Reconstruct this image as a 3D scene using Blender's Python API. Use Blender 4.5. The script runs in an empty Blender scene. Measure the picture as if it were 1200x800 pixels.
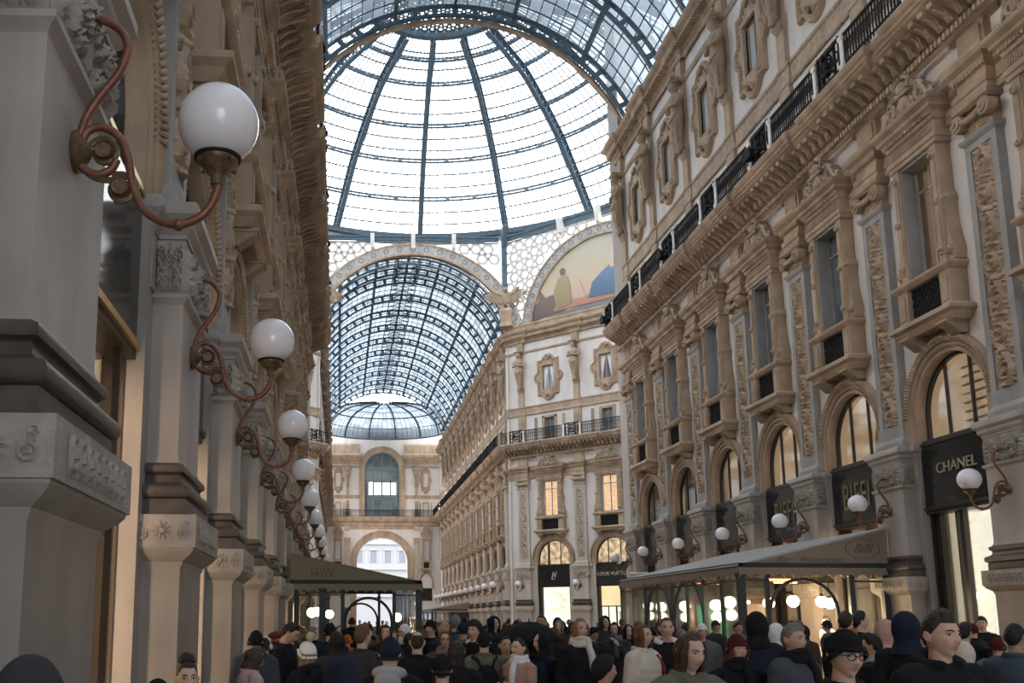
import bpy, bmesh, math, random
import numpy as np
from mathutils import Vector, Matrix
random.seed(7); rng = np.random.default_rng(7)
PI = math.pi
SC = bpy.context.scene
COL = SC.collection
D = bpy.data

# ------------------------------------------------------------------ materials
def nodes(m):
    m.use_nodes = True
    nt = m.node_tree; nt.nodes.clear()
    return nt, nt.nodes, nt.links

def lerp3(a, k): return (a[0]*k, a[1]*k, a[2]*k, 1)

def surf(name, col, rough=.7, metal=0., nscale=3., nvar=.12, bump=0., bscale=30., coat=0., emit=None, estr=0., stain=0., voro=0., spec=.4):
    m = D.materials.new(name); nt, N, L = nodes(m)
    out = N.new('ShaderNodeOutputMaterial'); b = N.new('ShaderNodeBsdfPrincipled')
    L.new(b.outputs[0], out.inputs[0])
    b.inputs['Roughness'].default_value = rough; b.inputs['Metallic'].default_value = metal
    b.inputs['Specular IOR Level'].default_value = spec
    if coat: b.inputs['Coat Weight'].default_value = coat
    tc = N.new('ShaderNodeTexCoord')
    if nvar:
        n = N.new('ShaderNodeTexNoise'); n.inputs['Scale'].default_value = nscale; n.inputs['Detail'].default_value = 6
        L.new(tc.outputs['Object'], n.inputs['Vector'])
        r = N.new('ShaderNodeValToRGB'); e = r.color_ramp.elements
        e[0].position = .3; e[1].position = .7
        e[0].color = lerp3(col, 1-nvar); e[1].color = lerp3(col, 1+nvar)
        L.new(n.outputs['Fac'], r.inputs[0]); src = r.outputs[0]
        if stain:
            n2 = N.new('ShaderNodeTexNoise'); n2.inputs['Scale'].default_value = .9; n2.inputs['Detail'].default_value = 8
            mp = N.new('ShaderNodeMapping'); mp.inputs['Scale'].default_value = (1.6, 1.6, .35)
            L.new(tc.outputs['Object'], mp.inputs[0]); L.new(mp.outputs[0], n2.inputs['Vector'])
            r2 = N.new('ShaderNodeValToRGB'); f = r2.color_ramp.elements
            f[0].position = .35; f[0].color = (1-stain, 1-stain*1.05, 1-stain*1.1, 1); f[1].position = .62; f[1].color = (1, 1, 1, 1)
            L.new(n2.outputs['Fac'], r2.inputs[0])
            mx = N.new('ShaderNodeMix'); mx.data_type = 'RGBA'; mx.blend_type = 'MULTIPLY'; mx.inputs[0].default_value = 1
            L.new(src, mx.inputs[6]); L.new(r2.outputs[0], mx.inputs[7]); src = mx.outputs[2]
        L.new(src, b.inputs['Base Color'])
    else:
        b.inputs['Base Color'].default_value = (*col, 1)
    if bump:
        n3 = N.new('ShaderNodeTexNoise'); n3.inputs['Scale'].default_value = bscale; n3.inputs['Detail'].default_value = 4
        L.new(tc.outputs['Object'], n3.inputs['Vector']); h = n3.outputs['Fac']
        if voro:
            v = N.new('ShaderNodeTexVoronoi'); v.inputs['Scale'].default_value = voro
            L.new(tc.outputs['Object'], v.inputs['Vector']); h = v.outputs['Distance']
        bp = N.new('ShaderNodeBump'); bp.inputs['Strength'].default_value = bump; bp.inputs['Distance'].default_value = .02
        L.new(h, bp.inputs['Height']); L.new(bp.outputs[0], b.inputs['Normal'])
    if emit:
        b.inputs['Emission Color'].default_value = (*emit, 1); b.inputs['Emission Strength'].default_value = estr
    return m

def glass_pane(name, tint, trans, diffuse, rough=.05, cellvar=0., cells=(1,1,1), refl=.8):
    """thin glazing: part clear, part milky, a little gloss"""
    m = D.materials.new(name); nt, N, L = nodes(m)
    out = N.new('ShaderNodeOutputMaterial')
    t = N.new('ShaderNodeBsdfTransparent'); t.inputs[0].default_value = (*tint, 1)
    tr = N.new('ShaderNodeBsdfTranslucent'); tr.inputs[0].default_value = (*diffuse, 1)
    g = N.new('ShaderNodeBsdfGlossy'); g.inputs['Roughness'].default_value = rough; g.inputs[0].default_value = (.8,.85,.9,1)
    mx = N.new('ShaderNodeMixShader'); mx.inputs[0].default_value = trans
    if cellvar:
        tc = N.new('ShaderNodeTexCoord'); mp = N.new('ShaderNodeMapping'); mp.inputs['Scale'].default_value = cells
        L.new(tc.outputs['UV'], mp.inputs[0])
        fl = N.new('ShaderNodeVectorMath'); fl.operation = 'FLOOR'; L.new(mp.outputs[0], fl.inputs[0])
        wn = N.new('ShaderNodeTexWhiteNoise'); wn.noise_dimensions = '3D'; L.new(fl.outputs[0], wn.inputs['Vector'])
        mr = N.new('ShaderNodeMapRange'); mr.inputs['To Min'].default_value = trans-cellvar; mr.inputs['To Max'].default_value = trans+cellvar
        L.new(wn.outputs['Value'], mr.inputs['Value']); L.new(mr.outputs[0], mx.inputs[0])
    L.new(tr.outputs[0], mx.inputs[1]); L.new(t.outputs[0], mx.inputs[2])
    fr0 = N.new('ShaderNodeFresnel'); fr0.inputs[0].default_value = 1.3
    fr = N.new('ShaderNodeMath'); fr.operation = 'MULTIPLY'; fr.inputs[1].default_value = refl; L.new(fr0.outputs[0], fr.inputs[0])
    m2 = N.new('ShaderNodeMixShader'); L.new(fr.outputs[0], m2.inputs[0])
    L.new(mx.outputs[0], m2.inputs[1]); L.new(g.outputs[0], m2.inputs[2]); L.new(m2.outputs[0], out.inputs[0])
    return m

def emis(name, col, s, var=0., vs=1.5):
    m = D.materials.new(name); nt, N, L = nodes(m)
    out = N.new('ShaderNodeOutputMaterial'); e = N.new('ShaderNodeEmission')
    e.inputs[0].default_value = (*col, 1); e.inputs[1].default_value = s
    if var:
        tc = N.new('ShaderNodeTexCoord'); n = N.new('ShaderNodeTexNoise'); n.inputs['Scale'].default_value = vs; n.inputs['Detail'].default_value = 3
        L.new(tc.outputs['Object'], n.inputs['Vector'])
        mr = N.new('ShaderNodeMapRange'); mr.inputs['From Min'].default_value = .3; mr.inputs['From Max'].default_value = .7
        mr.inputs['To Min'].default_value = s*(1-var); mr.inputs['To Max'].default_value = s*(1+var)
        L.new(n.outputs['Fac'], mr.inputs['Value']); L.new(mr.outputs[0], e.inputs[1])
    L.new(e.outputs[0], out.inputs[0]); return m

M = {}
M['tan'] = surf('carved_limestone', (.46,.345,.245), .85, nvar=.14, nscale=2.2, bump=.25, bscale=45, stain=.3)
M['tan_relief'] = surf('carved_relief_stone', (.44,.34,.25), .85, nvar=.2, nscale=7, bump=.7, bscale=26, stain=.2)
M['grey'] = surf('grey_marble', (.39,.35,.32), .65, nvar=.09, nscale=1.6, bump=.06, bscale=60, stain=.25)
M['grey_relief'] = surf('grey_carved_marble', (.37,.335,.30), .75, nvar=.15, nscale=6, bump=.5, bscale=30, stain=.2)
M['blue_grey'] = surf('blue_grey_stone', (.335,.33,.325), .7, nvar=.1, nscale=2, bump=.08, bscale=40, stain=.2)
M['pale'] = surf('pale_cream_stone', (.52,.46,.40), .75, nvar=.07, nscale=2, bump=.06, bscale=50, stain=.12)
M['pale_relief'] = surf('pale_carved_stone', (.52,.44,.36), .8, nvar=.14, nscale=6, bump=.5, bscale=28, stain=.12)
M['pale_tan'] = surf('lit_tan_stone', (.52,.42,.32), .8, nvar=.1, nscale=3, bump=.2, bscale=40, stain=.15)  # tan stone lightened: brighter light on the far walls put into the colour
M['dark'] = surf('dark_marble', (.075,.058,.052), .45, nvar=.25, nscale=6, bump=.1, bscale=30)
M['stucco'] = surf('white_stucco', (.70,.655,.625), .9, nvar=.04, nscale=1.5, bump=.06, bscale=70, stain=.1)
M['iron_blue'] = surf('blue_painted_iron', (.075,.115,.15), .6, nvar=.2, nscale=3)
M['iron_black'] = surf('black_wrought_iron', (.018,.019,.022), .75, nvar=.2, nscale=5, spec=.15)
M['black_frame'] = surf('black_bronze_frame', (.025,.021,.018), .4, nvar=.1)
M['brown_frame'] = surf('brown_bronze_frame', (.06,.045,.035), .4, metal=.4, nvar=.1)
M['copper'] = surf('copper_pipe', (.20,.085,.058), .42, metal=.35, nvar=.25, nscale=20)
M['bronze'] = surf('aged_bronze', (.16,.105,.06), .45, metal=.5, nvar=.35, nscale=25, bump=.3, bscale=40)
M['globe'] = surf('opal_glass', (.82,.79,.82), .18, nvar=.03, nscale=4, coat=.5)
M['gold'] = surf('gilded_metal', (.62,.42,.17), .35, metal=.7, nvar=.1)
M['sign'] = surf('black_sign_glass', (.012,.014,.014), .12, nvar=.1, spec=.5)
M['letters'] = surf('dull_gold_letters', (.20,.165,.075), .5, metal=.2, nvar=.1)
M['letters_white'] = surf('pale_gold_letters', (.62,.55,.42), .5, nvar=.05)
M['floor'] = surf('polished_mosaic_floor', (.30,.25,.21), .25, nvar=.25, nscale=2.5, bump=.03)
M['marble_white'] = surf('white_marble', (.72,.68,.63), .5, nvar=.08, nscale=5)
M['curtain'] = surf('white_curtain', (.75,.76,.78), .9, nvar=.06, nscale=6)
M['roomdark'] = surf('dim_interior', (.06,.055,.05), .9, nvar=.2)
M['win_glass'] = glass_pane('window_glass', (.78,.82,.84), .93, (.5,.52,.55))
M['win_grey'] = surf('grey_window_glass', (.13,.15,.165), .08, nvar=.35, nscale=1.2, spec=.6)
M['win_blue'] = surf('blue_grey_blind', (.46,.51,.53), .5, nvar=.12, nscale=1.0)
M['dome_glass'] = glass_pane('clear_dome_glass', (.97,.985,.99), .97, (.9,.93,.95), cellvar=.02, refl=.1)
M['vault_glass'] = glass_pane('blue_vault_glass', (.34,.385,.42), .35, (.16,.185,.21), cellvar=.3, refl=.1)
M['lattice'] = surf('pale_lattice', (.55,.53,.50), .8, nvar=.06)
M['band'] = surf('painted_arch_band', (.44,.43,.41), .8, nvar=.12, nscale=3, stain=.15)
M['band_dark'] = surf('blue_grey_rosette', (.19,.21,.23), .8, nvar=.15)
M['warm'] = emis('lit_warm_room', (1., .60, .32), .8, .35, .8)
M['warm_dim'] = emis('softly_lit_room', (1., .56, .28), .5, .7, 1.3)
M['cream'] = emis('lit_cream_shop', (1., .62, .33), 1.15, .18, .7)
M['white_lit'] = emis('bright_shop_display', (1., .84, .64), 1.25, .3, 1.3)
M['yellow_lit'] = emis('yellow_lit_room', (1., .75, .30), .75, .3, 1.)
M['lamp_hot'] = emis('glowing_lamp', (1., .78, .48), 9.)
M['lamp_red'] = emis('orange_heater', (1., .28, .08), 4.)
M['green_lit'] = emis('green_glow', (.12, .8, .35), .8, .5, 3.)
M['wood_red'] = surf('reddish_wood', (.15,.07,.045), .5, nvar=.25, nscale=4)
M['awning'] = surf('taupe_canvas', (.25,.195,.15), .9, nvar=.06, nscale=8, bump=.08, bscale=200)
M['awning_top'] = surf('pale_grey_canvas', (.36,.36,.35), .8, nvar=.08, nscale=5)
M['awning_olive'] = surf('olive_canvas', (.25,.215,.145), .9, nvar=.06, nscale=8, bump=.08, bscale=200)
M['awning_dark'] = surf('dark_green_edge', (.022,.03,.03), .6, nvar=.1)
M['pav_iron'] = surf('grey_green_iron', (.035,.042,.045), .5, nvar=.15)
M['pav_glass'] = glass_pane('pavilion_glass', (.85,.86,.86), .96, (.5,.5,.5))
M['plastic'] = glass_pane('clear_plastic_sheet', (.55,.58,.62), .6, (.4,.43,.47), rough=.2)
M['text_faint'] = surf('faint_brown_lettering', (.12,.085,.06), .9, nvar=.05)
M['text_olive'] = surf('faint_olive_lettering', (.105,.09,.05), .9, nvar=.05)
M['plant'] = surf('dark_green_leaves', (.03,.06,.025), .6, nvar=.4, nscale=20)
M['far_white'] = surf('pale_facade_beyond', (.36,.36,.37), .9, nvar=.03)
M['far_grey'] = surf('pale_grey_window', (.20,.22,.25), .8, nvar=.05)

# ------------------------------------------------------------------ mesh builder
class MB:
    def __init__(s): s.v = []; s.f = []; s.uv = None
    def add(s, vs, fs):
        b = len(s.v); s.v.extend([tuple(map(float, p)) for p in vs]); s.f.extend([tuple(b+i for i in f) for f in fs]); return s
    def box(s, x0, x1, y0, y1, z0, z1):
        return s.add([(x0,y0,z0),(x1,y0,z0),(x1,y1,z0),(x0,y1,z0),(x0,y0,z1),(x1,y0,z1),(x1,y1,z1),(x0,y1,z1)],
              [(0,3,2,1),(4,5,6,7),(0,1,5,4),(1,2,6,5),(2,3,7,6),(3,0,4,7)])
    def stack(s, x0, x1, yf, yb, prof, cap=True):
        """block of rectangular plan whose front and sides follow the profile [(e, z)]; front at yf (negative = out), back at yb"""
        vs = []; n = len(prof)
        for e, z in prof: vs += [(x0-e, yf-e, z), (x1+e, yf-e, z), (x1+e, yb, z), (x0-e, yb, z)]
        fs = []
        for i in range(n-1):
            a = 4*i; b = a+4
            for k in range(4): fs.append((a+k, a+(k+1)%4, b+(k+1)%4, b+k))
        if cap: fs += [(3,2,1,0), (4*n-4, 4*n-3, 4*n-2, 4*n-1)]
        return s.add(vs, fs)
    def path(s, pts_of_e, prof, closed_back=None, ends=True):
        """sweep: for each (e,z) of prof the plan path pts_of_e(e) = [(x,y)...]"""
        rings = [[(x, y, z) for x, y in pts_of_e(e)] for e, z in prof]
        m = len(rings[0]); vs = [p for r in rings for p in r]; fs = []
        for i in range(len(rings)-1):
            for k in range(m-1):
                a = i*m+k; fs.append((a, a+1, a+1+m, a+m))
        s.add(vs, fs)
        return s
    def prism(s, poly, y0, y1):
        """polygon in x,z extruded from y0 to y1 (counter-clockwise seen from -y)"""
        n = len(poly); vs = [(x, y0, z) for x, z in poly]+[(x, y1, z) for x, z in poly]
        fs = [tuple(range(n)), tuple(reversed(range(n, 2*n)))]+[(i+n, (i+1)%n+n, (i+1)%n, i) for i in range(n)]
        return s.add(vs, fs)
    def prism_x(s, poly, x0, x1):
        """polygon in y,z extruded along x"""
        n = len(poly); vs = [(x0, y, z) for y, z in poly]+[(x1, y, z) for y, z in poly]
        fs = [tuple(reversed(range(n))), tuple(range(n, 2*n))]+[(i, (i+1)%n, (i+1)%n+n, i+n) for i in range(n)]
        return s.add(vs, fs)
    def lathe(s, prof, n=24, c=(0,0,0), axis='z', a0=0, a1=2*PI):
        full = abs(a1-a0-2*PI) < 1e-6; m = n if full else n+1; vs = []
        for r, h in prof:
            for k in range(m):
                a = a0+(a1-a0)*k/n; p = (r*math.cos(a), r*math.sin(a), h)
                if axis == 'y': p = (p[0], -p[2], p[1])
                elif axis == 'x': p = (p[2], p[0], p[1])
                vs.append((p[0]+c[0], p[1]+c[1], p[2]+c[2]))
        fs = []
        for i in range(len(prof)-1):
            for k in range(n if full else n):
                k2 = (k+1) % m if full else k+1
                fs.append((i*m+k, i*m+k2, (i+1)*m+k2, (i+1)*m+k))
        return s.add(vs, fs)
    def sphere(s, c, r, nu=24, nv=14, sc=(1,1,1)):
        prof = [(max(1e-4, math.sin(PI*i/nv))*r, -math.cos(PI*i/nv)*r) for i in range(nv+1)]
        b = len(s.v); s.lathe(prof, nu)
        for i in range(b, len(s.v)):
            p = s.v[i]; s.v[i] = (p[0]*sc[0]+c[0], p[1]*sc[1]+c[1], p[2]*sc[2]+c[2])
        return s
    def tube(s, pts, r, n=8, cap=True):
        P = [Vector(p) for p in pts]; R = r if hasattr(r, '__len__') else [r]*len(P)
        t0 = (P[1]-P[0]).normalized(); up = Vector((0,0,1)) if abs(t0.z) < .9 else Vector((1,0,0))
        u = t0.cross(up).normalized(); vs = []
        for i, p in enumerate(P):
            t = (P[min(i+1, len(P)-1)]-P[max(i-1, 0)]).normalized()
            u = (u-t*u.dot(t)).normalized(); w = t.cross(u)
            for k in range(n):
                a = 2*PI*k/n; q = p+(u*math.cos(a)+w*math.sin(a))*R[i]; vs.append(tuple(q))
        fs = [(i*n+k, i*n+(k+1)%n, (i+1)*n+(k+1)%n, (i+1)*n+k) for i in range(len(P)-1) for k in range(n)]
        if cap: fs += [tuple(reversed(range(n))), tuple(range((len(P)-1)*n, len(P)*n))]
        return s.add(vs, fs)
    def bar(s, a, b, w, h=None, up=(0,0,1)):
        """rectangular bar from a to b"""
        h = h or w; a = Vector(a); b = Vector(b); t = (b-a).normalized(); up = Vector(up)
        if abs(t.dot(up)) > .98: up = Vector((1,0,0))
        u = t.cross(up).normalized(); v = u.cross(t).normalized()
        o = [(-w/2,-h/2),(w/2,-h/2),(w/2,h/2),(-w/2,h/2)]
        vs = [tuple(p+u*x+v*y) for p in (a, b) for x, y in o]
        return s.add(vs, [(3,2,1,0),(4,5,6,7),(0,1,5,4),(1,2,6,5),(2,3,7,6),(3,0,4,7)])
    def relief(s, x0, x1, z0, z1, y, fn, nx, nz, depth):
        """carved field: fn(u,v) in 0..1, u,v in 0..1; front at y-depth*fn, with its edges turned back to y"""
        vs = []
        for j in range(nz+1):
            for i in range(nx+1):
                u = i/nx; v = j/nz; edge = i in (0, nx) or j in (0, nz)
                vs.append((x0+(x1-x0)*u, y-(0 if edge else depth*fn(u, v)), z0+(z1-z0)*v))
        fs = [(j*(nx+1)+i, j*(nx+1)+i+1, (j+1)*(nx+1)+i+1, (j+1)*(nx+1)+i) for j in range(nz) for i in range(nx)]
        return s.add(vs, fs)
    def xf(s, mat):
        s.v = [tuple(mat @ Vector(p)) for p in s.v]; return s
    def mesh(s, name, mats, smooth=None, matidx=None):
        me = D.meshes.new(name); me.from_pydata(s.v, [], s.f); me.validate(clean_customdata=False)
        for m in (mats if isinstance(mats, (list, tuple)) else [mats]): me.materials.append(M[m] if isinstance(m, str) else m)
        if smooth is True: me.polygons.foreach_set('use_smooth', [True]*len(me.polygons))
        elif smooth:
            bm = bmesh.new(); bm.from_mesh(me)
            for f in bm.faces: f.smooth = True
            for e in bm.edges:
                if len(e.link_faces) == 2 and e.calc_face_angle(0) > smooth: e.smooth = False
            bm.to_mesh(me); bm.free()
        me.update(); return me

def link(name, me, parent=None, loc=(0,0,0), rz=0., sc=None):
    o = D.objects.new(name, me); COL.objects.link(o); o.location = loc; o.rotation_euler = (0,0,rz)
    if sc: o.scale = sc
    if parent is not None: o.parent = parent
    return o
def empty(name, loc=(0,0,0), rz=0., sc=None):
    o = D.objects.new(name, None); COL.objects.link(o); o.location = loc; o.rotation_euler = (0,0,rz); o.empty_display_size = .1
    if sc: o.scale = sc
    return o
def tag(o, label=None, cat=None, group=None, kind=None):
    if label: o['label'] = label
    if cat: o['category'] = cat
    if group: o['group'] = group
    if kind: o['kind'] = kind
    return o
MESH = {}
def cached(key, fn):
    if key not in MESH: MESH[key] = fn()
    return MESH[key]
def build(parts, parent):
    """parts: [(name, mesh, [subparts])] -> children"""
    for p in parts:
        o = link(p[0], p[1], parent)
        for q in (p[2] if len(p) > 2 else []): link(q[0], q[1], o)
NUM = {'window': 0, 'door': 0, 'trim': 0}
def numbered(kind): NUM[kind] += 1; return f'{kind}_{NUM[kind]}'
def ordinal(i):
    w = ['first','second','third','fourth','fifth','sixth','seventh','eighth','ninth','tenth','eleventh','twelfth','thirteenth','fourteenth']
    return w[i] if i < len(w) else 'last'
def dup_tree(src, loc, rz, sc=None):
    r = src.copy(); COL.objects.link(r); r.location = loc; r.rotation_euler = (0,0,rz)
    if sc: r.scale = sc
    for ch in src.children:
        c = ch.copy(); COL.objects.link(c); c.parent = r
        for g in ch.children:
            d = g.copy(); COL.objects.link(d); d.parent = c
    return r
def text_mesh(txt, size, depth=.01, mat='letters', align='CENTER', sx=1., shear=0., space=1.):
    cu = D.curves.new('lettering', 'FONT'); cu.body = txt; cu.size = size; cu.extrude = depth; cu.align_x = align; cu.align_y = 'CENTER'
    cu.shear = shear; cu.space_character = space; cu.resolution_u = 3
    o = D.objects.new('lettering_tmp', cu); COL.objects.link(o)
    dg = bpy.context.evaluated_depsgraph_get(); me = D.meshes.new_from_object(o.evaluated_get(dg))
    D.objects.remove(o); D.curves.remove(cu)
    # stand the text up: x right, z up, facing -y
    me.transform(Matrix.Scale(sx, 4, (1,0,0))); me.transform(Matrix.Rotation(PI/2, 4, 'X'))
    me.materials.clear(); me.materials.append(M[mat]); return me
SKY = 2.5; EXPO = 0.92; FL = 250
# ------------------------------------------------------------------ carved ornament fields
def spiral_h(x, z, cx, cz, r, turn=1.):
    dx = x-cx; dz = z-cz; d = math.hypot(dx, dz)
    if d > r: return 0.
    a = math.atan2(dz, dx)*turn
    w = math.sin(2*PI*(d/r*2.2) + a)
    return max(0., .55+.45*w)*(1-(d/r)**6)
def vine(w, h):
    """scrolling foliage climbing a tall narrow field"""
    L = w*1.15; n = max(2, round(h/L)); L = h/n
    def fn(u, v):
        x = (u-.5)*w; z = v*h; t = z/L; k = math.floor(t); fz = z-k*L
        side = 1 if k % 2 == 0 else -1
        s = spiral_h(x, fz, side*w*.06, L*.5, w*.46, side)
        stem = math.exp(-((x-side*w*.3*math.cos(PI*(fz/L-.5)))/(w*.07))**2)*.8
        leaf = max(0, math.sin(13*PI*t+7*x/w))*max(0, math.sin(7*PI*(u+.1*math.sin(9*t))))*.6
        bud = math.exp(-((x*x+(fz-L*.02)**2)/(w*.16)**2))
        edge = min(1, min(u, 1-u)*9)
        return (.05+.95*max(s*.85, stem, leaf, bud))*edge
    return fn
def leaf_h(x, z, cx, cz, ang, L, W, ribs=5):
    """one serrated acanthus leaf growing from (cx,cz) in direction ang"""
    dx, dz = x-cx, z-cz; t = (dx*math.cos(ang)+dz*math.sin(ang))/L; n = (-dx*math.sin(ang)+dz*math.cos(ang))/W
    if t < 0 or t > 1: return 0.
    w = math.sin(PI*min(1, t*.9+.12))**.7*(.82+.18*math.sin(t*ribs*2*PI-abs(n)*3))
    if abs(n) > w: return 0.
    return (1-(abs(n)/w)**3)*(.55+.3*t+.25*math.cos(abs(n)*5-t*ribs*2*PI))*min(1, t*8)
def acanthus(w, h):
    """face of a carved capital: curling side leaves, a palm fan above, small volutes below"""
    def fn(u, v):
        x = abs(u-.5)*w; z = v*h; s = 0
        for cx, cz, a, L, W in ((.02*w,.40*h,1.1,.42*h,.13*h),(.04*w,.36*h,.55,.46*h,.13*h),(0,.45*h,PI/2,.5*h,.10*h),(.30*w,.02*h,1.75,.62*h,.15*h),(.44*w,.0,1.5,.9*h,.14*h),(.10*w,.05*h,.25,.35*h,.10*h)):
            s = max(s, leaf_h(x, z, cx, cz, a, L, W))
        s = max(s, .9*spiral_h(x, z, .17*w, .20*h, .17*h, -1), .9*spiral_h(x, z, .33*w, .72*h, .17*h, 1), .5*math.exp(-(x/(w*.04))**2))
        return (.06+.94*min(1, s))*min(1, min(u, 1-u)*14, min(v, 1-v)*10)
    return fn
def palmette(w, h):
    """low carved block: half rosette between scrolls"""
    def fn(u, v):
        x = (u-.5)*w; z = v*h; d = math.hypot(x, (z-h*.5)*1.0); a = math.atan2(z-h*.5, x)
        ros = (.5+.5*math.cos(10*a))*max(0, 1-(d/(h*.48))**4) if d < h*.48 else 0
        core = 1. if d < h*.12 else 0
        s = spiral_h(abs(x), z, w*.36, h*.36, h*.3, 1)
        s2 = spiral_h(abs(x), z, w*.40, h*.78, h*.17, -1)
        edge = min(1, min(u, 1-u)*14, min(v, 1-v)*8)
        return (.08+.92*max(ros*.8, core, s, s2))*edge
    return fn
def greek(w, h, n):
    def fn(u, v):
        t = (u*n) % 1; d = math.hypot(t-.5, (v-.5)*.9)
        return (max(0, 1-abs(d-.32)/.1)*.8+(1 if d < .13 else 0)+(.6 if abs(v-.5) < .06 and abs(t-.5) > .42 else 0))*min(1, min(v, 1-v)*8)
    return fn

def style(P, h, ri, ro, spring, ledge=.7, rec=.14):
    return dict(P=P, h=h, ri=ri, ro=ro, sp=spring, ledge=ledge, rec=rec, key=f'{P:.2f}')
WY = .4      # stucco plane
PW = .62     # half width of a pier
UW = .5      # half width of the pilaster above

# ------------------------------------------------------------------ pilaster
def pilaster_parts(lod=0, pal=0, jw=.845):
    k = lambda n: f'pil_{n}_{lod}_{pal}_{jw:.2f}'
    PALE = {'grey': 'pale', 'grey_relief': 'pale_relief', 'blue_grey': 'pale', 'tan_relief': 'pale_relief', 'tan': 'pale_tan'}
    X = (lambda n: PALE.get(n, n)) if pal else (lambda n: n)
    out = []
    def die():
        m = MB(); m.stack(-PW-.03, PW+.03, -.06, WY, [(.07,0),(.07,.18),(.03,.24),(0,.28),(0,2.32),(.02,2.36),(.02,2.38),(.1,2.44),(.13,2.48),(.13,2.5)]); return m.mesh('pedestal', X('grey'), .5)
    def block():
        m = MB(); m.stack(-PW-.03, PW+.03, -.06, WY, [(.15,2.5),(.15,2.8)])
        if not lod:
            for s in (0, 1, 2):
                r = MB(); w = (1.2 if s == 0 else .5); r.relief(-w/2, w/2, 2.545, 2.76, -.003, greek(w, .21, 8) if s == 0 else palmette(w, .21), 72 if s == 0 else 46, 20, .03)
                if s == 0: r.xf(Matrix.Translation((0, -.21, 0)))
                else: r.xf(Matrix.Translation(((PW+.18)*(1 if s == 1 else -1), .08, 0)) @ Matrix.Rotation(PI/2*(1 if s == 1 else -1), 4, 'Z'))
                m.add(r.v, r.f)
        return m.mesh('carved_block', X('grey_relief' if not lod else 'grey'), .6)
    def base():
        m = MB(); pr = [(.1,2.8),(.1,2.95)]
        for i in range(7): a = -PI/2+PI*i/6; pr.append((.09+.055*math.cos(a), 3.02+.065*math.sin(a)))
        pr += [(.06,3.1),(.04,3.12),(.03,3.18)]
        for i in range(5): a = -PI/2+PI*i/4; pr.append((.04+.035*math.cos(a), 3.24+.045*math.sin(a)))
        pr += [(.02,3.3)]
        m.stack(-PW, PW, 0, WY, pr); return m.mesh('base_moulding', 'dark', .7)
    def shaft():
        m = MB(); m.stack(-PW, PW, 0, WY, [(.02,3.3),(0,3.36),(0,4.84),(.02,4.87),(.05,4.9),(.05,4.94),(.0,4.95)])
        m.box(-PW-.2, -PW, .28, WY, 0, 5.5); m.box(PW, PW+.2, .28, WY, 0, 5.5)
        for s_ in (-1, 1): a, b = sorted((s_*PW, s_*(jw+.012))); m.box(a, b, .281, .46, 0, 5.84)
        return m.mesh('shaft', X('grey'), .5)
    def cap():
        m = MB(); m.box(-PW, PW, 0, WY, 4.95, 5.5); m.box(-PW-.2, PW+.2, .26, WY, 4.95, 5.5)
        n = (64, 36) if not lod else (14, 8)
        m.relief(-PW, PW, 4.96, 5.49, -.003, acanthus(2*PW, .53), n[0], n[1], .105)
        for s in (1, -1):
            r = MB(); r.relief(-.13, .13, 4.96, 5.49, -.003, acanthus(.5, .53), max(6, n[0]//4), n[1], .085); r.xf(Matrix.Translation((PW*s, .13, 0)) @ Matrix.Rotation(PI/2*s, 4, 'Z')); m.add(r.v, r.f)
        return m.mesh('carved_capital', X('grey_relief'), .7)
    def abacus():
        m = MB(); pr = [(.02,5.5),(.02,5.54),(.07,5.6),(.07,5.66),(.13,5.72),(.13,5.8),(.10,5.85)]
        m.stack(-PW, PW, 0, WY, pr); m.stack(-PW-.2, PW+.2, .26, WY, [(e*.7, z) for e, z in pr]); return m.mesh('impost_moulding', X('grey'), .6)
    def ushaft():
        m = MB(); y = .2
        m.stack(-UW, UW, y, WY, [(.08,5.85),(.08,6.02),(.05,6.07),(.0,6.15),(0,6.3)])
        m.box(-UW, -UW+.17, y, WY, 6.3, 11.85); m.box(UW-.17, UW, y, WY, 6.3, 11.85); m.box(-UW+.17, UW-.17, y, WY, 6.3, 6.45); m.box(-UW+.17, UW-.17, y, WY, 11.7, 11.85)
        m.stack(-UW, UW, y, WY, [(0,11.85),(.05,11.9),(.08,11.96),(.08,12.0)])
        return m.mesh('upper_shaft', X('blue_grey'), .5)
    def panel():
        w = 2*UW-.34; m = MB(); n = (20, 230) if not lod else (6, 40)
        m.relief(-w/2, w/2, 6.45, 11.7, y:=.24, vine(w, 5.25), n[0], n[1], .15)
        return m.mesh('carved_panel', X('tan_relief'), .8)
    def ucap():
        m = MB(); y = .2; m.box(-UW+.03, UW-.03, y, WY, 12.0, 12.6)
        for s in (-1, 1):
            # volute: roll seen end-on from the street, with an eye
            for rr, dd in ((.19, .16), (.13, .20), (.06, .24)):
                m.lathe([(1e-3, -.05), (rr, -.05), (rr, dd), (rr*.6, dd+.01), (1e-3, dd-.02)], 20, (s*(UW-.06), y-.02, 12.36), 'y')
        pts = [(-UW+.06, y-.12, 12.40)]+[(x, y-.14, 12.40-.10*math.cos(x*PI)) for x in np.linspace(-.36, .36, 9)]+[(UW-.06, y-.12, 12.40)]
        m.tube(pts, .075, 8)
        if not lod: m.relief(-.3, .3, 12.02, 12.34, y-.003, acanthus(.6, .32), 24, 12, .06)
        m.stack(-UW, UW, y-.06, WY, [(.03,12.56),(.1,12.62),(.1,12.72)])
        return m.mesh('volute_capital', X('tan'), .6)
    def frieze():
        m = MB(); m.box(-UW+.05, UW-.05, .24, WY, 13.7, 14.4); m.box(-UW+.15, UW-.15, .20, .24, 13.8, 14.3)
        return m.mesh('frieze_block', X('tan'))
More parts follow.
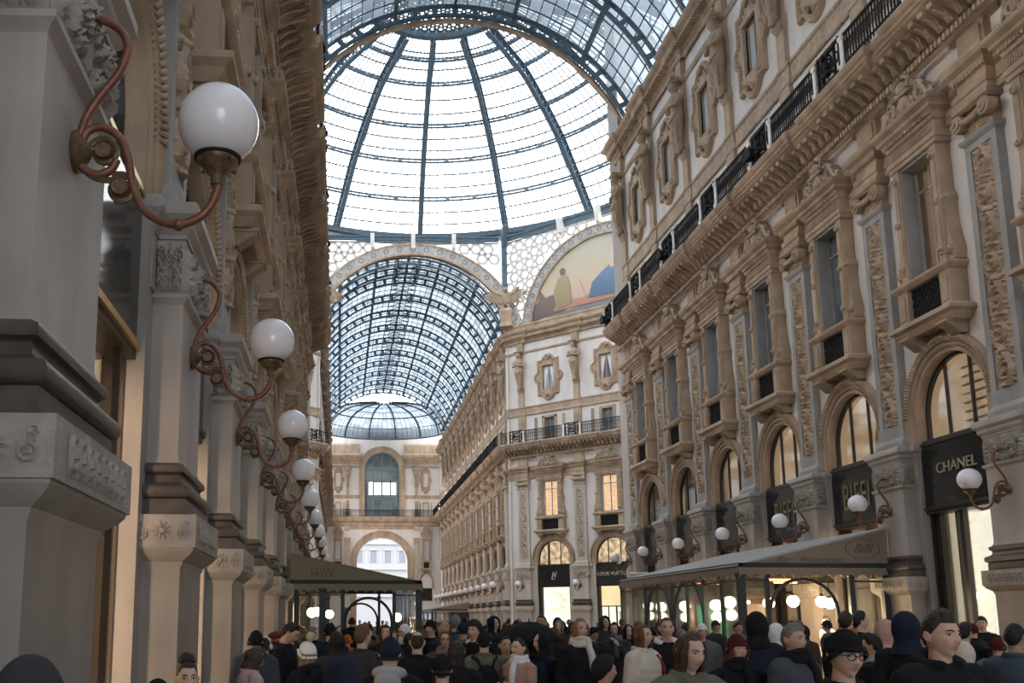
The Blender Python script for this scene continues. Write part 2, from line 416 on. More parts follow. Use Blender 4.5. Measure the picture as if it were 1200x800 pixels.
    for nm, fn in (('pedestal', die), ('base_moulding', base), ('shaft', shaft), ('carved_capital', cap), ('impost_moulding', abacus), ('upper_shaft', ushaft), ('carved_panel', panel), ('volute_capital', ucap), ('frieze_block', frieze)):
        me = cached(k(nm), fn)
        if nm == 'pedestal': out.append((nm, me, [('carved_block', cached(k('block'), block))]))
        else: out.append((nm, me))
    return out

def herm_mesh():
    """carved figure rising from a tapering shaft, carrying the cornice on its head"""
    m = MB(); y = .1
    def ring(z, rx, ry, cy, n=14): return [(rx*math.cos(2*PI*k/n), cy+ry*math.sin(2*PI*k/n), z) for k in range(n)]
    sec = [(20.0,.10,.08,.16),(20.12,.16,.12,.16),(20.2,.13,.1,.16),(21.0,.2,.13,.12),(21.2,.27,.18,.1),(21.45,.30,.2,.08),(21.7,.24,.17,.1),(21.85,.22,.16,.1),(22.1,.27,.19,.07),(22.3,.31,.18,.08),(22.42,.28,.15,.1),(22.5,.12,.1,.1),(22.58,.09,.09,.08),(22.64,.11,.12,.05),(22.78,.135,.15,.03),(22.92,.13,.14,.05),(23.0,.08,.08,.06)]
    n = 14; vs = []; [vs.extend(ring(*s)) for s in sec]
    fs = [(i*n+k, i*n+(k+1)%n, (i+1)*n+(k+1)%n, (i+1)*n+k) for i in range(len(sec)-1) for k in range(n)]
    fs += [tuple(reversed(range(n))), tuple(range((len(sec)-1)*n, len(sec)*n))]
    m.add(vs, fs)
    for s in (-1, 1):   # arms folded, drapery folds
        m.tube([(s*.29,y-.0,22.34),(s*.36,y-.04,22.1),(s*.33,y-.14,21.88),(s*.12,y-.2,21.95),(0,y-.19,22.0)], [.085,.08,.07,.06,.05], 8)
        m.tube([(s*.26,y-.1,21.55),(s*.16,y-.17,21.4),(0,y-.2,21.3)], .045, 6)
        m.tube([(s*.2,y-.06,21.35),(s*.15,y-.08,20.9),(s*.1,y-.02,20.4)], .04, 6)
    m.tube([(-.2,y-.0,22.98),(-.1,y-.1,23.02),(.1,y-.1,23.02),(.2,y,22.98)], .07, 8)
    m.v = [(x*1.3, .3+(y_-.3)*1.35, 20.0+(z-20.0)*1.0) for x, y_, z in m.v]
    m.stack(-.28, .28, -.2, WY, [(0,23.0),(.05,23.06),(.05,23.12)])
    return m.mesh('figure', 'tan', .9)

def attic_pilaster_mesh():
    m = MB(); m.box(-.33, .33, .28, WY, 15.6, 17.85); m.box(-.26, .26, .26, WY, 18.6, 20.3); m.box(-.2, .2, .31, WY, 20.3, 23.1)
    m.stack(-.2, .2, .24, WY, [(0,19.75),(.1,19.95),(.1,20.02)]); m.stack(-.24, .24, .24, WY, [(0,23.1),(.06,23.2),(.06,23.9)])
    return m.mesh('attic_strip', 'tan', .6)

# ------------------------------------------------------------------ windows of one bay
def arc(r, z0, n=28, a0=0, a1=PI): return [(r*math.cos(a0+(a1-a0)*k/n), z0+r*math.sin(a0+(a1-a0)*k/n)) for k in range(n+1)]

def arch_window(S, o, lit='warm', bars='plain', lod=0):
    key = S['key']; ri, ro, sp, h = S['ri'], S['ro'], S['sp'], S['h']
    def volt():
        m = MB(); n = 40 if not lod else 20
        prof = [(ri-.012,WY+.17),(ri-.012,WY),(ri-.012,WY-.05),(ri+.07,WY-.05),(ri+.08,WY-.09),(ro-.17,WY-.09),(ro-.15,WY-.13),(ro-.02,WY-.16),(ro,WY-.12),(ro,WY)]
        vs = []
        for k in range(n+1):
            a = PI*k/n
            for r, y in prof: vs.append((r*math.cos(a), y, sp+r*math.sin(a)))
        q = len(prof); fs = [(k*q+i, (k+1)*q+i, (k+1)*q+i+1, k*q+i+1) for k in range(n) for i in range(q-1)]
        m.add(vs, fs)
        for s in (-1, 1):   # straight feet down to the impost
            for (r0, y0), (r1, y1) in zip(prof[:-1], prof[1:]):
                m.add([(s*r0,y0,5.85),(s*r1,y1,5.85),(s*r1,y1,sp),(s*r0,y0,sp)], [(0,1,2,3) if s > 0 else (3,2,1,0)])
        if not lod:       # leaf-and-bead carving along the ring
            for k in range(64):
                a = PI*(k+.5)/64; r = ro-.085
                m.tube([((r-.085)*math.cos(a-.012), WY-.13, sp+(r-.085)*math.sin(a-.012)), (r*math.cos(a), WY-.165, sp+r*math.sin(a)), ((r+.075)*math.cos(a+.012), WY-.14, sp+(r+.075)*math.sin(a+.012))], [.022,.034,.022], 6)
                r = ri+.12; m.sphere((r*math.cos(a), WY-.095, sp+r*math.sin(a)), .03, 5, 3)
        return m.mesh('archivolt', 'tan', .6)
    def frame():
        m = MB(); y0, y1 = .56, .66; rr = ri-.005
        out = [(h,5.9)]+arc(rr, sp)+[(-h,5.9)]; t = .07
        inn = [(h-t,5.9+t)]+arc(rr-t, sp)+[(-h+t,5.9+t)]
        n = len(out); vs = [(x,y,z) for y in (y0,y1) for x, z in out]+[(x,y,z) for y in (y0,y1) for x, z in inn]
        fs = []
        for i in range(n):
            j = (i+1) % n; fs += [(i, j, 2*n+j, 2*n+i), (2*n+i, 2*n+j, 3*n+j, 3*n+i), (n+j, n+i, 3*n+i, 3*n+j)]
        m.add(vs, fs)
        for x in (-.45*ri/1.3, .45*ri/1.3): m.box(x-.025, x+.025, y0+.02, y1, 5.95, sp+math.sqrt(max(.01, (rr-t)**2-x*x)))
        if bars == 'slats':
            for z in np.arange(6.15, sp+ri*.8, .2): m.box(.1, min(h, math.sqrt(max(.04, ri**2-max(0, z-sp)**2)))-.06, y0+.06, y1+.03, z, z+.035)
        if bars == 'grid':
            for z in np.arange(6.2, sp+ri*.9, .28):
                w = math.sqrt(max(.04, ri**2-max(0, z-sp)**2))-.06; m.box(-w, w, y0+.05, y1, z, z+.03)
            for x in np.arange(-1, 1.01, .2): m.box(x-.012, x+.012, y0+.05, y1, 5.95, sp+math.sqrt(max(.01, (rr-t)**2-x*x)))
        m.box(-h, h, .40, .66, 5.82, 5.93)
        return m.mesh('window_frame', 'black_frame')
    def pane():
        m = MB(); p = [(h-.03,5.93)]+arc(ri-.03, sp)+[(-h+.03,5.93)]; m.prism(list(reversed(p)), .61, .62); return m.mesh('pane', 'win_glass')
    def room():
        m = MB(); m.box(-h-.3, h+.3, 2.4, 2.5, 5.7, 8.3); m.box(-h-.3, h+.3, .9, 2.4, 8.2, 8.3); m.box(-h-.35, -h-.3, .9, 2.4, 5.7, 8.3); m.box(h+.3, h+.35, .9, 2.4, 5.7, 8.3)
        return m.mesh('lit_room', lit)
    def rail():
        m = MB()
        m.tube([(-.25,1.1,5.9),(-.15,1.1,6.5),(-.05,1.1,7.0),(-.12,1.1,7.3)], .04, 6); m.tube([(.35,1.4,5.9),(.3,1.4,6.6),(.42,1.4,7.2)], .05, 6)
        for z in (6.1, 6.25, 6.4): m.box(-.1, .9, 1.3, 1.34, z, z+.05)
        return m.mesh('interior_fitting', 'wood_red')
    build([('archivolt', cached(f'av{key}{lod}', volt)), ('window_frame', cached(f'wf{key}{bars}', frame), [('pane', cached(f'wp{key}', pane))]), ('lit_room', cached(f'wr{key}{lit}', room))], o)
    if bars == 'plain' and lit in ('warm', 'cream') and not lod: build([('interior_fitting', cached(f'ir{key}', rail))], o)

def tall_window(S, o, glass='win_blue', lod=0):
    def surround():
        m = MB()
        m.stack(-1.0, 1.0, 0, WY, [(.0,8.26),(.06,8.32),(.1,8.4),(.2,8.46),(.2,8.54),(.12,8.6)])
        for s in (-1, 1):
            m.box(min(s*.62,s*1.0), max(s*.62,s*1.0), 0, WY, 8.6, 9.4)
            m.box(min(s*.7,s*.92), max(s*.7,s*.92), -.03, 0, 8.72, 9.28)
        m.box(-.62, .62, .16, WY, 8.6, 9.4)
        m.stack(-1.0, 1.0, 0, WY, [(.0,9.4),(.06,9.44),(.1,9.5),(.1,9.56),(.0,9.62)])
        for s in (-1, 1):
            a, b = sorted((s*.6, s*.86)); m.box(a, b, .06, WY, 9.62, 12.4); m.box(min(s*.66,s*.8), max(s*.66,s*.8), .03, .06, 9.8, 12.2)
            ear = [(s*.86,9.62),(s*1.05,9.62),(s*1.08,9.85),(s*1.0,10.15),(s*.93,10.5),(s*.92,10.9),(s*.97,11.05),(s*.93,11.2),(s*.86,11.25)]
            m.prism(ear if s > 0 else list(reversed(ear)), .12, WY)
        return m.mesh('stone_surround', 'tan', .5)
    def rosettes():
        m = MB()
        for s in (-1, 1):
            for z in (9.95, 11.05, 12.15):
                m.lathe([(1e-3,-.03),(.085,-.03),(.085,.06),(.05,.09),(.03,.06),(1e-3,.08)], 12, (s*.73, .04, z), 'y')
            m.lathe([(1e-3,-.03),(.1,-.03),(.1,.1),(.05,.13),(1e-3,.1)], 12, (s*.96, .16, 9.85), 'y')
            m.lathe([(1e-3,-.03),(.06,-.03),(.06,.1),(1e-3,.12)], 10, (s*.92, .16, 11.1), 'y')
        return m.mesh('carved_rosette', 'tan_relief', .6)
    def corbel():
        m = MB(); poly = [(WY,8.0),(.2,7.98),(.08,8.08),(.0,8.14),(-.1,8.2),(-.1,8.28),(WY,8.28)]; m.prism_x(poly, -.16, .16); m.box(-.2,.2,-.13,WY,8.22,8.28); return m.mesh('corbel', 'tan')
    def grille():
        m = MB(); m.box(-.6, .6, .12, .16, 8.63, 9.38)
        if not lod:
            n = 9
            for k in range(-6, n+1):
                for s in (1, -1):
                    x0 = -.6+k*.2; a = [x0, 8.63]; b = [x0+.75, 9.38]
                    lo = max(0, (-.6-x0)/.75); hi = min(1, (.6-x0)/.75)
                    if hi-lo > .05:
                        p, q = (x0+.75*lo, 8.63+.75*lo), (x0+.75*hi, 8.63+.75*hi)
                        m.bar((s*p[0], .11, p[1]), (s*q[0], .11, q[1]), .022)
        return m.mesh('lattice_grille', 'iron_black')
    def entab():
        m = MB(); m.stack(-.9, .9, .06, WY, [(0,12.4),(.03,12.42),(.03,12.52),(.06,12.54),(.06,12.66),(.0,12.68),(0,12.95),(.05,12.98),(.07,13.05),(.07,13.12),(.2,13.2),(.2,13.28),(.3,13.36),(.32,13.42),(.3,13.46)])
        if not lod:
            for k in range(17): x = -.92+k*.115; m.box(x-.035, x+.035, -.07, .0, 13.06, 13.17)
            for k in range(25): x = -.84+k*.07; m.box(x-.02, x+.02, .03, .06, 12.72, 12.92)
        return m.mesh('window_cornice', 'tan', .5)
    def ped():
        m = MB(); y0, y1 = .0, .3
        prof = [(-1.08,13.46),(1.08,13.46),(1.05,13.58),(.85,13.66),(.72,13.85),(.55,14.02),(.36,14.06),(.3,14.16),(.2,14.3),(0,14.38),(-.2,14.3),(-.3,14.16),(-.36,14.06),(-.55,14.02),(-.72,13.85),(-.85,13.66),(-1.05,13.58)]
        m.prism(prof, y0+.12, y1)
        for s in (-1, 1):
            def spir(cx, cz, r, t0, n=26, turns=1.6, d=1): return [(cx+s*d*r*(1-.75*i/n)*math.cos(t0+turns*2*PI*i/n), y0+.06, cz+r*(1-.75*i/n)*math.sin(t0+turns*2*PI*i/n)) for i in range(n+1)]
            m.tube(spir(s*.56, 13.8, .2, .4), .05, 6); m.tube(spir(s*.98, 13.58, .11, .2), .035, 6)
            m.tube([(s*1.05,y0+.06,13.56),(s*.86,y0+.05,13.6),(s*.76,y0+.05,13.75),(s*.6,y0+.03,14.0),(s*.36,y0+.03,14.04)], .05, 6)
            m.tube(spir(s*.24, 13.72, .14, 1.2), .045, 6); m.tube([(s*.2,y0+.02,14.1),(s*.3,y0+.0,14.25),(s*.12,y0-.03,14.34)], .05, 6)
        m.sphere((0,y0+.04,13.78), .15, 12, 8, (1,.8,1.25)); m.sphere((0,y0+.0,14.12), .14, 12, 8, (1.2,.8,1)); m.tube([(-.28,y0,14.0),(0,y0-.06,13.94),(.28,y0,14.0)], .04, 6)
        m.v = [(x, y if y > .2 else y-.05, 13.46+(z-13.46)*1.12) for x, y, z in m.v]
        return m.mesh('scrolled_pediment', 'tan_relief', .8)
    def jamb():
        m = MB(); w = .6
        m.box(-w, -w+.04, .1, .62, 9.62, 12.4); m.box(w-.04, w, .1, .62, 9.62, 12.4); m.box(-w+.04, w-.04, .1, .62, 12.34, 12.4); m.box(-w+.04, w-.04, .1, .62, 9.62, 9.66)
        return m.mesh('stone_jamb', 'blue_grey')
    def pane():
        m = MB(); m.box(-.56, .56, .46, .475, 9.66, 12.34); return m.mesh('pane', glass)
    def frame():
        m = MB()
        for x in (-.53, .0, .53): m.box(x-.03, x+.03, .41, .46, 9.66, 12.34)
        m.box(-.5, .5, .415, .455, 11.75, 11.8); m.box(-.5, .5, .415, .455, 9.66, 9.74)
        return m.mesh('window_frame', 'blue_grey')
    build([('stone_surround', cached('tw_s', surround)), ('carved_rosette', cached('tw_r', rosettes)), ('lattice_grille', cached(f'tw_g{lod}', grille)),
           ('window_cornice', cached(f'tw_e{lod}', entab)), ('scrolled_pediment', cached('tw_p', ped)), ('stone_jamb', cached('tw_j', jamb)),
           ('window_frame', cached('tw_f', frame), [('pane', cached(f'tw_pane{glass}', pane))])], o)
    for s in (-1, 1): link('corbel', cached('tw_c', corbel), o, (s*.72,0,0))

def ornate_window(S, o, look='curtain', lod=0):
    zc = 20.72
    def surround():
        m = MB(); n = 64
        def q(k, s):
            a = 2*PI*k/n; c, sn = math.cos(a), math.sin(a)
            # square with a lobe on every side
            sq = 1/max(abs(c)/.98, abs(sn)/1.46); lob = 0
            for ax, r0, rr in ((0,.92,.42),(PI/2,1.36,.55),(PI,.92,.42),(-PI/2,1.36,.55)):
                d = c*math.cos(ax)+sn*math.sin(ax)
                if d > 0:
                    disc = rr*rr-(r0*r0)*(1-d*d)
                    if disc > 0: lob = max(lob, r0*d+math.sqrt(disc))
            r = max(sq, lob)*s; return (r*c, zc+r*sn)
        prof = [(1.0,WY),(1.0,WY-.09),(.97,WY-.16),(.9,WY-.17),(.86,WY-.1),(.78,WY-.09),(.7,WY-.13),(.64,WY-.12)]
        vs = [];
        for s, y in prof: vs += [(x,y,z) for x, z in (q(k, s) for k in range(n))]
        # inner ring: the rectangular opening
        def rect(k):
            a = 2*PI*k/n; c, sn = math.cos(a), math.sin(a); t = 1/max(abs(c)/.52, abs(sn)/.95); return (t*c, zc+t*sn)
        vs += [(x,WY-.12,z) for x, z in (rect(k) for k in range(n))]+[(x,WY+.14,z) for x, z in (rect(k) for k in range(n))]
        R = len(prof)+2
        fs = [(i*n+k, i*n+(k+1)%n, (i+1)*n+(k+1)%n, (i+1)*n+k) for i in range(R-1) for k in range(n)]
        m.add(vs, fs)
        if not lod:
            for k in range(48):
                x, z = q(k*n/48, .82); m.sphere((x, WY-.11, z), .06, 6, 4)
        for s in (-1,1): m.tube([(0,WY-.1,zc+s*1.8),(.24,WY-.18,zc+s*1.6),(0,WY-.24,zc+s*1.42),(-.24,WY-.18,zc+s*1.6),(0,WY-.1,zc+s*1.8)], .07, 6)
        return m.mesh('quatrefoil_surround', 'tan', .6)
    def frame():
        m = MB(); y = WY+.09
        for x in (-.49, 0, .49): m.box(x-.03, x+.03, y-.03, y+.03, zc-.95, zc+.95)
        for z in (-.92, .92): m.box(-.52, .52, y-.03, y+.03, zc+z-.03, zc+z+.03)
        return m.mesh('window_frame', 'tan')
    def pane():
        m = MB(); m.box(-.52, .52, WY+.11, WY+.12, zc-.95, zc+.95); return m.mesh('pane', 'win_grey' if look != 'blue' else 'win_blue')
    def curt():
        m = MB()
        for s in (-1, 1): # curtain gathered to the side
            pts = []; n = 12
            for i in range(n+1):
                t = i/n; w = .38-.26*math.sin(min(1, t*1.05)*PI)**1.0*(.2+.8*(1-abs(2*t-1.0)))*1.0
                w = .40-.30*(1-t)**.7 if True else w
                pts.append((t, w))
            vs = []; fs = []
            for t, w in pts:
                for j in range(9): x = .5-(w*1.25)*(j/8); vs.append((s*x, WY+.105+.006*math.cos(j*PI), zc-.9+1.8*t))
            for i in range(n):
                for j in range(8): fs.append((i*9+j, i*9+j+1, (i+1)*9+j+1, (i+1)*9+j))
            m.add(vs, fs)
        return m.mesh('curtain', 'curtain', True)
    subs = [('pane', cached(f'ow_p{look}', pane))]
    build([('quatrefoil_surround', cached(f'ow_s{lod}', surround)), ('window_frame', cached('ow_f', frame), subs)], o)
    if look == 'curtain': build([('curtain', cached('ow_c', curt))], o)

def attic_window(S, o, glass='win_grey'):
    def surr():
        m = MB()
        for s in (-1, 1):
            a, b = sorted((s*.45, s*.68)); m.box(a, b, WY-.07, WY+.2, 15.6, 17.6)
            a, b = sorted((s*1.15, s*1.4)); m.box(a, b, WY-.04, WY, 15.6, 17.6)
        m.box(-.68, .68, WY-.07, WY+.2, 17.45, 17.65); return m.mesh('stone_surround', 'tan')
    def frame():
        m = MB()
        for x in (-.42, 0, .42): m.box(x-.025, x+.025, WY+.1, WY+.14, 15.6, 17.45)
        return m.mesh('window_frame', 'blue_grey')
    def pane():
        m = MB(); m.box(-.45, .45, WY+.15, WY+.16, 15.6, 17.45); return m.mesh('pane', glass)
    build([('stone_surround', cached('aw_s', surr)), ('window_frame', cached('aw_f', frame), [('pane', cached(f'aw_p{glass}', pane))])], o)

# ------------------------------------------------------------------ long walls
def wall_band(m, x0, x1, z0, z1, holes, y=WY, reveal=.25, caps=True):
    xs = [x0]+[t for h in holes for t in h]+[x1]
    for i in range(0, len(xs), 2):
        if xs[i+1]-xs[i] > 1e-4: m.add([(xs[i],y,z0),(xs[i+1],y,z0),(xs[i+1],y,z1),(xs[i],y,z1)], [(0,1,2,3)])
    for a, b in holes:
        m.add([(a,y,z0),(a,y+reveal,z0),(a,y+reveal,z1),(a,y,z1)], [(0,1,2,3)]); m.add([(b,y,z0),(b,y+reveal,z0),(b,y+reveal,z1),(b,y,z1)], [(3,2,1,0)])
        if not caps: continue
        m.add([(a,y,z1),(b,y,z1),(b,y+reveal,z1),(a,y+reveal,z1)], [(0,1,2,3)]); m.add([(a,y,z0),(b,y,z0),(b,y+reveal,z0),(a,y+reveal,z0)], [(3,2,1,0)])
def wall_mesh(S, x0, x1, centres, top=25.4, arches=True):
    m = MB(); h, ri, sp = S['h'], S['ri'], S['sp']; P = S['P']
    if arches:
        wall_band(m, x0, x1, 0, sp, [(c-h, c+h) for c in centres], caps=False)
        xs = [x0]+[t for c in centres for t in (c-h, c+h)]+[x1]
        for i in range(0, len(xs), 2): m.add([(xs[i],WY,sp),(xs[i+1],WY,sp),(xs[i+1],WY,9.62),(xs[i],WY,9.62)], [(0,1,2,3)])
        for c in centres:
            a = arc(ri, sp, 32)
            for (xa, za), (xb, zb) in zip(a[:-1], a[1:]):
                m.add([(c+xb,WY,zb),(c+xa,WY,za),(c+xa,WY,9.62),(c+xb,WY,9.62)], [(0,1,2,3)])
                m.add([(c+xa,WY,za),(c+xa,WY+.25,za),(c+xb,WY+.25,zb),(c+xb,WY,zb)], [(0,1,2,3)])
    else: wall_band(m, x0, x1, 0, 9.62, [])
    wall_band(m, x0, x1, 9.62, 12.4, [(c-.6, c+.6) for c in centres])
    wall_band(m, x0, x1, 12.4, 15.6, [])
    wall_band(m, x0, x1, 15.6, 17.45, [(c-.45, c+.45) for c in centres])
    wall_band(m, x0, x1, 17.45, 19.77, [])
    wall_band(m, x0, x1, 19.77, 21.67, [(c-.52, c+.52) for c in centres])
    wall_band(m, x0, x1, 21.67, top, [])
    return m
def core_mesh(x0, x1, top=25.4, y0=2.6, y1=6.):
    """the dark body of the building behind its rooms"""
    m = MB(); m.box(x0, x1, y0, y1, 0, top); m.box(x0, x1, .72, y0, 8.35, 8.5); m.box(x0, x1, .75, y0, top-.2, top)
    m.box(x0, x1, .7, y0, 9.0, 9.1); m.box(x0, x1, 1.0, 1.1, 9.1, top); m.box(x0, x0+.1, .75, y0, 0, top); m.box(x1-.1, x1, .75, y0, 0, top)
    return m

def stepped(x0, x1, spots, hw, D0, D1):
    """plan path of a cornice that steps out by D1 at the given spots, by D0 between them"""
    def fn(e):
        pts = [(x0, WY)]; pts.append((x0, WY-D0-e))
        for c in spots:
            a, b = c-hw-e, c+hw+e
            if b <= x0 or a >= x1: continue
            a, b = max(a, x0), min(b, x1)
            pts += [(a, WY-D0-e), (a, WY-D1-e), (b, WY-D1-e), (b, WY-D0-e)]
        pts += [(x1, WY-D0-e), (x1, WY)]
        return pts
    return fn
def facade_trims(S, x0, x1, pil, cen, name, loc, rz, lod=0, sc=None, top=True, lab='street wall'):
    L = S['ledge']
    out = []
    def add(nm, me, kids=()):
        o = link(numbered('trim'), me, None, loc, rz, sc); tag(o, f'{nm} along the {lab}', 'moulding', kind='structure')
        for n, mm in kids: link(n, mm, o)
        out.append(o)
    # entablature between pilasters and windows
    m = MB(); m.path(stepped(x0, x1, pil, UW-.02, .04, .24), [(0,12.72),(.03,12.74),(.03,12.9),(.06,12.92),(.06,13.05),(0,13.07),(0,13.25),(.06,13.3),(.1,13.36),(.1,13.44),(.2,13.52),(.24,13.62),(.22,13.7),(-.05,13.7)])
    if not lod:
        for c in pil:
            for k in range(9): x = c-.48+k*.12; m.box(x-.035, x+.035, WY-.33, WY-.26, 13.28, 13.4)
    add('tan stone entablature below the frieze', m.mesh('entablature', 'tan'))
    # balcony cornice: recess over each window
    lg = L+WY; st = stepped(x0, x1, pil, S['P']/2-.92, lg-.62-S['rec'], lg-.62)
    pr = [(-.1-lg+.66,14.35),(-lg+.70,14.4),(-lg+.70,14.55),(-lg+.78,14.6),(-lg+.84,14.66),(-lg+.84,14.74),(-.36,14.76),(.40,15.12),(.46,15.16),(.46,15.2),(.52,15.24),(.52,15.3),(.58,15.36),(.62,15.46),(.62,15.5),(.55,15.55),(-lg+.62,15.58)]
    m = MB(); m.path(st, [(e, z) for e, z in pr])
    kids = []
    b = MB(); d = .26; xs = np.arange(x0+.25, x1-.15, .36 if not lod else .43)
    for x in xs:
        near = min((abs(x-c) for c in cen), default=9); off = S['rec'] if near < .92 else 0
        y0 = WY-.3; y1 = -L+off+.14
        # S-shaped bracket, deep at the wall and rolled at its tip
        y1 += .1; poly = [(y0,14.68),(y0-.1,14.68),(y0-.17,14.74),((y0+y1)/2,14.92),(y1+.12,14.97),(y1,15.0),(y1-.02,15.1),(y1+.05,15.18),(y0,15.18)]
        if lod: b.prism_x(poly, x-.09, x+.09)
        else:
            b.prism_x(poly, x-.085, x+.085); b.tube([(x-.1,y1+.05,15.05),(x+.1,y1+.05,15.05)], .06, 8); b.tube([(x-.1,y0-.09,14.75),(x+.1,y0-.09,14.75)], .07, 8)
            b.tube([(x,y0-.17,14.72),(x,(y0+y1)/2,14.87),(x,y1+.1,14.95)], .04, 6)
    kids.append(('bracket_pattern', b.mesh('bracket_pattern', 'tan', .6)))
    if not lod:
        dn = MB()
        for x in np.arange(x0+.1, x1-.1, .15): dn.box(x-.045, x+.045, WY-.44, WY-.36, 14.42, 14.56)
        kids.append(('dentil_pattern', dn.mesh('dentil_pattern', 'tan')))
    add('heavy bracketed balcony cornice', m.mesh('balcony_cornice', 'tan'), kids)
    # bands of the upper storey
    m = MB(); m.path(stepped(x0, x1, pil, .36, .05, .1), [(0,17.85),(.04,17.9),(.04,18.0),(0,18.05),(0,18.45),(.05,18.5),(.05,18.6),(-.05,18.62)])
    m.path(stepped(x0, x1, pil, .28, .03, .12), [(0,23.0),(.04,23.04),(.07,23.12),(.07,23.2),(-.03,23.22)])
    add('patterned tan band under the ornate windows', m.mesh('upper_band', 'tan_relief'))
    if top:
        m = MB(); m.path(stepped(x0, x1, pil, .5, .1, .24), [(0,23.85),(.05,23.9),(.05,24.05),(.12,24.1),(.12,24.22),(.3,24.3),(.34,24.36),(.34,24.5),(.5,24.62),(.55,24.72),(.55,24.8),(.5,24.84),(-.1,24.86)])
        m.path(stepped(x0, x1, [], .5, .25, .25), [(0,24.84),(0,25.2),(.06,25.25),(.06,25.35),(0,25.4),(-.4,25.4)])
        b = MB()
        for x in np.arange(x0+.1, x1-.1, .2 if not lod else .3): b.box(x-.06, x+.06, WY-.55, WY-.2, 24.22, 24.34)
        add('projecting top cornice under the glass vault', m.mesh('top_cornice', 'tan'), [('dentil_pattern', b.mesh('dentil_pattern', 'tan'))])

def railing(S, x0, x1, pil, cen, loc, rz, label, lod=0, sc=None, d_extra=0.):
    """black wrought-iron balcony rail, one part per bay"""
    y = -S['ledge']+.12; r = empty('balcony_railing', loc, rz, sc)
    tag(r, label, 'railing')
    def seg(a, b, nm):
        m = MB(); m.box(a, b, y-.03, y+.03, 16.42, 16.48); m.box(a, b, y-.02, y+.02, 15.66, 15.7); m.box(a, b, y-.015, y+.015, 16.2, 16.23)
        n = max(2, int((b-a)/(.13 if not lod else .22)))
        for k in range(n+1):
            x = a+(b-a)*k/n; m.box(x-.014, x+.014, y-.014, y+.014, 15.56, 16.44)
            if not lod and k < n:
                xm = x+(b-a)/n/2; m.lathe([(.045,-.008),(.05,0),(.045,.008),(.038,0),(.045,-.008)], 8, (xm, y, 16.32), 'y'); m.lathe([(.042,-.008),(.047,0),(.042,.008),(.035,0),(.042,-.008)], 8, (xm, y, 15.9), 'y')
                m.box(xm-.008, xm+.008, y-.008, y+.008, 15.95, 16.22)
        return m.mesh(nm, 'iron_black')
    def orn():
        m = MB(); w = .55
        m.box(-w, w, y-.035, y+.035, 16.46, 16.54); m.box(-w, w, y-.02, y+.02, 15.62, 15.68)
        for x in (-w, -.3, .3, w): m.box(x-.03, x+.03, y-.03, y+.03, 15.56, 16.56)
        for cx in (-.42, 0, .42):
            for R in ((.22, .15) if cx == 0 else (.11,)):
                m.tube([(cx+R*math.cos(a), y-.02, 16.06+R*1.3*math.sin(a)) for a in np.linspace(0, 2*PI, 15)], .028, 5)
        m.sphere((0,y-.05,16.06), .1, 10, 6); m.tube([(-.3,y-.04,16.4),(-.1,y-.1,16.32),(0,y-.12,16.36),(.1,y-.1,16.32),(.3,y-.04,16.4)], .05, 6)
        for s in (-1, 1): m.tube([(s*.28,y-.03,15.75),(s*.12,y-.1,15.85),(0,y-.1,15.75)], .05, 6)
        return m.mesh('ornate_panel', 'iron_black', .6)
    om = orn()
    sp_ = MB()
    sp_.stack(-.07, .07, y-.05, y+.09, [(.03,15.55),(.03,15.68),(0,15.72),(0,16.3),(.03,16.34),(.03,16.44)]); sp_ = sp_.mesh('stone_post', 'marble_white')
    for c in pil:
        link('ornate_panel', om, r, (c,0,0))
        for d in (-.72, .72):
            if not lod and x0 < c+d < x1: link('stone_post', sp_, r, (c+d,0,0))
    cur = x0
    cache = {}
    for c in sorted(pil)+[None]:
        b = (c-.55) if c is not None else x1
        if b-cur > .15:
            L = round(b-cur, 2)
            if L not in cache: cache[L] = seg(-L/2, L/2, 'railing_panel')
            link('railing_panel', cache[L], r, ((cur+b)/2,0,0))
        cur = (c+.55) if c is not None else x1
    return r

